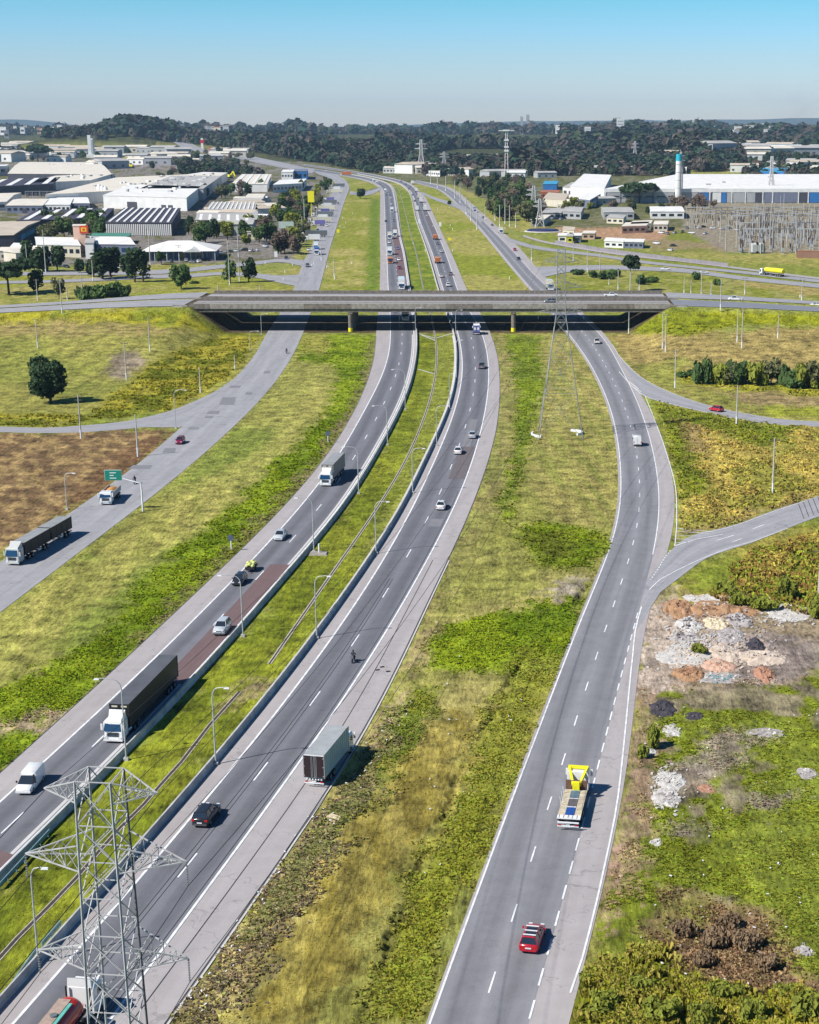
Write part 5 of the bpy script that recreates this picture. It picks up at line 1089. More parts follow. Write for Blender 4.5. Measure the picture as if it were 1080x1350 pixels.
# motorcycles with riders
SKIN = mat('rider_skin', (.32, .18, .12), .7, var=0); JACK = mat('dark_jacket', (.03, .03, .04), .8, var=.1); HELM = mat('helmet_shell', (.02, .02, .025), .2, var=0)
def motorcycle(label, loc, rz, rider_label, shirt=JACK):
    t = thing('motorcycle', label, 'motorcycle', loc, rz)
    for y in (-.62, .66): wheel(t, 0, y, .31, .13)
    MB().loft([[(-.13, y, z-.1), (-.16, y, z+.06), (0, y, z+.14), (.16, y, z+.06), (.13, y, z-.1)] for y, z in ((.05, .82), (.3, .88), (.45, .82))], smooth=True).build('fuel_tank', PK, t)
    MB().box(-.14, .14, -.65, .05, .74, .84, tx=.03).build('seat', BLACK, t); MB().box(-.14, .14, -.2, .3, .3, .68).build('engine', CHROME, t)
    for sx in (-1, 1): MB().bar((sx*.09, .66, .31), (sx*.09, .42, .98), .05).build('fork', CHROME, t)
    MB().bar((-.36, .36, 1.02), (.36, .36, 1.02), .04).build('handlebar', CHAS, t); MB().tube([(0, .52, .86), (0, .62, .86)], .1, 10).build('headlight', LAMPG, t)
    MB().box(-.06, .06, -.78, -.7, .72, .8).build('taillight', RED, t); MB().box(-.2, .2, -.95, -.6, .86, 1.16, tx=.02).build('top_box', PG, t)
    # rider: one skinned body
    V = [(0, -.18, .95), (0, -.16, 1.18), (0, -.02, 1.42), (0, .03, 1.54), (-.19, -.04, 1.40), (-.34, .12, 1.2), (-.33, .34, 1.05), (.19, -.04, 1.40), (.34, .12, 1.2), (.33, .34, 1.05), (-.13, -.15, .92), (-.25, .22, .84), (-.2, -.02, .42), (-.2, .12, .34), (.13, -.15, .92), (.25, .22, .84), (.2, -.02, .42), (.2, .12, .34)]
    Ed = [(0, 1), (1, 2), (2, 3), (2, 4), (4, 5), (5, 6), (2, 7), (7, 8), (8, 9), (0, 10), (10, 11), (11, 12), (12, 13), (0, 14), (14, 15), (15, 16), (16, 17)]
    R = [.15, .16, .15, .07, .09, .065, .05, .09, .065, .05, .11, .09, .06, .06, .11, .09, .06, .06]
    me = bpy.data.meshes.new('rider_body'); me.from_pydata(V, Ed, []); me.materials.append(shirt)
    p = thing('person', rider_label, 'person', loc, rz)
    o = ob('body', me, p); sk = o.modifiers.new('skin', 'SKIN')
    for i, r_ in enumerate(R): me.skin_vertices[0].data[i].radius = (r_, r_)
    me.skin_vertices[0].data[0].use_root = True; o.modifiers.new('sub', 'SUBSURF').levels = 1; o.modifiers['sub'].render_levels = 1
    MB().loft([[(.14*s_*math.cos(a), .05+.16*s_*math.sin(a), z) for a in [2*math.pi*j/12 for j in range(12)]] for z, s_ in ((1.54, .55), (1.6, .9), (1.68, 1), (1.77, .85), (1.83, .4))], smooth=True).build('helmet', HELM, p)
    MB().box(-.1, .1, .19, .215, 1.63, 1.72).build('visor', GLASS, p)
    for sx in (-1, 1): MB().box(sx*.33-.05, sx*.33+.05, .3, .42, 1.0, 1.08, tx=.01).build('glove', BLACK, p)
a, b, rz = place((463, 874), (473, 860)); motorcycle('dark motorcycle riding north in the middle of the carriageway', P(466, 873)+Vector((0, 0, .09)), rz, 'rider in black with a dark helmet on the motorcycle amid the wide carriageway')
a, b, rz = place((185, 622), (170, 638)); motorcycle('motorcycle behind the dump truck on the left frontage road', P(178, 638)+Vector((0, 0, .09)), rz, 'dark clothed rider behind the dump truck and the green sign')
a, b, rz = place((380, 455), (374, 470)); motorcycle('motorcycle at the mouth of the left underpass', P(378, 466)+Vector((0, 0, .09)), rz, 'dark clothed rider at the mouth of the left underpass')

# traffic queued beyond the overpass: simple copies
def far_truck(kind, m, label, loc, rz, group, s=1.0):
    key = 'T'+kind+m.name
    if key not in FAR:
        t = thing('cargo_truck', label, 'truck', (0, 0, 0), 0, group)
        if kind == 'box': L_ = 9; MB().box(-1.25, 1.25, -4.5, 2.2, 1.0, 3.9).build('cargo_box', m, t)
        elif kind == 'dump': L_ = 8; MB().box(-1.25, 1.25, -4.0, 2.0, 1.0, 2.7).build('dump_bed', m, t); MB().box(-1.1, 1.1, -3.9, 1.8, 2.72, 2.95, tx=.4, ty=.8).build('load', mat('reddish_load', (.42, .20, .10), .9, var=.2), t)
        else: L_ = 16; MB().box(-1.28, 1.28, -8, 5.0, 1.1, 4.1).build('trailer', m, t)
        h = {'box': 4.5, 'dump': 4.2, 'semi': 8}[kind]; cab(t, h, PW if kind != 'dump' else PO, H=2.9, fairing=False, Lc=2.0)
        for y in (h-1.2, -h+1.5, -h+3.0): axle(t, y)
        FAR[key] = t; t.scale = (1.18,)*3; t.location = loc; t.rotation_euler = (0, 0, rz); return t
    return dup(FAR[key], loc, rz, label, group=group)
FAR = {}
def far_car(kind, m, label, loc, rz, group):
    if kind not in FAR: FAR[kind] = car(label, kind, m, loc, rz, group=group); r = FAR[kind]; r.scale = (1.2,)*3
    else: r = dup(FAR[kind], loc, rz, label, group=group); paint(r, ('body', 'roof', 'mirror'), m)
    return r
def along(st, y, toward=True):
    """heading of a strip at picture row y"""
    k = int(np.argmin(np.abs(st.py-y))); k = min(max(k, 1), st.n-2); m = (st.L+st.R)/2; d = m[k+1]-m[k-1]
    if not toward: d = -d
    return math.atan2(-d[0], d[1])
gB = 'vehicles queued southbound beyond the overpass'; gC = 'vehicles queued northbound beyond the overpass'
for kind, m, x, y, l in (('semi', PW, 529.5, 380, 'white box lorry in the queue just beyond the overpass, with a black shadow'), ('sedan', PM, 527, 355, 'dark red car on the red lane beyond the overpass'), ('dump', PY, 515, 347, 'white truck with a yellow load on the left queue lane'),
        ('sedan', PW, 526, 344, 'white car on the red lane beyond the overpass'), ('hatch', PPU, 524.5, 329, 'violet car on the red lane, behind the white one'), ('box', PW, 514, 336, 'white box lorry on the left queue lane, behind the yellow load'), ('sedan', PW, 513.5, 321, 'white car on the left queue lane'), ('box', PC, 514, 315, 'cream small lorry behind the white car in the left queue'),
        ('box', PW, 521, 312, 'tall white box lorry with a hard shadow in the inner queue lane'), ('hatch', PG, 519.5, 292, 'dark car half way up the inner queue lane'), ('box', PW, 517, 280, 'white box lorry far up the inner queue lane'), ('sedan', PW, 516, 270, 'white car above the far white lorry'),
        ('sedan', PW, 515.5, 262, 'small white car in the upper queue'), ('hatch', PG, 514, 258, 'small grey car in the upper queue'), ('box', PW, 508, 254, 'white lorry at the far bend'), ('sedan', PG, 510, 258, 'grey car at the far bend'), ('box', PC, 497, 243, 'cream lorry where the southbound road bends away'), ('box', PW, 493, 240, 'last white lorry at the southbound bend'), ('hatch', PK, 509, 293, 'lone dark vehicle in the left lane of the southbound road')):
    g = P(x, y)+Vector((0, 0, .12)); rz = along(SB, y, True)
    (far_truck if kind in ('box', 'dump', 'semi') else far_car)(kind, m, l, g, rz, gB)
for kind, m, x, y, l in (('dump', PO, 574, 316, 'upper orange truck in the northbound queue'), ('hatch', PG, 577, 323, 'grey car between the two orange trucks'), ('sedan', PW, 582, 333, 'white car beside the lower orange truck'), ('dump', PO, 577, 347, 'lower orange truck in the northbound queue'), ('sedan', PW, 582, 366, 'white car low in the left northbound lane'), ('sedan', PG, 594.5, 363, 'dark car low in the right northbound lane'), ('suv', PW, 591, 378, 'white van-like car nearest the overpass northbound'),
        ('sedan', PW, 563, 286, 'white car above the orange trucks'), ('semi', PW, 560.5, 278, 'white lorry in the right northbound lane far up'), ('box', PW, 550, 278, 'white lorry in the left northbound lane far up'), ('semi', PW, 555, 267, 'pale lorry behind the far white lorries'), ('box', PC, 552.5, 262, 'cream lorry in the far northbound queue'), ('box', PW, 549, 253, 'tall white lorry near the far bend northbound'), ('sedan', PPU, 541, 247, 'violet car near the far bend'), ('sedan', PPU, 539, 250, 'second violet car near the far bend'), ('hatch', PPU, 544, 258, 'violet car in the left lane below the bend'), ('sedan', PK, 547, 266, 'black car in the left lane of the far queue'), ('hatch', PG, 535, 244, 'grey car at the northbound bend'), ('semi', PW, 544, 243, 'long white lorry turning at the northbound bend'), ('hatch', PB, 529, 240, 'blue car beyond the northbound bend')):
    g = P(x, y)+Vector((0, 0, .12)); rz = along(SC_, y, False)
    (far_truck if kind in ('box', 'dump', 'semi') else far_car)(kind, m, l, g, rz, gC)
gD = 'vehicles on the far right frontage road'; gA = 'vehicles on the far left frontage road'
for kind, m, x, y, l in (('box', PC, 725, 382, 'cream lorry at the junction right of the overpass'), ('hatch', PR, 679, 331, 'red car on the far right frontage road'), ('box', PC, 660.5, 308, 'cream van on the far right frontage road'), ('sedan', PG, 649, 298, 'dark grey car behind the cream van'), ('sedan', PG, 637, 288, 'grey car further up the right frontage road'), ('box', PPU, 626, 280, 'violet truck on the far right frontage road'), ('sedan', PW, 614, 270, 'small white car far up the right frontage road'), ('sedan', PW, 604, 258, 'tiny white car at the top of the right frontage road'), ('hatch', PK, 684, 343, 'black car low on the far right frontage road')):
    g = P(x, y)+Vector((0, 0, .12)); (far_truck if kind in ('box', 'dump', 'semi') else far_car)(kind, m, l, g, along(SD, y, True), gD)
for kind, m, x, y, l in (('pickup', PG, 405.5, 352, 'dark teal truck on the far left frontage road'), ('box', PB, 418, 336, 'blue bodied truck on the far left frontage road'), ('box', PW, 417, 329, 'white lorry behind the blue truck'), ('sedan', PW, 407, 331, 'white car pulling out beside the blue truck'), ('hatch', PK, 377.5, 342, 'black car on the parking access road'), ('sedan', PW, 425, 310, 'white car in the parked row'), ('hatch', PK, 419, 305, 'black car in the parked row'), ('sedan', PW, 431, 299, 'white car parked at the road edge'), ('hatch', PG, 446, 269, 'dark car on the upper left frontage road')):
    g = P(x, y)+Vector((0, 0, .12)); r = (far_truck if kind in ('box', 'dump', 'semi') else far_car)(kind, m, l, g, along(SA, y, True), gA)
rl = random.Random(8)
for k, (x, y) in enumerate([(412, 318), (414, 313), (420, 298), (422, 294), (424, 290), (425.5, 286), (427, 282), (428.5, 278), (430, 274), (432, 270), (434, 266), (441, 255), (443, 251), (445, 247)]):
    g = P(x, y)+Vector((0, 0, .12)); far_truck(('box', 'semi')[k % 2], (PW, PG, PPU, PC)[k % 4], '%s lorry parked in the row along the left frontage road' % ('white', 'grey', 'violet', 'cream')[k % 4], g, math.pi/2+.2*rl.random(), 'lorries parked along the left frontage road')
for x, y, l in ((877, 356.5, 'white car on the link road by the palm'), (927, 361, 'white car on the link road by the white pole')):
    far_car('sedan', PW, l, P(x, y)+Vector((0, 0, .15)), math.pi/2, 'cars on the link road')
far_truck('box', PG, 'dark truck in the shade beneath the overpass, seen from the front', P(534.5, 422)+Vector((0, 0, .12)), along(SB, 430, True), gB)
far_car('hatch', PG, 'dark car on the nearer deck of the overpass', P(725, 399, 9.85), math.pi/2, 'cars on the overpass')
# parked cars in the yards
yard = [(x, y) for x, y in ((262, 346), (254, 347), (246, 345), (270, 344), (282, 336), (292, 335), (302, 333), (312, 332), (322, 331), (332, 332), (340, 331), (60, 357), (78, 352), (88, 353), (160, 355), (150, 352), (225, 346), (350, 326), (356, 323), (366, 318),
        (872, 308), (880, 309), (890, 308), (900, 307), (912, 308), (930, 309), (906, 302), (918, 301), (928, 300), (940, 302), (952, 303), (962, 302), (972, 304), (888, 325), (884, 331), (866, 322), (746, 286), (740, 290))]
for k, (x, y) in enumerate(yard):
    far_car(('sedan', 'hatch', 'suv')[k % 3], (PW, PG, PS, PK, PW)[k % 5], '%s car parked in the yard %s' % (('white', 'grey', 'silver', 'black', 'white')[k % 5], 'left of the highway' if x < 500 else 'by the substation'), P(x, y)+Vector((0, 0, .02)), rl.random()*6, 'cars parked in the yards')
# ------------------------------------------------------------------ trees
def up_normal(nt, b, colour, k):
    """leaves: thin, light passes through, and they face the sky more than the flat faces say"""
    L = nt.links.new; g = nt.nodes.new('ShaderNodeNewGeometry'); mxv = nt.nodes.new('ShaderNodeMix'); mxv.data_type = 'VECTOR'; mxv.inputs[0].default_value = k
    mxv.inputs[5].default_value = (0, 0, 1); L(g.outputs['Normal'], mxv.inputs[4]); nn = nt.nodes.new('ShaderNodeVectorMath'); nn.operation = 'NORMALIZE'; L(mxv.outputs[1], nn.inputs[0]); L(nn.outputs[0], b.inputs['Normal'])
    tr = nt.nodes.new('ShaderNodeBsdfTranslucent'); L(colour, tr.inputs[0]); ms = nt.nodes.new('ShaderNodeMixShader'); ms.inputs[0].default_value = .35
    o_ = [n for n in nt.nodes if n.type == 'OUTPUT_MATERIAL'][0]; L(b.outputs[0], ms.inputs[1]); L(tr.outputs[0], ms.inputs[2]); L(ms.outputs[0], o_.inputs[0])
def leaf_mat(name, c, var=.5):
    c = tuple(v*1.75 for v in c)
    m, nt, b = new_mat(name); L = nt.links.new; b.inputs['Roughness'].default_value = .75; b.inputs['Specular IOR Level'].default_value = .2
    oi = nt.nodes.new('ShaderNodeObjectInfo'); g = nt.nodes.new('ShaderNodeNewGeometry'); a = nt.nodes.new('ShaderNodeMath'); a.operation = 'MULTIPLY_ADD'; a.inputs[1].default_value = .5
    L(oi.outputs['Random'], a.inputs[0]); L(g.outputs['Random Per Island'], a.inputs[2])
    r = nt.nodes.new('ShaderNodeMapRange'); r.inputs[1].default_value = 0; r.inputs[2].default_value = 1.5; r.inputs[3].default_value = 1-var; r.inputs[4].default_value = 1+var; L(a.outputs[0], r.inputs[0])
    mm = nt.nodes.new('ShaderNodeMix'); mm.data_type = 'RGBA'; mm.blend_type = 'MULTIPLY'; mm.inputs[0].default_value = 1; mm.inputs[6].default_value = (*c, 1); L(r.outputs[0], mm.inputs[7]); L(mm.outputs[2], b.inputs['Base Color'])
    up_normal(nt, b, mm.outputs[2], .45)
    MATS[name] = m; return m
LEAF = {'dark': leaf_mat('dark_foliage', (.026, .048, .020)), 'green': leaf_mat('green_foliage', (.050, .085, .025)), 'bright': leaf_mat('bright_foliage', (.135, .150, .022)), 'dry': leaf_mat('dry_twig_foliage', (.15, .105, .062)), 'brown': leaf_mat('bare_twig_foliage', (.115, .085, .065)), 'olive': leaf_mat('olive_foliage', (.085, .09, .04)), 'grey': leaf_mat('grey_green_foliage', (.085, .10, .07))}
def crown_mesh(name, seed, W, z0, z1, m, n=420, leaf=.5, lobes=9, flat=.0, cone=False):
    r = np.random.RandomState(seed); H = z1-z0
    c = []; s = []
    for k in range(lobes):
        a = r.rand()*6.283; rr = W*(.62*math.sqrt(r.rand())); zz = z0+H*(.25+.55*r.rand())
        if cone: zz = z0+H*(k+.5)/lobes; rr = W*.4*(1-(k/lobes))*r.rand()
        c.append((rr*math.cos(a), rr*math.sin(a), zz)); s.append((W*(.30+.22*r.rand())*((1.25-.95*k/lobes) if cone else 1), H*(.20+.14*r.rand())))
    V = []; Fc = []
    ii = r.randint(0, lobes, n)
    d = r.normal(size=(n, 3)); d /= np.linalg.norm(d, axis=1)[:, None]; rad_ = .72+.36*r.rand(n)
    C_ = np.array(c)[ii]; S_ = np.array(s)[ii]
    ctr = C_+d*rad_[:, None]*np.stack([S_[:, 0], S_[:, 0], S_[:, 1]], 1)
    ctr[:, 2] = np.clip(ctr[:, 2], z0, None)
    sz = leaf*(.6+.8*r.rand(n))
    nrm = d+r.normal(size=(n, 3))*.45; nrm /= np.linalg.norm(nrm, axis=1)[:, None]
    t = np.cross(nrm, r.normal(size=(n, 3))); t /= np.linalg.norm(t, axis=1)[:, None]; b = np.cross(nrm, t)
    for k, (u, v) in enumerate(((-1, -.6), (.9, -.8), (1.1, .7), (-.5, 1))): V.append(ctr+t*(sz*u)[:, None]+b*(sz*v)[:, None]+nrm*(sz*.25*((k % 2)*2-1))[:, None])
    V = np.stack(V, 1).reshape(-1, 3); Q = np.arange(n*4).reshape(n, 4)
    # inner mass so that the crown is not see-through everywhere
    return np_mesh(name, V, Q, m)
def trunk_mesh(seed, H, r0, W):
    r = random.Random(seed); mb = MB(); top = Vector((r.uniform(-.3, .3), r.uniform(-.3, .3), H))
    mb.tube([(0, 0, -.3), (top.x*.4, top.y*.4, H*.5), top], [r0, r0*.75, r0*.4], 7)
    for k in range(5):
        a = k*1.256+r.random(); z = H*(.55+.4*k/5); mb.tube([(top.x*.5, top.y*.5, z), (math.cos(a)*W*.35, math.sin(a)*W*.35, z+H*.35), (math.cos(a)*W*.6, math.sin(a)*W*.6, z+H*.55)], [r0*.45, r0*.3, r0*.12], 5)
    return mb.mesh('trunk', BARK)
PROTO = {}
def tree_proto(kind, var):
    key = (kind, var)
    if key in PROTO: return PROTO[key]
    spec = {'round': (4.2, 1.6, 9.5, 620, .55, 11, 'green'), 'dark': (4.0, 1.2, 10, 640, .55, 11, 'dark'), 'bare': (4.6, 1.5, 9.5, 560, .42, 10, 'brown'), 'olive': (4.5, 1.2, 8.5, 560, .5, 10, 'olive'),
            'tall': (3.0, 2.0, 14, 620, .55, 12, 'dark'), 'bright': (3.4, 1.0, 7.5, 480, .5, 9, 'bright'), 'umbrella': (6.0, 5.0, 9.5, 700, .6, 12, 'dark'), 'bush': (3.0, .0, 3.0, 420, .4, 9, 'green'), 'lowbright': (3.0, .0, 2.6, 520, .34, 9, 'bright'), 'drybush': (3.0, .0, 2.2, 460, .26, 9, 'dry'), 'pine': (2.6, 2.0, 13, 520, .5, 9, 'dark')}[kind]
    W, z0, z1, n, lf, lb, mk = spec
    cm = crown_mesh('crown', hash(kind) % 97 if False else sum(map(ord, kind))+var*31, W, z0, z1, LEAF[mk], n, lf, lb, cone=(kind == 'pine'))
    tm = trunk_mesh(var+len(kind), z0+(z1-z0)*.45, .05*z1**.9*.6+.08, W)
    PROTO[key] = (cm, tm, (z1, W)); return PROTO[key]
rt = random.Random(21)
def tree(kind, px_, pyb, pyt=None, wpx=None, label=None, group=None, name=None, hmul=1.0, base=None):
    cm, tm, (H0, W0) = tree_proto(kind, rt.randrange(3))
    b = base if base is not None else P(px_, pyb)
    s = 1.0 if pyt is None else max(.3, (Zt(b, pyt)-b.z)/H0*.97)
    s *= hmul; sxy = s if wpx is None else wpx*((b.y*CP+CAM_H*SP)/F)/(2*W0*.98)
    nm = name or {'round': 'broadleaf_tree', 'dark': 'broadleaf_tree', 'bare': 'bare_tree', 'olive': 'broadleaf_tree', 'tall': 'eucalyptus_tree', 'bright': 'broadleaf_tree', 'umbrella': 'umbrella_tree', 'bush': 'shrub', 'lowbright': 'shrub', 'drybush': 'shrub', 'pine': 'pine_tree'}[kind]
    t = thing(nm, label, 'shrub' if kind in ('bush', 'lowbright', 'drybush') else 'tree', b, rt.random()*6.28, group); t.scale = (sxy, sxy, s)
    ob('trunk', tm, t); ob('crown', cm, t); return t
# the big pine in the left field, dense
b = P(67, 531); t = thing('pine_tree', 'big dense dark round pine alone in the olive field on the left', 'tree', b)
wm = (b.y*CP+CAM_H*SP)/F; W_ = 29*wm; H_ = Zt(b, 469)
ob('trunk', trunk_mesh(5, H_*.5, .45, W_*.6), t)
ob('crown', crown_mesh('crown', 77, W_*.98, H_*.12, H_*1.02, LEAF['dark'], 4200, .42, 15), t)
ob('crown', crown_mesh('crown', 78, W_*.55, H_*.12, H_*.8, LEAF['dark'], 2200, .5, 12), t)
L1 = 'trees left of the overpass'
for a in (('umbrella', 12, 388, 343, 66, 'wide umbrella tree at the left edge above the cross road'), ('dark', 50, 384, 356, 24, 'small dark tree beside the umbrella tree'), ('olive', 78, 394, 366, 18, 'thin olive tree by the white pole on the cross road'),
          ('dark', 57, 358, 326, 32, 'dark tree in front of the pale hall with the tower'), ('dark', 35, 352, 318, 22, 'dark tree by the left end of the pale hall'), ('dark', 76, 358, 325, 24, 'second dark tree before the pale hall'), ('dark', 106, 360, 340, 18, 'small tree at the foot of the tower'),
          ('tall', 135, 368, 330, 34, 'tall dark tree in front of the right wing of the hall'), ('tall', 146, 366, 322, 26, 'tallest dark tree before the right wing of the hall'), ('dark', 124, 365, 338, 26, 'bushy tree between tower and right wing'), ('tall', 178, 372, 326, 24, 'pair of narrow dark trees, left one'), ('tall', 189, 372, 330, 20, 'pair of narrow dark trees, right one'),
          ('round', 213, 349, 331, 15, 'small tree in front of the white pavilion'), ('round', 239, 381, 348, 28, 'lone round tree on the lawn below the pavilion'), ('round', 304, 373, 343, 20, 'left tree of the pair near the junction'), ('dark', 328, 372, 338, 22, 'right tree of the pair near the junction'), ('tall', 170, 368, 334, 20, 'dark tree before the white sheds'), ('bright', 256, 342, 332, 10, 'small palm like tree at the pavilion door')):
    tree(a[0], a[1], a[2], a[3], a[4], a[5], L1)
for x, y, yt, w, l in ((112, 395, 372, 34, 'left part of the rounded shrub bank by the cross road'), (130, 394, 370, 40, 'middle of the rounded shrub bank by the cross road'), (152, 393, 370, 40, 'right end of the rounded shrub bank by the cross road'), (165, 392, 376, 18, 'small end shrub of the bank'), (255, 374, 369, 14, 'low shrub right of the lone round tree')):
    tree('bush', x, y, yt, w, l, 'shrubs by the cross road')
# hedge of shrubs in the right field
for k, x in enumerate(range(926, 1100, 15)):
    tree(('bush', 'lowbright', 'olive', 'bush')[k % 4], x+rt.uniform(-3, 3), 505+(x-924)*.035+rt.uniform(-2, 2), 474+rt.uniform(-5, 9)+(x-924)*.02, rt.uniform(26, 40), ('dark green', 'bright green', 'olive', 'dark green')[k % 4]+' shrub in the hedge across the right field', 'hedge shrubs of the right field')
for x, y, yt, w, l in ((898, 497, 487, 18, 'low shrub at the left end of the hedge'), (910, 496, 484, 16, 'second low shrub at the left end of the hedge'), (783, 366, 357, 16, 'dark shrub under the poles right of the overpass'), (800, 368, 354, 26, 'dark bushes beside the palm'), (845, 375, 361, 18, 'dark bush between the two poles right of the palm'), (860, 372, 362, 24, 'brownish bush right of the palm'), (762, 362, 354, 20, 'low bush left of the palm'), (918, 369, 357, 12, 'round bush on the link road verge'), (946, 376, 365, 14, 'round bush by the white pole'), (812, 364, 355, 18, 'low bush near the tapering pole')):
    tree('bush', x, y, yt, w, l, 'bushes right of the overpass')
b = P(831, 384); t = thing('palm_tree', 'spiky topped palm standing alone right of the overpass', 'tree', b); hp = Zt(b, 345)-b.z
MB().tube([(0, 0, 0), (0, 0, hp)], [.35, .22], 7).build('trunk', CONC, t)
ob('crown', crown_mesh('crown', 12, 4.6, hp-3.5, hp+3.2, LEAF['dark'], 420, .7, 8), t)
# trees in the industrial quarter and along the frontage roads
def scatter_trees(n, poly, kinds, h, label, group, seed):
    r = random.Random(seed); xs = [p[0] for p in poly]; ys = [p[1] for p in poly]; k = 0; tries = 0
    while k < n and tries < n*40:
        tries += 1; x, y = r.uniform(min(xs), max(xs)), r.uniform(min(ys), max(ys))
        if not inpoly(np.array([x]), np.array([y]), poly)[0]: continue
        kd = r.choice(kinds); b = P(x, y); s = (h*(.7+.6*r.random()))/{'round': 9.5, 'dark': 10, 'bare': 9.5, 'olive': 8.5, 'tall': 14, 'bright': 7.5, 'umbrella': 9.5, 'bush': 3, 'pine': 13}[kd]
        word = {'round': 'green', 'dark': 'dark green', 'bare': 'bare brownish', 'olive': 'olive', 'tall': 'tall dark', 'bright': 'bright green', 'umbrella': 'spreading dark', 'pine': 'dark conical'}[kd]
        tree(kd, x, y, label='%s tree %s' % (word, label), group=group, base=b, hmul=s); k += 1
G2 = [('in the belt beside the left frontage road', [(392, 345), (405, 305), (418, 282), (428, 262), (436, 246), (420, 240), (392, 246), (360, 275), (345, 318), (370, 338)], 62, ['dark', 'round', 'dark', 'olive', 'tall', 'bright', 'bare'], 11),
      ('among the sheds left of the highway', [(230, 322), (345, 335), (350, 290), (300, 300), (235, 300)], 22, ['dark', 'olive', 'bare', 'round', 'bright'], 10),
      ('behind the tower of the pale hall', [(50, 318), (135, 318), (135, 296), (58, 296)], 20, ['dark', 'olive', 'round'], 12),
      ('between the white roofs', [(262, 262), (350, 262), (345, 250), (270, 248)], 16, ['dark', 'olive', 'round', 'bare'], 12),
      ('on the strip behind the white factory', [(200, 240), (330, 232), (330, 205), (240, 200), (190, 222)], 40, ['dark', 'olive', 'bare'], 14),
      ('in the far left quarter', [(-60, 210), (110, 214), (150, 210), (230, 198), (110, 196), (-60, 200)], 34, ['dark', 'round', 'bare'], 15),
      ('in the wood by the far right frontage road', [(600, 245), (615, 258), (640, 280), (660, 294), (706, 300), (716, 288), (706, 256), (680, 238), (600, 232)], 85, ['bare', 'bare', 'dark', 'olive', 'dark', 'round', 'tall'], 13),
      ('behind the sheds on the right', [(600, 232), (760, 232), (760, 212), (600, 215)], 60, ['tall', 'dark', 'bare', 'dark'], 16),
      ('beside the small houses on the right', [(735, 284), (900, 286), (900, 272), (735, 272)], 16, ['dark', 'olive', 'bare', 'bright'], 9),
      ('behind the long white factory', [(780, 226), (1100, 226), (1100, 212), (780, 214)], 48, ['tall', 'dark', 'bare', 'dark'], 18),
      ('in the yard before the white factory', [(886, 276), (940, 280), (950, 268), (890, 264)], 8, ['bare'], 12)]
for k, (l, poly, n, kinds, h) in enumerate(G2): scatter_trees(n, poly, kinds, h, l, 'trees '+l, 50+k)
for x, y, yt, w, kd, l in ((843, 268, 240, 52, 'umbrella', 'broad black crowned tree against the long white factory'), (425, 272, 247, 0, 'dark', 'dark tree on the far left frontage road'), (475, 262, 249, 16, 'dark', 'dark clump on the island of the left crossover'), (593, 270, 264, 7, 'dark', 'small dark tree on the far right verge'), (50, 214, 190, 40, 'umbrella', 'wide dark tree before the far left sheds')):
    if w: tree(kd, x, y, yt, w, l, 'notable far trees')

# the forest ridge: one far-off wood
def forest(name, n, sampler, size, seed, mats=('dark', 'brown', 'green')):
    r = np.random.RandomState(seed); X, Y = sampler(r, n)
    fx, fy = proj(X, Y, hgt(X, Y)); clear = ~inpoly(fx, fy, [(140, 179), (300, 195), (420, 216), (520, 234), (560, 238), (600, 242), (600, 262), (480, 262), (430, 252), (300, 221), (180, 203), (140, 197)])
    clear &= ~inpoly(fx, fy, [(595, 196), (735, 198), (735, 216), (560, 216), (560, 205)]) & ~inpoly(fx, fy, [(-90, 181), (120, 184), (200, 196), (120, 214), (-90, 214)])
    X, Y = X[clear], Y[clear]; n = len(X); Z = hgt(X, Y); nq = 34
    S = size*(.45+.75*r.rand(n)+.9*sstep(.5, .72, fbm(X/120, Y/300, 3)))
    d = r.normal(size=(n, nq, 3)); d /= np.linalg.norm(d, axis=2)[..., None]; d[..., 2] = np.abs(d[..., 2])*.9+.05
    ctr = np.stack([X, Y, Z], 1)[:, None, :]+d*np.stack([S*.48, S*.48, S*.75], 1)[:, None, :]*(.8+.3*r.rand(n, nq)[..., None])+np.stack([X*0, X*0, S*.25], 1)[:, None, :]
    sz = (S[:, None]*.17)*(.7+.7*r.rand(n, nq)); nrm = d+r.normal(size=d.shape)*.4
    t = np.cross(nrm, r.normal(size=d.shape)); t /= np.linalg.norm(t, axis=2)[..., None]; b = np.cross(nrm, t); b /= np.linalg.norm(b, axis=2)[..., None]
    V = np.stack([ctr+t*(sz*u)[..., None]+b*(sz*v)[..., None] for u, v in ((-1, -.8), (1, -.7), (.9, .9), (-.8, 1))], 2).reshape(-1, 3)
    Q = np.arange(len(V)).reshape(-1, 4)
    pal = np.array([(.026, .050, .028), (.038, .062, .030), (.070, .060, .048), (.022, .042, .032), (.052, .064, .032), (.082, .068, .056)])
    c = pal[r.randint(0, len(pal), n)]*(.75+.5*r.rand(n)[:, None])
    c = np.repeat(c, nq*4, 0)*(.8+.4*np.repeat(r.rand(n*nq), 4))[:, None]
    return tag(ob(name, np_mesh(name, V, Q, FOR, colors=c)), kind='stuff')
FOR = attr_mat('forest_foliage', fine=.2, amt=.15, bump=0)
def ground_sample(poly, r, n):
    xs = [p[0] for p in poly]; ys = [p[1] for p in poly]; X = []; Y = []
    c = [P(*p) for p in poly]; wp = [(p.x, p.y) for p in c]; x0, x1 = min(p[0] for p in wp), max(p[0] for p in wp); y0, y1 = min(p[1] for p in wp), max(p[1] for p in wp)
    while len(X) < n:
        a = r.uniform(x0, x1, n*3); b = r.uniform(y0, y1, n*3); k = inpoly(a, b, wp) & (fbm(a/260, b/260, 2) > .36); X += list(a[k]); Y += list(b[k])
    return np.array(X[:n]), np.array(Y[:n])
def world_band(x0, x1, y0, y1): 
    return lambda r, n: (r.uniform(x0, x1, n), r.uniform(y0, y1, n))
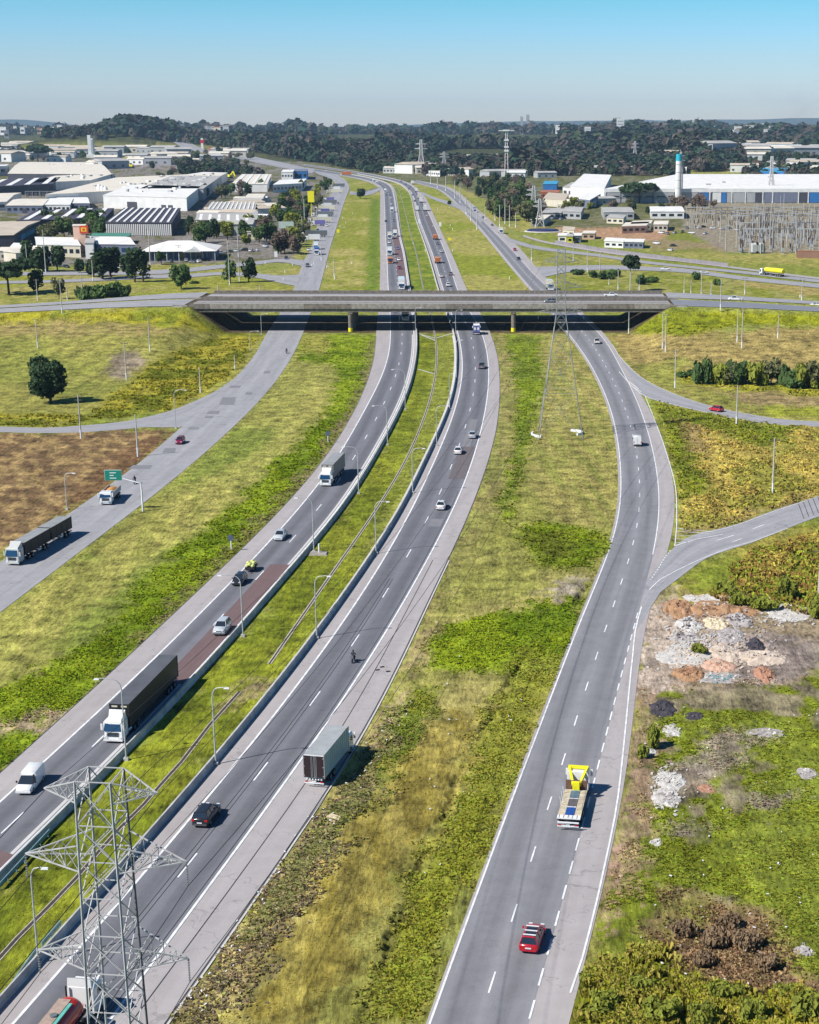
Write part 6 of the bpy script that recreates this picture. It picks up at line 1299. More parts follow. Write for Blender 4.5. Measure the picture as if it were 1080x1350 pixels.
def px_band(xa_, xb_, Ya, Yb):
    def f(r, n):
        Y = r.uniform(Ya, Yb, n); x = r.uniform(xa_, xb_, n); return (x-XP)*(Y*CP+60*SP)/F, Y
    return f
forest('forest_ridge', 5200, px_band(292, 770, 2750, 4300), 19, 1)
forest('forest_ridge', 1500, px_band(560, 900, 2500, 3300), 17, 2)
forest('forest_ridge', 2600, px_band(-80, 330, 3700, 5200), 22, 3)
forest('forest_ridge', 2600, px_band(740, 1180, 3900, 6200), 23, 4)
forest('forest_ridge', 1500, px_band(790, 980, 2700, 3500), 20, 5)
forest('forest_ridge', 3000, px_band(-120, 1200, 6200, 9500), 30, 6)
forest('roadside_wood', 520, px_band(405, 500, 2350, 2750), 15, 7)
forest('roadside_wood', 420, px_band(240, 345, 2500, 3000), 12, 8)
forest('roadside_wood', 500, px_band(980, 1180, 2300, 3300), 13, 9)

# ------------------------------------------------------------------ buildings
def wallm(name, c, var=.1): return mat('wall_'+name, c, .8, var=var, scale=.15)
WW = wallm('white', (.70, .70, .68)); WG = wallm('grey', (.36, .37, .38)); WD = wallm('dark', (.07, .07, .09)); WP = wallm('peach', (.62, .42, .32)); WCr = wallm('cream', (.60, .55, .44)); WB = wallm('blue', (.03, .16, .42)); WBr = wallm('brown', (.25, .14, .10)); WBl = wallm('bluegrey', (.16, .18, .25))
def roofm(name, c): return mat('roof_'+name, c, .7, var=.14, scale=.12)
RW = roofm('white', (.72, .71, .68)); RG = roofm('grey', (.40, .39, .37)); RT = roofm('tan', (.50, .43, .34)); RD = roofm('dark', (.06, .055, .075)); RC = roofm('cream', (.66, .61, .52)); RR = roofm('tile_red', (.34, .13, .07)); RB = roofm('blue', (.05, .30, .50))
def building(label, A, B, C_, z, wall, roof, cat='building', name='warehouse', windows=0, wmat=None, doors=0, ridge=0.0, win_z=(.35, .7), group=None, strips=0, over=.4, winside=0, roofprops=0):
    """A, B: picture positions of the near roof corners, C_: far corner above B, all at height z over the ground"""
    a0 = P(A[0], A[1]+6); gz = a0.z
    a, b, c = P(*A, z+gz), P(*B, z+gz), P(*C_, z+gz); b = b; u = (b-a); v = (c-b)
    L = u.length; D_ = v.length; rz = math.atan2(u.y, u.x)
    o = (a); t = thing(name, label, cat, (o.x, o.y, gz), rz, group)
    # depth direction in local coordinates
    v.rotate(Matrix.Rotation(-rz, 3, 'Z')); vx, vy = v.x, v.y
    def q(s, d, z_): return (s*L+d*vx, d*vy, z_)
    m = MB(); m.add([q(0, 0, -2), q(1, 0, -2), q(1, 1, -2), q(0, 1, -2), q(0, 0, z), q(1, 0, z), q(1, 1, z), q(0, 1, z)], [(3, 2, 1, 0), (4, 5, 6, 7), (0, 1, 5, 4), (1, 2, 6, 5), (2, 3, 7, 6), (3, 0, 4, 7)]); m.build('wall', wall, t)
    e = over/max(L, 1); ed = over/max(D_, 1)
    r = MB()
    if ridge:
        r.add([q(-e, -ed, z+.05), q(1+e, -ed, z+.05), q(1+e, 1+ed, z+.05), q(-e, 1+ed, z+.05), q(-e, .5, z+ridge), q(1+e, .5, z+ridge)], [(0, 1, 5, 4), (2, 3, 4, 5), (1, 2, 5), (3, 0, 4), (3, 2, 1, 0)])
    else:
        r.add([q(-e, -ed, z+.02), q(1+e, -ed, z+.02), q(1+e, 1+ed, z+.02), q(-e, 1+ed, z+.02), q(-e, -ed, z+.5), q(1+e, -ed, z+.5), q(1+e, 1+ed, z+.5), q(-e, 1+ed, z+.5)], [(3, 2, 1, 0), (4, 5, 6, 7), (0, 1, 5, 4), (1, 2, 6, 5), (2, 3, 7, 6), (3, 0, 4, 7)])
    ro = r.build('roof', roof, t)
    for k in range(strips):      # skylight strips laid across the roof
        f = (k+.5)/strips; w = .16/strips
        s_ = MB(); zz = z+.52
        if ridge: s_.add([q(f-w, 0, z+.1), q(f+w, 0, z+.1), q(f+w, .5, z+ridge+.06), q(f-w, .5, z+ridge+.06)], [(0, 1, 2, 3)])
        else: s_.add([q(f-w, .03, zz), q(f+w, .03, zz), q(f+w, .97, zz), q(f-w, .97, zz), q(f-w, .03, zz+.5), q(f+w, .03, zz+.5), q(f+w, .97, zz+.5), q(f-w, .97, zz+.5)], [(4, 5, 6, 7), (0, 1, 5, 4), (1, 2, 6, 5), (2, 3, 7, 6), (3, 0, 4, 7)])
        s_.build('skylight', RW if roof is RD else (RG if roof is RW else RW), ro)
    rr = random.Random(int(A[0]*7+A[1]))
    for k in range(roofprops):
        f, g = rr.uniform(.08, .92), rr.uniform(.1, .9); p_ = q(f, g, z+.5); s_ = rr.uniform(1.2, 3); MB().box(p_[0]-s_, p_[0]+s_, p_[1]-s_*.7, p_[1]+s_*.7, z+.4, z+.5+rr.uniform(1, 2.2)).build('roof_vent', (WG, WW)[k % 2], ro)
    nrm = Vector((0, -1, 0))
    for k in range(windows):
        f0, f1 = (k+.2)/windows, (k+.8)/windows
        MB().box(f0*L, f1*L, -.10, -.03, z*win_z[0], z*win_z[1]).build('window', wmat or GLASS, t)
    for k in range(doors):
        f = (k+.5)/doors; MB().box(f*L-2.2, f*L+2.2, -.14, -.04, -.2, min(4.5, z*.6)).build('door', WD, t)
    for k in range(winside):
        f0, f1 = (k+.25)/winside, (k+.75)/winside; p0, p1 = q(1, f0, 0), q(1, f1, 0)
        n_ = Vector((p1[1]-p0[1], -(p1[0]-p0[0]), 0)).normalized()*.08
        s_ = MB(); s_.add([(p0[0]+n_.x, p0[1]+n_.y, z*.35), (p1[0]+n_.x, p1[1]+n_.y, z*.35), (p1[0]+n_.x, p1[1]+n_.y, z*.7), (p0[0]+n_.x, p0[1]+n_.y, z*.7)], [(0, 1, 2, 3)]); s_.build('side_window', wmat or GLASS, t)
    return t
Bd = building
Bd('dark walled warehouse with a tan roof at the left edge', (-70, 312), (17, 310), (53, 291), 9, WD, RT, ridge=1.5, windows=0, winside=1, wmat=RB)
hall = Bd('pale hall left of the tower with a white roof', (49, 323), (106, 324), (100, 314), 7, WCr, RW, name='hall', windows=7)
Bd('right wing of the hall with a white roof and blue gable', (128, 322), (178, 322.5), (165, 312), 7, WBl, RW, name='hall', ridge=2, windows=5, wmat=BGLASS)
tw = Bd('peach tower with a red and yellow emblem panel by the pale hall', (96, 298), (112, 298), (113, 296.5), 16, WP, RC, name='tower', cat='tower')
Lw = (P(112, 298, 16)-P(96, 298, 16)).length
ep = MB().box(Lw*.55, Lw*1.25, -.5, -.2, 11.5, 16.2).build('emblem_panel', mat('emblem_red', (.55, .05, .02), .6, var=0), tw); MB().box(Lw*.68, Lw*1.12, -.58, -.51, 12.6, 15.1).build('emblem_square', mat('emblem_gold', (.75, .48, .02), .6, var=0), ep); MB().box(Lw*.80, Lw*1.0, -.64, -.59, 13.2, 14.5).build('emblem_core', MATS['emblem_red'], ep)
Bd('white low annex beside the far left trees', (14, 326), (38, 327), (42, 322), 5, WW, RW, name='annex', windows=4); Bd('flat white entrance block right of the tower', (112, 321), (123, 321), (125, 315), 9, WW, RG, name='annex')
# pavilion with hipped roof
a = P(186, 345); b_ = P(286, 344); L = (b_-a).length; t = thing('pavilion', 'white hip roofed pavilion with a dark blue glazed front', 'building', a, math.atan2((b_-a).y, (b_-a).x)); D_ = 46; z = 6.0
MB().box(2, L-2, 2, D_-2, -.5, z-.3).build('wall', WBl, t)
m = MB(); m.add([(0, 0, z-.3), (L, 0, z-.3), (L, D_, z-.3), (0, D_, z-.3), (L*.32, D_*.5, z+4.4), (L*.62, D_*.5, z+4.4)], [(0, 1, 5, 4), (1, 2, 5), (2, 3, 4, 5), (3, 0, 4), (3, 2, 1, 0)]); m.build('roof', RW, t)
m = MB(); m.add([(L*.56, -3, z-.5), (L*.80, -3, z-.5), (L*.68, -3, z+1.6), (L*.56, 6, z-.5), (L*.80, 6, z-.5), (L*.68, 9, z+2.2)], [(0, 1, 2), (0, 2, 5, 3), (1, 4, 5, 2)]); m.build('porch_gable', RW, t)
for k in range(12): MB().box(2.5+k*(L-5)/12+.5, 2.5+(k+1)*(L-5)/12-.4, 1.9, 1.96, .4, z-1).build('window', BGLASS if k % 3 else GLASS, t)
for k in range(7): MB().box(1+k*(L-2)/6-.15, 1+k*(L-2)/6+.15, .5, .8, 0, z-.3).build('column', WW, t)
# long sheds
def slat_wall(t, L, z, n, m):
    me = MB().box(-.5, .5, -.12, -.02, .3, z-.6).mesh('wall_slat', m)
    for k in range(n): o = ob('wall_slat', me, t, ((k+.5)*L/n, 0, 0)); o.scale = (L/n*.5, 1, 1)
s1 = Bd('long shed with white slatted wall and violet roof with white skylight strips', (139, 294), (226, 294.5), (238, 275), 9, WD, RD, strips=9, name='factory_shed'); slat_wall(s1, (P(226, 294.5, 9)-P(139, 294, 9)).length, 9, 34, WW)
Bd('long dark roofed shed behind the tower', (22, 292), (138, 288), (150, 275), 9, WD, RD, strips=5, name='factory_shed')
s2_ = Bd('slatted white shed with striped roof by the blue end wall', (258, 290), (332, 291), (330, 281), 9, WD, RG, strips=6, name='factory_shed', ridge=1.6); slat_wall(s2_, (P(332, 291, 9)-P(258, 290, 9)).length, 9, 26, WW)
Bd('long low striped roof shed behind the slatted white shed', (272, 277), (336, 277), (338, 267), 8, WBr, RG, strips=11, name='factory_shed')
Bd('small blue end block of the slatted shed', (332, 291), (340, 290), (340, 279), 9, WB, RG, name='annex')
Bd('low cream wall building beside the palm rows', (120, 312), (170, 312), (172, 308), 5, WD, roofm('teal', (.07, .22, .16)), name='shed')
for k, (A, B, C_, z, w, r, l) in enumerate([((8, 271), (56, 271), (70, 262), 7, WBl, RC, 'pale shed with twin gables, left one'), ((58, 270), (92, 270), (100, 261), 7, WW, RW, 'pale shed with twin gables, right one'), ((76, 268), (118, 268), (114, 260), 7, WBl, RW, 'white gabled shed by the silos'), ((-60, 268), (8, 266), (28, 254), 8, WW, RC, 'cream roofed shed at the far left edge')]):
    Bd(l, A, B, C_, z, w, r, ridge=2.2, windows=6, doors=1)
big = Bd('big white factory hall with two dark gates', (136, 258), (246, 261), (265, 246), 12, WW, RW, doors=0, roofprops=10, name='factory')
Lb = (P(246, 261, 12)-P(136, 258, 12)).length
for f in (.29, .70, .78): MB().box(Lb*f, Lb*(f+(.12 if f < .5 else .055)), -.2, -.05, 1, 7 if f < .5 else 5).build('gate', WD, big)
Bd('vast cream and white roofed plant behind the white factory', (60, 257), (262, 246), (300, 228), 11, WW, RC, strips=0, roofprops=26, name='factory')
Bd('grey roofed plant dotted with vents', (185, 249), (268, 249), (292, 232), 12, WG, RG, roofprops=22, name='factory')
Bd('wide pale roof at the left with a gable side coloured as in shadow', (10, 229), (148, 230), (130, 214), 10, WD, RC, ridge=2.5, roofprops=6, name='factory')  # dark wall colour stands in for the shadow below the roof
Bd('dark roofed long sheds at the left edge with pale skylights', (-80, 250), (70, 243), (80, 234), 10, WD, RD, strips=6, name='factory_shed'); Bd('pale roof between the dark sheds and the wide roof', (30, 242), (120, 238), (150, 229), 10, WW, RC, roofprops=8, name='factory')
Bd('white block at the left edge in front of the wide roof', (-20, 220), (8, 219), (12, 217), 14, WW, RW, name='office_block', windows=3)
Bd('white flat roof by the yellow machine', (305, 243), (352, 243), (358, 230), 9, WW, RC, strips=4, name='warehouse'); Bd('white roof beside the grey vented roof', (228, 233), (262, 234), (300, 228), 9, WW, RW, name='warehouse')
Bd('white office block with dark windows above the tree belt', (371, 227), (386, 227), (388, 224), 14, WW, RW, name='office_block', windows=4, win_z=(.55, .72)); Bd('blue and violet block beside the white office block', (387, 226), (405, 226), (406, 223), 12, WB, WBl, name='office_block', windows=3); Bd('long white roofed hall below the blue block', (360, 244), (398, 242), (404, 236), 9, WW, RW, name='warehouse', windows=8)
Bd('pale houses with flat roofs left of the tree belt', (322, 262), (346, 262), (350, 256), 6, WW, RC, name='house', windows=4); Bd('low cream house among the trees by the frontage road', (343, 274), (362, 274), (366, 268), 6, WW, RC, name='house', windows=3); Bd('small white house below the cream one', (326, 306), (350, 306), (352, 302), 5, WCr, RC, name='house', windows=4)
for k, (x, y, z) in enumerate([(133, 262, 16), (137, 262, 15), (141, 262, 14)]):
    b = P(x-1, y+3); t = thing('storage_silo', 'pale cylindrical silo %s of the trio at the white factory corner' % ('left', 'middle', 'right')[k], 'silo', b, group='silos at the factory corner'); MB().tube([(0, 0, 0), (0, 0, z), (0, 0, z+1.6)], [2.4, 2.4, .4], 14).build('shell', WW, t)
# cooling rack row
b = P(34, 262); t = thing('pipe_rack', 'row of dark fan units in a steel rack above the pale sheds', 'machinery', b); Lr = (P(110, 262)-b).length
for k in range(14): MB().box(k*Lr/14+.4, (k+1)*Lr/14-.6, 0, 3, 3, 6.5).build('fan_unit', WD, t)
for k in range(9): MB().bar((k*Lr/8, 0, 0), (k*Lr/8, 0, 8), .3).build('post', GALV, t)
MB().bar((0, 0, 8), (Lr, 0, 8), .35).build('top_rail', GALV, t)
# far left quarter
for k, (A, B, z, w, r, l) in enumerate([((-10, 192), (22, 192), 9, WW, RC, 'pale block at the far left skyline'), ((22, 195), (40, 195), 8, WBl, RG, 'blue grey block behind the wide dark tree'), ((42, 190), (88, 190), 10, WG, RG, 'grey barn roof right of the wide dark tree'), ((70, 200), (92, 200), 8, WG, RG, 'grey gabled house near the white tower'), ((95, 199), (116, 199), 8, WBl, RG, 'blue grey block left of the white tower'), ((150, 204), (176, 204), 6, WW, RW, 'low white block right of the white tower'), ((160, 190), (196, 190), 6, WG, RC, 'low roof at the foot of the wooded hill'), ((0, 208), (14, 208), 7, WG, RB, 'blue roofed shed at the far left')]):
    Bd(l, A, B, (B[0]+3, B[1]-2.5), z, w, r, name='warehouse', windows=5, ridge=1.5 if k % 2 else 0)
b = P(121, 208); t = thing('white_tower', 'slim white tower standing above the far left quarter', 'tower', b); hh = Zt(b, 178)-b.z; wpx = (b.y)/F
MB().box(-3.2*wpx, 3.4*wpx, -5, 5, 0, hh*.86).build('shaft', WW, t); MB().box(-3.2*wpx, .8*wpx, -5, 5, hh*.86, hh).build('top', WW, t); MB().box(-5*wpx, 8*wpx, -9, 3, 0, hh*.16).build('base_block', WW, t); MB().box(.9*wpx, 3*wpx, -5.2, -5.02, hh*.1, hh*.8).build('window', WG, t)
# yellow excavators in the machine yard
ex = thing('excavator', 'yellow excavator parked in the machine yard', 'excavator', P(170, 214), 0, 'excavators in the machine yard')
MB().box(-4, 4, -2.5, 2.5, 2, 5).build('body', YEL, ex); MB().box(-4.5, 4.5, -3, 3, 0, 1.8).build('track', CHAS, ex); MB().bar((3, 0, 4), (10, 0, 9), 1.4).build('boom', YEL, ex); MB().bar((10, 0, 9), (15, 0, 3), 1.1).build('arm', YEL, ex); MB().box(-1, 1.5, -1.2, 1.2, 5, 7.2).build('cab', GLASS, ex)
for k, (x, y) in enumerate(((160, 212), (165, 217), (176, 216), (182, 212), (190, 214), (198, 213), (205, 213), (173, 220), (212, 212), (303, 234))):
    dup(ex, P(x, y+1), k*1.3, 'yellow excavator in the machine yard behind the pale roofs' if k < 9 else 'single yellow excavator by the white flat roof', 1.15)
for (x, y, hpx, l, top) in ((498/1+5, 0, 0, '', 0),)[:0]: pass
b = P(267, 196); t = thing('totem_sign', 'tall white and red totem sign on the far left skyline', 'sign', b); MB().box(-3, 3, -1, 1, 0, 26).build('column', WW, t); MB().box(-5, 5, -1.3, 1.3, 14, 22).build('panel', RED, t)
b = P(280, 201); t = thing('totem_sign', 'red board sign beside the distant highway', 'sign', b); MB().box(-7, 7, -.6, .6, 4, 12).build('panel', mat('sign_red', (.5, .05, .05), .6, var=0), t); MB().box(-5, 5, -.8, -.65, 8, 10).build('legend', WW, t); MB().box(-1, 1, -.5, .5, 0, 4).build('post', GALV, t)
Bd('red and white shop on the far left skyline', (286, 181), (296, 181), (297, 180), 9, MATS['sign_red'], RW, name='shop', windows=3)
b = P(457, 231); t = thing('container_truck', 'orange container lorry on the far bend', 'truck', b, math.pi/2); MB().box(-1.6, 1.6, -8, 8, 1.2, 5.5).build('container', PO, t); [axle(t, y, r=.7) for y in (-6, -4, 5)]; cab(t, 10.2, PW, H=4, fairing=False, W=1.5)
Bd('white building with two masts on the forest slope', (403, 194), (417, 194), (418, 193), 10, WW, RW, name='house', windows=4)
# right side
fac = Bd('very long white factory with dark blue bay doors', (797, 249.5), (1200, 249.5), (1200, 230), 14, WBl, RW, name='factory', roofprops=5)
Lf = (P(1200, 249.5, 14)-P(797, 249.5, 14)).length; pxm = Lf/403
MB().box(-.4, Lf, -.6, -.1, 11.0, 14.6).build('fascia', WW, fac)
for x0, x1, m_ in ((800, 818, WG), (820, 860, WG), (862, 889, WG), (898, 920, WG), (922, 934, WB), (940, 951, WW), (952, 958, WB), (959, 964, RG), (966, 982, WG), (984, 996, WG), (997, 1005, WD), (1007, 1018, WBl), (1020, 1052, WBl), (1055, 1065, WD), (1067, 1084, WB), (1086, 1130, WBl), (1134, 1190, WG)):
    MB().box((x0-797)*pxm, (x1-797)*pxm, -.35, -.04, .5, 10.9).build('bay_panel', m_, fac)
for x in (798, 936, 965, 983, 1006, 1019, 1053, 1066, 1085, 1132): MB().box((x-797)*pxm-.5, (x-797)*pxm+.6, -.9, -.36, 0, 11).build('column', WW, fac)
for k in range(6): MB().box((806+k*15-797)*pxm, (817+k*15-797)*pxm, -.42, -.36, 6.2, 7.4).build('window', GLASS, fac)
MB().box(2, (888-797)*pxm, -.5, -.36, 5.0, 5.6).build('window_band', WD, fac)
Bd('white roofed left part of the long factory behind the gabled wing', (752, 246), (797, 248.5), (806, 231), 13.4, WW, RW, name='factory'); Bd('white gabled wing of the long factory with grey side panels', (742, 247), (776, 250), (786, 243), 11, WW, RG, name='factory', windows=5, wmat=WD); Bd('white canopy block at the corner of the long factory', (762, 262), (778, 264), (792, 256), 8, WBl, RW, name='annex')
Bd('long colonnaded hall behind the white factory', (802, 220.5), (886, 221), (890, 216), 11, WBr, RG, name='factory', windows=0)
cl_ = bpy.data.objects['factory.006'] if 'factory.006' in bpy.data.objects else fac
b = P(894, 268); t = thing('chimney_tower', 'tall white round chimney with a cyan cap before the long factory', 'chimney', b); hh = Zt(b, 203)-b.z; wpx = (b.y*CP)/F
MB().tube([(0, 0, 0), (0, 0, hh*.86)], [4.4*wpx, 4.0*wpx], 20).build('shaft', WW, t); MB().tube([(0, 0, hh*.86), (0, 0, hh)], [4.05*wpx, 4.0*wpx], 20).build('cap', mat('cyan_cap', (.02, .40, .52), .6, var=.05), t); MB().bar((5.2*wpx, 0, hh*.3), (5.4*wpx, 0, hh*.97), .8).build('pipe', WP, t)
for k in range(5): MB().tube([(0, 0, hh*(.15+.16*k)), (0, 0, hh*(.15+.16*k)+.35)], [4.45*wpx]*2, 20).build('band', RG, t)
Bd('sky blue shed roof behind the long factory', (1002, 226), (1040, 227), (1042, 222), 10, WB, RB, name='shed')
for k, (A, B, C_, z, w, r, l, n) in enumerate([((715, 281), (740, 281), (744, 275), 5, WG, RG, 'grey roofed house by the dirt yard, leftmost', 3), ((700, 290), (717, 290), (726, 284), 5, WG, RC, 'round ended pale shelter by the right frontage wood', 2), ((742, 279), (766, 280), (770, 273), 6, WG, RG, 'grey house with a rounded gable front', 3), ((796, 280), (836, 280), (830, 273), 6, WG, RG, 'grey hip roofed house beside the broad black tree', 4), ((858, 279), (902, 279), (898, 272), 6, WW, RW, 'white roofed house with a shaded porch', 4),
          ((800, 287), (822, 288), (826, 284), 4.5, WCr, RG, 'low cream house behind the bare trees', 3), ((820, 299), (852, 298), (856, 293), 5, WP, RC, 'peach house with a flat cream roof', 4), ((862, 296), (880, 296), (882, 291), 5, WCr, RC, 'cream cottage by the two white poles', 3), ((832, 296), (858, 295), (860, 291), 5, WW, RC, 'pale roofed house behind the peach one', 3),
          ((736, 311), (747, 311), (748, 308), 4.5, WW, RW, 'small white shack left of the yellow one', 1), ((748, 312), (755, 312), (756, 309), 4.5, YEL, RG, 'tiny yellow shack in the row', 1), ((756, 311), (766, 311), (767, 308), 4.5, WBl, RW, 'small white and violet shack', 1), ((797, 318), (822, 319), (824, 315), 4, WW, RW, 'white shack with open front', 3), ((823, 319), (848, 319.5), (850, 316), 4, WBl, RW, 'white roofed shack with a blue wall', 4), ((768, 308), (784, 308), (786, 305), 4, WP, RC, 'cream shack by the dirt heap', 2), ((742, 303), (757, 304), (758, 300), 5, WCr, RT, 'tan roofed hut behind the shack row', 2)]):
    Bd(l, A, B, C_, z, w, r, name='house' if k < 9 else 'shack', windows=n, ridge=1.2 if k in (2, 3, 4, 7) else 0, group='small houses and shacks on the right')
for k, (A, B, C_, w, r, l) in enumerate([((690, 208), (716, 208), (718, 205), WW, RW, 'white house row behind the comm mast'), ((600, 208), (640, 208), (642, 204), WW, RC, 'pale long shed left of the comm mast'), ((612, 213), (660, 214), (662, 210), WW, RC, 'long white shed with many gates before the forest'), ((640, 205), (665, 205), (666, 203), WW, RC, 'cream shed behind the comm mast'), ((560, 207), (592, 207), (594, 205), WW, RW, 'white shed at the forest foot'), ((688, 218), (722, 218), (724, 215), WW, RW, 'white flat block right of the comm mast'), ((704, 205), (722, 204), (724, 201), WW, RC, 'white house on the slope right of the mast'), ((505, 222), (535, 222), (536, 219), WW, RC, 'pale block by the far bend'), ((560, 225), (580, 226), (582, 223), WW, RC, 'pale hut near the far pylons'), ((880, 222), (905, 224), (906, 219), WW, RW, 'white sheds behind the chimney')]):
    Bd(l, A, B, C_, 8, w, r, name='house', windows=7, wmat=WD, group='white sheds before the forest')
Bd('low tan roof left of the long factory', (716, 262), (745, 264), (750, 256), 7, WCr, RT, name='shed'); Bd('orange loaded depot left of the long factory', (712, 254), (736, 254), (738, 251), 7, mat('wall_orange', (.55, .16, .07), .8, var=.3, scale=.3), RR, name='depot', windows=3); Bd('blue roofed depot behind the orange one', (716, 243), (734, 243), (736, 239), 7, WB, RB, name='depot')
hs = []
for k, (w_, r__) in enumerate(((WW, RW), (WW, RC), (WCr, RC), (WG, RG), (WW, RT))):
    t = thing('small_house', 'x', 'house', (0, 0, 0), 0, 'small sheds and houses among the trees'); L_, D_, z_ = 16+3*k, 11+k*2, 4.5+.6*k
    MB().box(-L_/2, L_/2, -D_/2, D_/2, -1, z_).build('wall', w_, t); m = MB(); m.add([(-L_/2-.5, -D_/2-.5, z_), (L_/2+.5, -D_/2-.5, z_), (L_/2+.5, D_/2+.5, z_), (-L_/2-.5, D_/2+.5, z_), (-L_/2-.5, 0, z_+1.8), (L_/2+.5, 0, z_+1.8)], [(0, 1, 5, 4), (2, 3, 4, 5), (1, 2, 5), (3, 0, 4), (3, 2, 1, 0)]); m.build('roof', r__, t)
    for j in range(3): MB().box(-L_/2+1.5+j*L_/3, -L_/2+3.8+j*L_/3, -D_/2-.08, -D_/2-.02, 1.4, 3.2).build('window', WD, t)
    hs.append(t)
rh = random.Random(77); used_ = set()
for poly, n, wh, sc_ in (([(598, 232), (730, 236), (730, 212), (598, 212)], 34, 'right of the highway before the forest', 1.7), ([(262, 300), (345, 318), (360, 262), (275, 262)], 18, 'among the sheds left of the highway', 1.0), ([(-40, 214), (130, 214), (130, 196), (-40, 192)], 44, 'in the far left quarter', 1.9), ([(120, 226), (330, 210), (330, 200), (150, 200)], 36, 'behind the white factory', 1.8), ([(740, 230), (1090, 230), (1090, 214), (740, 214)], 26, 'behind the long white factory', 1.7), ([(940, 206), (1090, 208), (1090, 192), (940, 196)], 26, 'in the wood on the right', 2.3), ([(726, 276), (800, 274), (800, 268), (745, 266)], 7, 'left of the broad black tree', .9), ([(540, 228), (600, 232), (600, 218), (540, 218)], 12, 'by the far bend', 1.8), ([(10, 345), (45, 350), (45, 335), (0, 332)], 3, 'by the left warehouse', 1.0), ([(860, 214), (1000, 214), (1000, 204), (860, 204)], 12, 'behind the chimney', 2.0)):
    for k in range(n):
        for _ in range(60):
            x, y = rh.uniform(min(p[0] for p in poly), max(p[0] for p in poly)), rh.uniform(min(p[1] for p in poly), max(p[1] for p in poly))
            if inpoly(np.array([x]), np.array([y]), poly)[0]: break
        i = rh.randrange(5); l = '%s %s' % (('white house with a white roof', 'white house with a cream roof', 'cream house with a cream roof', 'grey house with a grey roof', 'white house with a tan roof')[i], wh)
        if i in used_: dup(hs[i], P(x, y), rh.uniform(-.5, .9), l, scale=sc_*rh.uniform(.7, 1.3), group='small houses '+wh)
        else: used_.add(i); hs[i].location = P(x, y); hs[i]['label'] = l; hs[i]['group'] = 'small houses '+wh
# town on the far ridge
r_ = random.Random(4)
town = []
for k in range(95):
    x = r_.choice([r_.uniform(930, 1080), r_.uniform(730, 830), r_.uniform(960, 1040), r_.uniform(0, 130), r_.uniform(270, 300)]); Yw = r_.uniform(4700, 7600); X = (x-XP)*(Yw*CP)/F
    town.append((X, Yw, r_.uniform(8, 26), r_.uniform(7, 13)))
hp_ = None
for k, (X, Yw, w, h) in enumerate(town):
    if k < 3 or True:
        key = k % 5
        if k < 5:
            t = thing('distant_house', 'small pale house in the town on the far ridge', 'house', (0, 0, 0), 0, 'houses of the distant town'); MB().box(-.5, .5, -.5, .5, 0, 1).build('wall', (WW, WW, WCr, WG, WP)[k], t); MB().box(-.53, .53, -.53, .53, 1.0, 1.12).build('roof', (RC, RW, RR, RG, RR)[k], t); MB().box(-.35, .35, -.52, -.5, .35, .65).build('window', WD, t)
            town[k] = (*town[k], t); src = None; t.location = (X, Yw, float(hgt(X, Yw))+12); t.scale = (w, w*.7, h+12)
            t['_k'] = k; PROTO[('house', k)] = t; del t['_k']
        else:
            t = dup(PROTO[('house', key)], (X, Yw, float(hgt(X, Yw))+12), r_.uniform(-.3, .3)); t.scale = (w, w*.7, h+12)
for x, Yw, w, h, l in ((916, 6800, 9, 70, 'left high rise of the pair on the right skyline'), (922, 6900, 10, 66, 'right high rise of the pair on the right skyline'), (928, 6850, 8, 58, 'lower high rise beside the pair'), (688, 7000, 6, 84, 'left thin chimney on the skyline behind the comm mast'), (696, 7000, 7, 92, 'right thin chimney on the skyline behind the comm mast'), (818, 5200, 12, 66, 'white slab tower before the wooded hill'), (775, 4600, 9, 40, 'small white block tower at the valley'), (895, 6500, 9, 52, 'pale tower near the chimney skyline'), (982, 6200, 44, 40, 'broad pale block on the right ridge'), (1003, 6400, 34, 46, 'dark roofed block on the right ridge')):
    X = (x-XP)*(Yw*CP)/F; t = thing('high_rise', l, 'tower block', (X, Yw, float(hgt(X, Yw)))); s_ = w; MB().box(-w, w, -w*.6, w*.6, -10, h).build('wall', WW if w > 8 else WG, t)
    for j in range(6): MB().box(-w*.8, w*.8, -w*.6-.3, -w*.6-.05, h*(.12+.14*j), h*(.17+.14*j)).build('window_band', WG, t)
# comm mast and distant pylons
b = P(668, 236); H_ = Zt(b, 172)-b.z
t = thing('communication_mast', 'red and white communication mast with platforms above the right wood', 'mast', b)
mb = MB(); 
for i, (sx, sy) in enumerate(((-1, -1), (1, -1), (1, 1), (-1, 1))): MB().bar((sx*2.6, sy*2.6, 0), (sx*1.2, sy*1.2, H_), .7).build('leg', WW, t)
for k in range(14):
    z0_, z1_ = H_*k/14, H_*(k+1)/14; w0, w1 = 2.6-1.4*k/14, 2.6-1.4*(k+1)/14; s_ = 1 if k % 2 else -1
    MB().bar((-s_*w0, -w0, z0_), (s_*w1, -w1, z1_), .4).build('brace', RED if k % 3 == 0 else WW, t)
for z_ in (.58, .66, .80, 1.0): MB().box(-5 if z_ == 1 else -3.5, 5 if z_ == 1 else 3.5, -3, 3, H_*z_-1, H_*z_+1.2).build('antenna_platform', WW, t)
MB().box(-12, 12, -2, 2, H_-1, H_+.5).build('top_platform', RC, t)
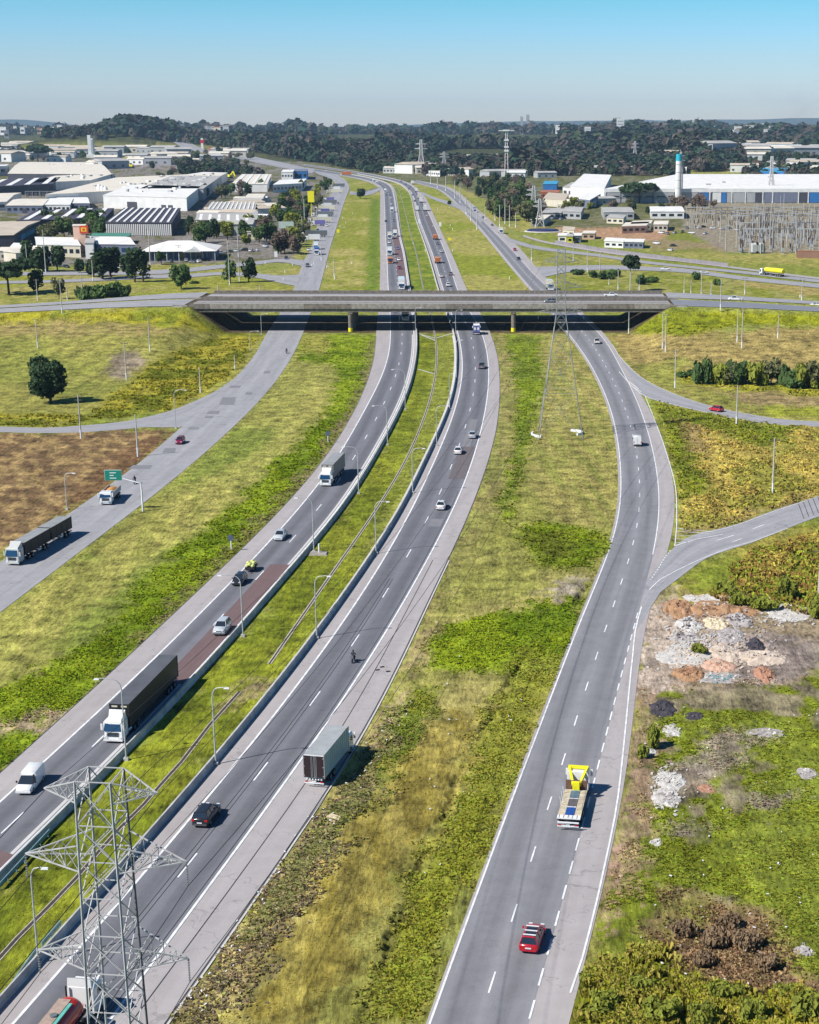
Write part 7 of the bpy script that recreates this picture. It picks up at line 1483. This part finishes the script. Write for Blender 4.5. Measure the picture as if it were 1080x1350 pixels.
for x, yb, yt, s_, l in ((556, 228, 184, 1.6, 'hazy lattice pylon before the forest'), (704, 290, 245, 1.0, 'lattice pylon in the right wood'), (712, 300, 262, .8, 'second lattice pylon in the right wood'), (586, 226, 200, 1.3, 'thin pylon beside the far sheds'), (1016, 262, 206, 1.0, 'lattice mast before the dark bay doors'), (837, 216, 186, 1.3, 'distant pylon on the forest edge'), (897, 243, 200, .9, 'thin mast beside the chimney'), (73, 178, 160, 1, 'thin mast on the far left skyline'), (139, 184, 155, 1.2, 'thin mast on the wooded hill'), (235, 178, 159, 1, 'thin mast left of the totem sign')):
    b = P(x, yb); H_ = Zt(b, yt)-b.z
    tower(l, b, H_, 9*s_, H_*.6, 3*s_, 2*s_, [(H_*.72, 7*s_, 2), (H_*.86, 6*s_, 2)], fine=False, group='distant lattice pylons', bw=.34*s_)

# ------------------------------------------------------------------ electrical substation
def gantry(label, x0, x1, yb, yt, n):
    a = P(x0, yb); b = P(x1, yb); L = (b-a).length; h = Zt(a, yt)-a.z; t = thing('substation_gantry', label, 'gantry', a, math.atan2((b-a).y, (b-a).x), 'substation gantries')
    for k in range(n+1): MB().bar((k*L/n, 0, 0), (k*L/n, 0, h+3*(k % 2)), .55).build('column', (GALV, DSTEEL, CONC)[k % 3], t)
    for k in range(n): 
        MB().bar((k*L/n, 0, h-.8), ((k+1)*L/n, 0, h-.8), .4, .6).build('beam', DSTEEL if k % 2 else GALV, t)
        for f in (.25, .5, .75): MB().tube([((k+f)*L/n, 0, h-1.2), ((k+f)*L/n, 0, h-3.6)], .22, 6).build('insulator', MATS['brown_insulator'], t)
for x0, x1, yb, yt, n in ((905, 1090, 288, 272, 6), (912, 1100, 300, 280, 6), (975, 1100, 314, 292, 5), (980, 1105, 326, 300, 5), (960, 1100, 306, 283, 5), (918, 1095, 294, 276, 7), (988, 1110, 334, 300, 4)):
    gantry('steel gantry row of the substation at row %s from the long factory' % {288: 'one', 294: 'two', 300: 'three', 306: 'four', 314: 'five', 326: 'six', 334: 'seven'}[yb], x0, x1, yb, yt, n)
sg0 = None
rr = random.Random(9)
for k in range(270):
    x = rr.uniform(975, 1100) if k % 3 else rr.uniform(905, 1100); y = rr.uniform(300, 335) if k % 3 else rr.uniform(284, 306); kind = k % 3
    if kind not in (None,) and k >= 3:
        s_ = rr.uniform(.8, 1.2); r = dup(PROTO[('sg', kind)], P(x, y), rr.choice([0, 1.57]), scale=s_); continue
    t = thing(('disconnector_switch', 'current_transformer', 'circuit_breaker')[kind], ('grey disconnector switch on a steel frame in the substation', 'thin insulator post of the substation', 'grey circuit breaker on posts in the substation')[kind], 'switchgear', P(x, y), 0, 'switchgear of the substation')
    if kind == 0:
        for sx in (-1.5, 0, 1.5): MB().tube([(sx, 0, 0), (sx, 0, 3.5)], .15, 6).build('post', CONC, t); MB().tube([(sx, 0, 3.5), (sx, 0, 6)], .28, 6).build('insulator', MATS['brown_insulator'], t)
        MB().bar((-2, 0, 6.1), (2, 0, 6.1), .2).build('blade', CHROME, t)
    elif kind == 1: MB().tube([(0, 0, 0), (0, 0, 4)], .3, 6).build('post', CONC, t); MB().tube([(0, 0, 4), (0, 0, 7.5)], .35, 8).build('insulator', WG, t)
    else:
        MB().box(-1.2, 1.2, -.8, .8, 1, 3).build('tank', WG, t)
        for sx in (-.8, .8): MB().bar((sx, 0, 3), (sx*1.8, 0, 7), .4).build('bushing', MATS['brown_insulator'], t); MB().box(sx-.12, sx+.12, -.5, .5, 0, 1).build('leg', GALV, t)
    PROTO[('sg', kind)] = t
for k in range(34):
    x, y = rr.uniform(905, 1095), rr.uniform(288, 334); b = P(x, y); h_ = rr.uniform(14, 24); t = thing('lightning_mast', 'slender grey lightning mast among the substation gantries', 'mast', b, group='lightning masts of the substation'); MB().tube([(0, 0, 0), (0, 0, h_)], [.35, .18], 6).build('shaft', CONC if k % 2 else GALV, t)
for x, l in ((995, 'left'), (1001, 'right')):
    b = P(x, 334); t = thing('power_transformer', 'white cabinet transformer at the substation edge, %s one' % l, 'transformer', b, group='white transformers'); MB().box(-2.2, 2.2, -2, 2, .8, 6.2).build('tank', WW, t); MB().box(-1.8, 1.8, -1.6, 1.6, 0, .79).build('plinth', CHAS, t); MB().box(-1.5, 1.5, -2.15, -2.02, 1.4, 5.4).build('radiator', WG, t)
a = P(1050, 340); b = P(1100, 341); t = thing('boundary_wall', 'dark red wall at the right end of the substation', 'wall', a, math.atan2((b-a).y, (b-a).x)); MB().box(0, (b-a).length, 0, .4, -.2, 4).build('wall', WBr, t); MB().box(0, (b-a).length, -.1, .5, 4, 4.4).build('coping', RR, t)
# site fence along the path
pts = [P(x, y) for x, y in ((732, 321), (790, 331), (843, 338), (895, 344.5), (960, 352))]
t = thing('site_fence', 'long violet grey fence beside the pale path right of the overpass', 'fence', pts[0])
for a, b in zip(pts[:-1], pts[1:]):
    n = max(1, int((b-a).length/5)); 
    for k in range(n):
        p0 = a.lerp(b, k/n)-pts[0]; p1 = a.lerp(b, (k+1)/n)-pts[0]; p0.z = p1.z = 0
        m = MB(); m.bar(p0+Vector((0, 0, 1.1)), p1+Vector((0, 0, 1.1)), .12, 2.2); m.build('fence_panel', wallm('violetgrey', (.24, .22, .24)), t); MB().bar(p0+Vector((0, .1, 0)), p0+Vector((0, .1, 2.5)), .25).build('post', CONC, t)
# dark covered basin, dirt heaps
b = P(716, 305); t = thing('covered_pond', 'dark blue covered basin inside the curved path', 'basin', b); MB().tube([(0, 0, 0), (0, 0, 1.6)], [13, 11], 22).build('cover', mat('dark_blue_cover', (.03, .03, .09), .5, var=.1), t); MB().tube([(0, 0, 0), (0, 0, .5)], [14.5, 14], 22).build('rim', CONC, t)

# ------------------------------------------------------------------ far mountains and air
mt = MB(); n = 160
def ridge_line(k, off, amp): x = k/n; return 40+amp*(.5+.5*math.sin(x*9+off))*(.4+.6*float(fbm(np.array([x*14+off]), np.array([off]), 4)[0]))
for Yd, amp, off in ((19000, 190, 1.3),):
    V = []
    for k in range(n+1):
        X = -15000+24000*k/n; z_ = ridge_line(k, off, amp)
        if -9000 < X < -3500: z_ += 130*math.exp(-((X+6300)/900)**2)
        V += [(X, Yd-900, -150), (X, Yd, z_), (X, Yd+900, -150)]
    mt.add(V, [(3*k, 3*k+1, 3*k+4, 3*k+3) for k in range(n)]+[(3*k+1, 3*k+2, 3*k+5, 3*k+4) for k in range(n)])
tag(mt.build('mountains', mat('mountain_forest', (.05, .065, .05), .95, var=.3, scale=.002)), kind='structure')
hz = MB().box(-16500, 10500, -3500, 20500, -161, 430); o = hz.build('haze', mat('x_tmp', (1, 1, 1), var=0))
hm = bpy.data.materials.new('air'); hm.use_nodes = True; nt = hm.node_tree; nt.nodes.clear()
pv = nt.nodes.new('ShaderNodeVolumePrincipled'); pv.inputs['Color'].default_value = (.50, .74, 1.0, 1); pv.inputs['Density'].default_value = 3.4e-5; pv.inputs['Anisotropy'].default_value = .0
out = nt.nodes.new('ShaderNodeOutputMaterial'); nt.links.new(pv.outputs[0], out.inputs['Volume']); o.data.materials.clear(); o.data.materials.append(hm); o['kind'] = 'stuff'
# ------------------------------------------------------------------ grass tufts and weeds, real geometry
def tufts(name, mask, n, hmin, hmax, width, seed, cmul=1.0, cvar=.35, lean=.35, mix=None, blades=2):
    n = int(n*1.45); width *= .66; hmin *= .85; hmax *= .8
    """mask: probability on the ground grid; every tuft is a few upright leaf fans"""
    r = np.random.RandomState(seed); w = (mask*keep).ravel(); w[~np.isfinite(w)] = 0; w /= w.sum()
    k = r.choice(w.size, n, p=w); X = GX.ravel()[k]; Y = GY.ravel()[k]
    sp = (Y*CP+CAM_H*SP)/F*2.6
    X = X+r.uniform(-.5, .5, n)*sp; Y = Y+r.uniform(-.5, .5, n)*sp*2.2; Z = GZ2.ravel()[k]
    far_ = np.clip(Y/200, 1, 1.5); h = r.uniform(hmin, hmax, n)*far_; wd = width*(.6+.8*r.rand(n))*far_
    base = np.stack([X, Y, Z-.04], 1); V = []; col_ = C.reshape(-1, 3)[k]*cmul*(1+cvar*(r.rand(n, 1)*2-1))*(1+.12*(r.rand(n, 3)*2-1))
    if mix is not None: f = r.rand(n, 1) < mix[1]; col_ = np.where(f, lin(*mix[0])*(.8+.4*r.rand(n, 1)), col_)
    cols = []
    for b in range(blades):
        a = r.rand(n)*6.283; ux, uy = np.cos(a), np.sin(a); t = r.uniform(-lean, lean, (n, 2))
        p0 = base+np.stack([-ux*wd*.35, -uy*wd*.35, 0*h], 1); p1 = base+np.stack([ux*wd*.35, uy*wd*.35, 0*h], 1)
        p2 = base+np.stack([ux*wd*.75+t[:, 0]*h, uy*wd*.75+t[:, 1]*h, h*(.8+.2*r.rand(n))], 1); p3 = base+np.stack([-ux*wd*.75+t[:, 0]*h, -uy*wd*.75+t[:, 1]*h, h*(.7+.3*r.rand(n))], 1)
        V.append(np.stack([p0, p1, p2, p3], 1)); cols.append(np.repeat(col_[:, None, :], 4, 1))
    V = np.concatenate(V, 0).reshape(-1, 3); cc = np.concatenate(cols, 0).reshape(-1, 3)
    return tag(ob(name, np_mesh(name, V, np.arange(len(V)).reshape(-1, 4), GRM, colors=cc)), kind='stuff')
GRM = attr_mat('grass_blades', fine=3, amt=.1, bump=0)
for n_ in list(GRM.node_tree.nodes):
    if n_.type == 'BUMP': GRM.node_tree.nodes.remove(n_)
up_normal(GRM.node_tree, GRM.node_tree.nodes['Principled BSDF'], [n_ for n_ in GRM.node_tree.nodes if n_.type == 'MIX'][0].outputs[2], .75)
def pm(poly): return inpoly(px+wx*SC*5, py+wy*SC*3, poly).astype(float)
nearm = (py > 441)*(py < 1420)*(px > -60)*(px < 1140)*1.0
clump = sstep(.42, .58, fbm(GX/2.6+3, GY/3.2, 3))
lush = np.clip(lush_B+lush_B2+lush_m1+lush_m2+lush_m3+lush_m4+lush_m5+lush_r1, 0, 1)
brownf = pm([(-300, 572), (236, 568), (214, 586), (150, 636), (88, 674), (-10, 735), (-300, 900)])
dirtm = np.clip(dirt, 0, 1)
plain_m = nearm*(1-lush)*(1-brownf*.7)*(1-dirtm*.9)
tufts('mown_grass', plain_m*(.25+clump), 42000, .04, .12, .26, 1, cmul=1.12, lean=.9)
tufts('tall_grass', nearm*lush*(.15+clump), 38000, .10, .36, .32, 2, cmul=1.7, cvar=.25, lean=.8)
wm_ = nearm*weeds_c*(.2+clump); tufts('dry_weeds', wm_, 6000, .1, .4, .4, 3, cmul=1.9, lean=.8, mix=((150, 136, 112), .45))
tufts('silvery_weeds', nearm*pm([(512, 930), (540, 925), (505, 990), (455, 1075), (390, 1170), (330, 1245), (300, 1250), (380, 1130), (440, 1052), (480, 1000)])*(.2+clump), 4000, .15, .5, .4, 4, cmul=1.7, lean=.8, mix=((158, 172, 126), .6))
rt_tall = pm([(750, 1300), (775, 1262), (865, 1262), (950, 1300), (1060, 1310), (1150, 1340), (1150, 1420), (740, 1420)])
tufts('tall_yellow_reeds', nearm*rt_tall*(.02+sstep(.46, .56, fbm(GX/1.9+9, GY/2.3, 3))), 17000, .5, 1.4, .26, 5, cmul=2.5, mix=((200, 188, 92), .45))
rt_or = pm([(930, 790), (985, 735), (1090, 700), (1160, 720), (1160, 815), (1085, 808), (1010, 800)])
tufts('orange_reeds', nearm*rt_or*(.1+clump), 8000, .4, 1.1, .34, 6, cmul=2.1, mix=((190, 150, 84), .4))
rt_field = pm([(845, 905), (1160, 880), (1160, 1310), (1000, 1300), (860, 1190), (800, 1200), (842, 1060)])*(n_mid < .60)*(1-np.clip(dead, 0, 1))
tufts('creeping_weeds', nearm*rt_field*(.08+clump), 20000, .08, .28, .38, 7, cmul=1.75, lean=.9)
tufts('dead_brush', nearm*np.clip(dead, 0, 1)*(.1+clump), 7000, .1, .4, .3, 8, cmul=2.0, mix=((150, 122, 92), .5))
tri = pm([(868, 530), (960, 552), (1040, 562), (1160, 566), (1160, 640), (1016, 674), (942, 699), (900, 697), (892, 640)])
tufts('dry_triangle_grass', nearm*tri*(.1+clump), 7000, .12, .5, .4, 9, cmul=2.0, mix=((188, 172, 96), .25))
bank = np.clip(pm([(215, 470), (300, 436), (345, 442), (300, 500), (220, 540), (60, 562), (-60, 562), (-60, 552), (120, 545)])+pm([(822, 436), (880, 412), (1140, 420), (1140, 432), (980, 428), (900, 442)])+pm([(884, 488), (930, 496), (1080, 512), (1140, 520), (1140, 532), (1080, 524), (900, 505)]), 0, 1)
tufts('bank_scrub', bank*(.1+clump)*(py > 410), 3600, .15, .5, .45, 10, cmul=1.8, mix=((150, 150, 50), .3))
# rounded weed clumps in the lush strip
for k, (x, y, w, h_) in enumerate(((793, 1334, 52, 24), (846, 1308, 38, 20), (872, 1345, 60, 30), (958, 1318, 54, 22), (992, 1348, 44, 28), (1072, 1338, 64, 30), (770, 1296, 22, 14), (925, 1352, 50, 26), (1035, 1316, 34, 16))):
    tree('lowbright', x, y, y-h_, w, 'rounded yellow green bush in the thicket of the near right corner', 'bushes of the near right thicket')
for k, (x, y, w, h_) in enumerate(((900, 1230, 40, 22), (940, 1245, 46, 24), (985, 1250, 44, 26), (960, 1220, 36, 16), (1010, 1275, 36, 20), (925, 1270, 36, 18))):
    tree('drybush', x, y, y-h_, w, 'dry brown bush in the dead brush of the near right', 'dry bushes of the dead brush')
# ------------------------------------------------------------------ dumped soil and rubble
def heap(label, x, y, wpx, dpx, h, m, bits, bm_, seed, name='rubble_heap', cat='rubble heap'):
    h *= .6; bits = int(bits*.8); b = P(x, y); s = (b.y*CP+CAM_H*SP)/F; W_ = wpx*s/2; D2 = (P(x, y-dpx/2)-P(x, y+dpx/2)).length/2
    r = np.random.RandomState(seed); n = 26; V = []; Fa_ = []
    t = thing(name, label, cat, b)
    for i in range(n):
        for j in range(n):
            u, v = i/(n-1)*2-1, j/(n-1)*2-1; q = max(0, .8-(u*u+v*v)+1.1*(fbm(np.array([u*2.0+seed*1.7]), np.array([v*2.0+seed]), 3)[0]-.5))
            z = h*(q**.7)*(.35+1.1*vnoise(np.array([u*4.5+seed*3]), np.array([v*4.5]))[0])+r.uniform(-.07, .07)*min(1, h)*(q > 0)
            V.append((u*W_*1.3, v*D2*1.35, z if q > 0 else -.15)); 
    for i in range(n-1):
        for j in range(n-1): a = i*n+j; Fa_.append((a, a+n, a+n+1, a+1))
    mb = MB(); mb.add(V, Fa_); mb.build('soil_body', m, t)
    cb = MB()
    for k in range(bits):
        u, v = r.normal(0, .62, 2)
        if u*u+v*v > 2.4: continue
        z = h*max(0, 1-(u*u+v*v))**.7*.9; sz = r.uniform(.08, .32); a = r.rand()*3.1
        p = Vector((u*W_, v*D2, z)); d = Vector((math.cos(a), math.sin(a), r.uniform(-.3, .5)))*sz
        cb.bar(p-d, p+d, sz*r.uniform(.5, 1.3), sz*r.uniform(.25, .8), k % 2)
    if cb.v: tag(cb.build('debris', bm_, t), kind='stuff')
    return t
OR = mat('orange_clay', (.34, .20, .11), .95, var=.3, scale=1.2, bump=.5); PKS = mat('pinkish_sand', (.50, .41, .33), .95, var=.2, scale=1, bump=.4); WR = mat('white_rubble', (.50, .48, .45), .9, var=.2, scale=1.5, bump=.4); GR_ = mat('grey_rubble', (.34, .31, .30), .95, var=.3, scale=1.5, bump=.5); BKP = mat('charcoal_pile', (.05, .045, .055), .95, var=.3, scale=2, bump=.4); BRK = mat('brick_red_soil', (.38, .20, .13), .95, var=.25, scale=1.5, bump=.4); CREAM = mat('cream_soil', (.62, .52, .36), .95, var=.2, scale=1, bump=.4); DGR = mat('dark_debris', (.12, .10, .11), .9, var=.3)
for k, a in enumerate([('orange clay heap at the left end of the long clay bank', 896, 804, 34, 22, 1.5, OR, 60, (OR, BRK)), ('long orange clay bank behind the white rubble', 938, 803, 62, 15, 1.3, OR, 120, (OR, WR)), ('orange and grey tail of the clay bank', 980, 806, 44, 12, 1.0, OR, 60, (OR, GR_)),
          ('white rubble strip just behind the clay bank', 926, 789, 44, 9, .5, WR, 90, (WR, PKS)), ('scattered white rubble by the green shrub, rightmost patch', 1038, 806, 52, 20, .5, WR, 150, (WR, GR_)), ('broken white rubble in front of the clay bank', 908, 823, 30, 18, .8, WR, 110, (WR, DGR)),
          ('small cream soil heap in the middle of the dump', 945, 822, 30, 13, 1.0, CREAM, 24, (CREAM, WR)), ('grey and white rubble beside the cream heap', 975, 818, 34, 16, 1.0, GR_, 80, (WR, DGR)), ('dark grey rubble with a black tarp near the dirt apron', 903, 841, 34, 11, .7, GR_, 60, (DGR, WR)),
          ('grey rubble heap in the centre of the dump', 963, 840, 34, 20, .8, GR_, 60, (GR_, WR)), ('round charcoal black pile', 997, 852, 22, 17, 1.0, BKP, 10, (BKP, BKP)), ('white rubble spread near the green tuft', 903, 864, 60, 24, .6, WR, 200, (WR, PKS)), ('pinkish sand heap, left and larger one', 955, 862, 42, 18, 1.1, PKS, 70, (PKS, WR)), ('pinkish sand heap, right and longer one', 1005, 868, 62, 16, 1.2, PKS, 80, (PKS, WR)), ('reddish sand heap below the pinkish ones', 947, 878, 38, 14, .9, mat('reddish_sand', (.52, .33, .24), .95, var=.2, bump=.4), 40, (PKS, BRK)),
          ('orange broken brick heap near the road side', 909, 889, 36, 15, 1.2, OR, 120, (OR, BRK)), ('brick red soil heap, round one on the right', 1008, 890, 24, 17, 1.1, BRK, 30, (BRK, OR)), ('blue grey scattered debris between brick heap and red heap', 950, 894, 52, 12, .3, GR_, 110, (WR, mat('teal_debris', (.18, .30, .32), .8, var=.2))),
          ('dark slate pile in the green weeds near the road edge', 873, 935, 32, 20, .9, BKP, 16, (BKP, DGR)), ('small dark slate patch right of the slate pile', 916, 944, 22, 9, .4, BKP, 12, (DGR, BKP)), ('white debris cluster by the road edge with a torn sheet', 886, 964, 22, 14, .4, WR, 50, (WR, WR)), ('lone white debris lump by the road edge', 857, 990, 14, 9, .4, WR, 24, (WR, WR)), ('long white rubble spill in the weeds, upper part', 882, 1030, 38, 22, .6, WR, 150, (WR, WR)), ('long white rubble spill in the weeds, lower part', 878, 1052, 34, 20, .6, WR, 130, (WR, GR_)), ('small white debris patch lower down the weeds', 866, 1112, 14, 10, .3, WR, 34, (WR, WR)), ('flat pinkish slab of soil in the weeds', 931, 1040, 20, 10, .3, BRK, 6, (PKS, BRK)), ('pale rubble at the right edge by the weeds', 1060, 1255, 22, 12, .4, GR_, 50, (WR, GR_)), ('pale grey rubble patch right of the bare soil', 1064, 1020, 26, 12, .3, GR_, 60, (WR, GR_)), ('grey rubble in the bare soil hollow', 1010, 967, 44, 12, .3, GR_, 60, (GR_, WR))]):
    heap(*a, k+3)
# loose rubble strewn over the apron of the dump
r = np.random.RandomState(15)
for nm, m_, n_, cx, cy, sx_, sy_, smax in (('strewn_rubble', WR, 420, 915, 850, 34, 24, .3), ('strewn_rubble', PKS, 260, 960, 862, 46, 18, .35), ('strewn_rubble', GR_, 260, 960, 845, 46, 26, .35), ('strewn_rubble', OR, 160, 930, 812, 44, 12, .3), ('strewn_rubble', WR, 200, 882, 1040, 14, 24, .28), ('strewn_rubble', WR, 160, 1035, 812, 24, 10, .3)):
    mb = MB()
    for k in range(n_):
        x, y = r.normal(cx, sx_*.6), r.normal(cy, sy_*.6)
        if x < 853 and y < 1000: continue
        p = P(x, y); s_ = r.uniform(.07, smax); a = r.rand()*3.1; d = Vector((math.cos(a), math.sin(a), r.uniform(-.2, .3)))*s_; mb.bar(p+Vector((0, 0, .1))-d, p+Vector((0, 0, .1))+d, s_*r.uniform(.6, 1.4), s_*.6)
    tag(mb.build(nm, m_), kind='stuff')
def shrub_at(x, y, yt, w, l, kd='lowbright', g='shrubs of the dump and verges'): return tree(kd, x, y, yt, w, l, g)
for a in ((923, 862, 850, 26, 'bright green shrub amid the white rubble'), (1010, 805, 788, 40, 'green shrub at the foot of the tall orange grass'), (1075, 812, 782, 36, 'green shrub by the white pole at the right edge'), (960, 785, 768, 40, 'grey green shrub above the clay bank'), (978, 800, 782, 34, 'olive shrub above the clay bank'), (860, 985, 955, 24, 'green weedy shrub at the road edge by the white debris'), (848, 1000, 980, 18, 'low green shrub at the road edge'), (1038, 790, 760, 30, 'tall yellow green shrub in the orange grass')):
    shrub_at(*a)
# scattered litter: too small and too many to count
r = np.random.RandomState(5); mb = MB()
for k in range(240):
    if k < 120 and k % 2: continue
    if k < 120: x, y = r.uniform(845, 1080), r.uniform(900, 1300)
    elif k < 200: t_ = r.rand(); x, y = 512-290*t_+r.uniform(0, 45), 925+420*t_
    else: x, y = r.uniform(560, 740), r.uniform(820, 1300)
    p = P(x, y); 
    if k >= 200 and x > 740-(y-880)*.42-25: continue
    s_ = r.uniform(.05, .16); a = r.rand()*3.1; d = Vector((math.cos(a), math.sin(a), r.uniform(-.1, .3)))*s_; mb.bar(p+Vector((0, 0, .2))-d, p+Vector((0, 0, .2))+d, s_, s_*.4)
tag(mb.build('litter', WHITE), kind='stuff')
MB().box(-1.0, 1.0, -.4, .4, 0, .25, tx=.1).build('plank', CREAM, None, P(442, 1079), -.6); tag(bpy.data.objects['plank'] if 'plank' in bpy.data.objects and bpy.data.objects['plank'].parent is None else col.objects[-1], None)
o = col.objects[-1]; o.name = 'discarded_board'; tag(o, 'pale discarded board in the weeds beside the concrete shoulder', 'board')
# tyre scraps on the concrete shoulder
for x, y in ((504, 880), (498, 884), (512, 886)):
    MB().box(-.35, .35, -.12, .12, 0, .06, tx=.08).build('tyre_scrap', BLACK, None, P(x, y)+Vector((0, 0, .1)), .5); tag(col.objects[-1], 'black tyre scrap lying on the concrete shoulder', 'debris', 'tyre scraps')
# guard rails in the near median
for (a, b, l) in (((0, 1174), (66, 1102), 'blue grey guard rail at the left edge below the first barrier'), ((12, 1312), (50, 1258), 'lower blue grey guard rail by the second barrier'), ((56, 1252), (81, 1223), 'upper blue grey guard rail by the second barrier')):
    p, q = P(*a), P(*b); d = q-p; L = d.length; t = thing('guard_rail', l, 'guard rail', p, math.atan2(d.y, d.x), 'guard rails of the median')
    RB_ = mat('bluish_rail', (.20, .34, .38), .5, .2, var=.15)
    for z in (.45, .62, .78): MB().bar((0, 0, z), (L, 0, z), .1, .12).build('rail', RB_, t)
    for k in range(int(L/2)+1): MB().box(k*2-.06, k*2+.06, -.06, .06, -.1, .8).build('post', RB_, t)
# faint smoke drifting up on the right skyline
sm = MB()
Xs = (1035-XP)*(5200*CP)/F
sm.loft([[(Xs+dx+w_*math.cos(a), 5200+w_*math.sin(a), z) for a in [2*math.pi*k/16 for k in range(16)]] for z, dx, w_ in ((40, 60, 60), (110, 40, 110), (190, 0, 130), (270, -60, 150), (320, -90, 90))])
o = sm.build('smoke_plume', MATS['x_tmp']); o['kind'] = 'stuff'
m_ = bpy.data.materials.new('smoke'); m_.use_nodes = True; nt = m_.node_tree; nt.nodes.clear()
pv = nt.nodes.new('ShaderNodeVolumePrincipled'); pv.inputs['Color'].default_value = (.42, .42, .52, 1)
tcn = nt.nodes.new('ShaderNodeTexCoord'); nz = nt.nodes.new('ShaderNodeTexNoise'); nz.inputs['Scale'].default_value = .012; nz.inputs['Detail'].default_value = 3
mr = nt.nodes.new('ShaderNodeMapRange'); mr.inputs[1].default_value = .46; mr.inputs[2].default_value = .7; mr.inputs[3].default_value = 0; mr.inputs[4].default_value = .0012
nt.links.new(tcn.outputs['Object'], nz.inputs['Vector']); nt.links.new(nz.outputs[0], mr.inputs[0]); gz = nt.nodes.new('ShaderNodeSeparateXYZ'); fz = nt.nodes.new('ShaderNodeMapRange'); fz.interpolation_type = 'SMOOTHSTEP'; fz.inputs[1].default_value = 250; fz.inputs[2].default_value = 120; fz.inputs[3].default_value = 0; fz.inputs[4].default_value = 1
mu = nt.nodes.new('ShaderNodeMath'); mu.operation = 'MULTIPLY'; nt.links.new(tcn.outputs['Object'], gz.inputs[0]); nt.links.new(gz.outputs[2], fz.inputs[0]); nt.links.new(fz.outputs[0], mu.inputs[0]); nt.links.new(mr.outputs[0], mu.inputs[1]); nt.links.new(mu.outputs[0], pv.inputs['Density'])
out = nt.nodes.new('ShaderNodeOutputMaterial'); nt.links.new(pv.outputs[0], out.inputs['Volume']); o.data.materials.clear(); o.data.materials.append(m_)

# ------------------------------------------------------------------ look-alikes that one can still count get their place in the row
ORD = 'first second third fourth fifth sixth seventh eighth ninth tenth eleventh twelfth thirteenth fourteenth fifteenth sixteenth seventeenth eighteenth nineteenth twentieth'.split()
bpy.context.view_layer.update()
by = {}
for o in sc.objects:
    if o.parent is None and o.get('label'): by.setdefault(o['label'], []).append(o)
for l, os_ in by.items():
    if 1 < len(os_) <= 20 and len(l.split()) <= 12:
        os_.sort(key=lambda o: float(proj(o.location.x, o.location.y, o.location.z)[0]))
        for k, o in enumerate(os_): o['label'] = l+', '+ORD[k]+' from the left'
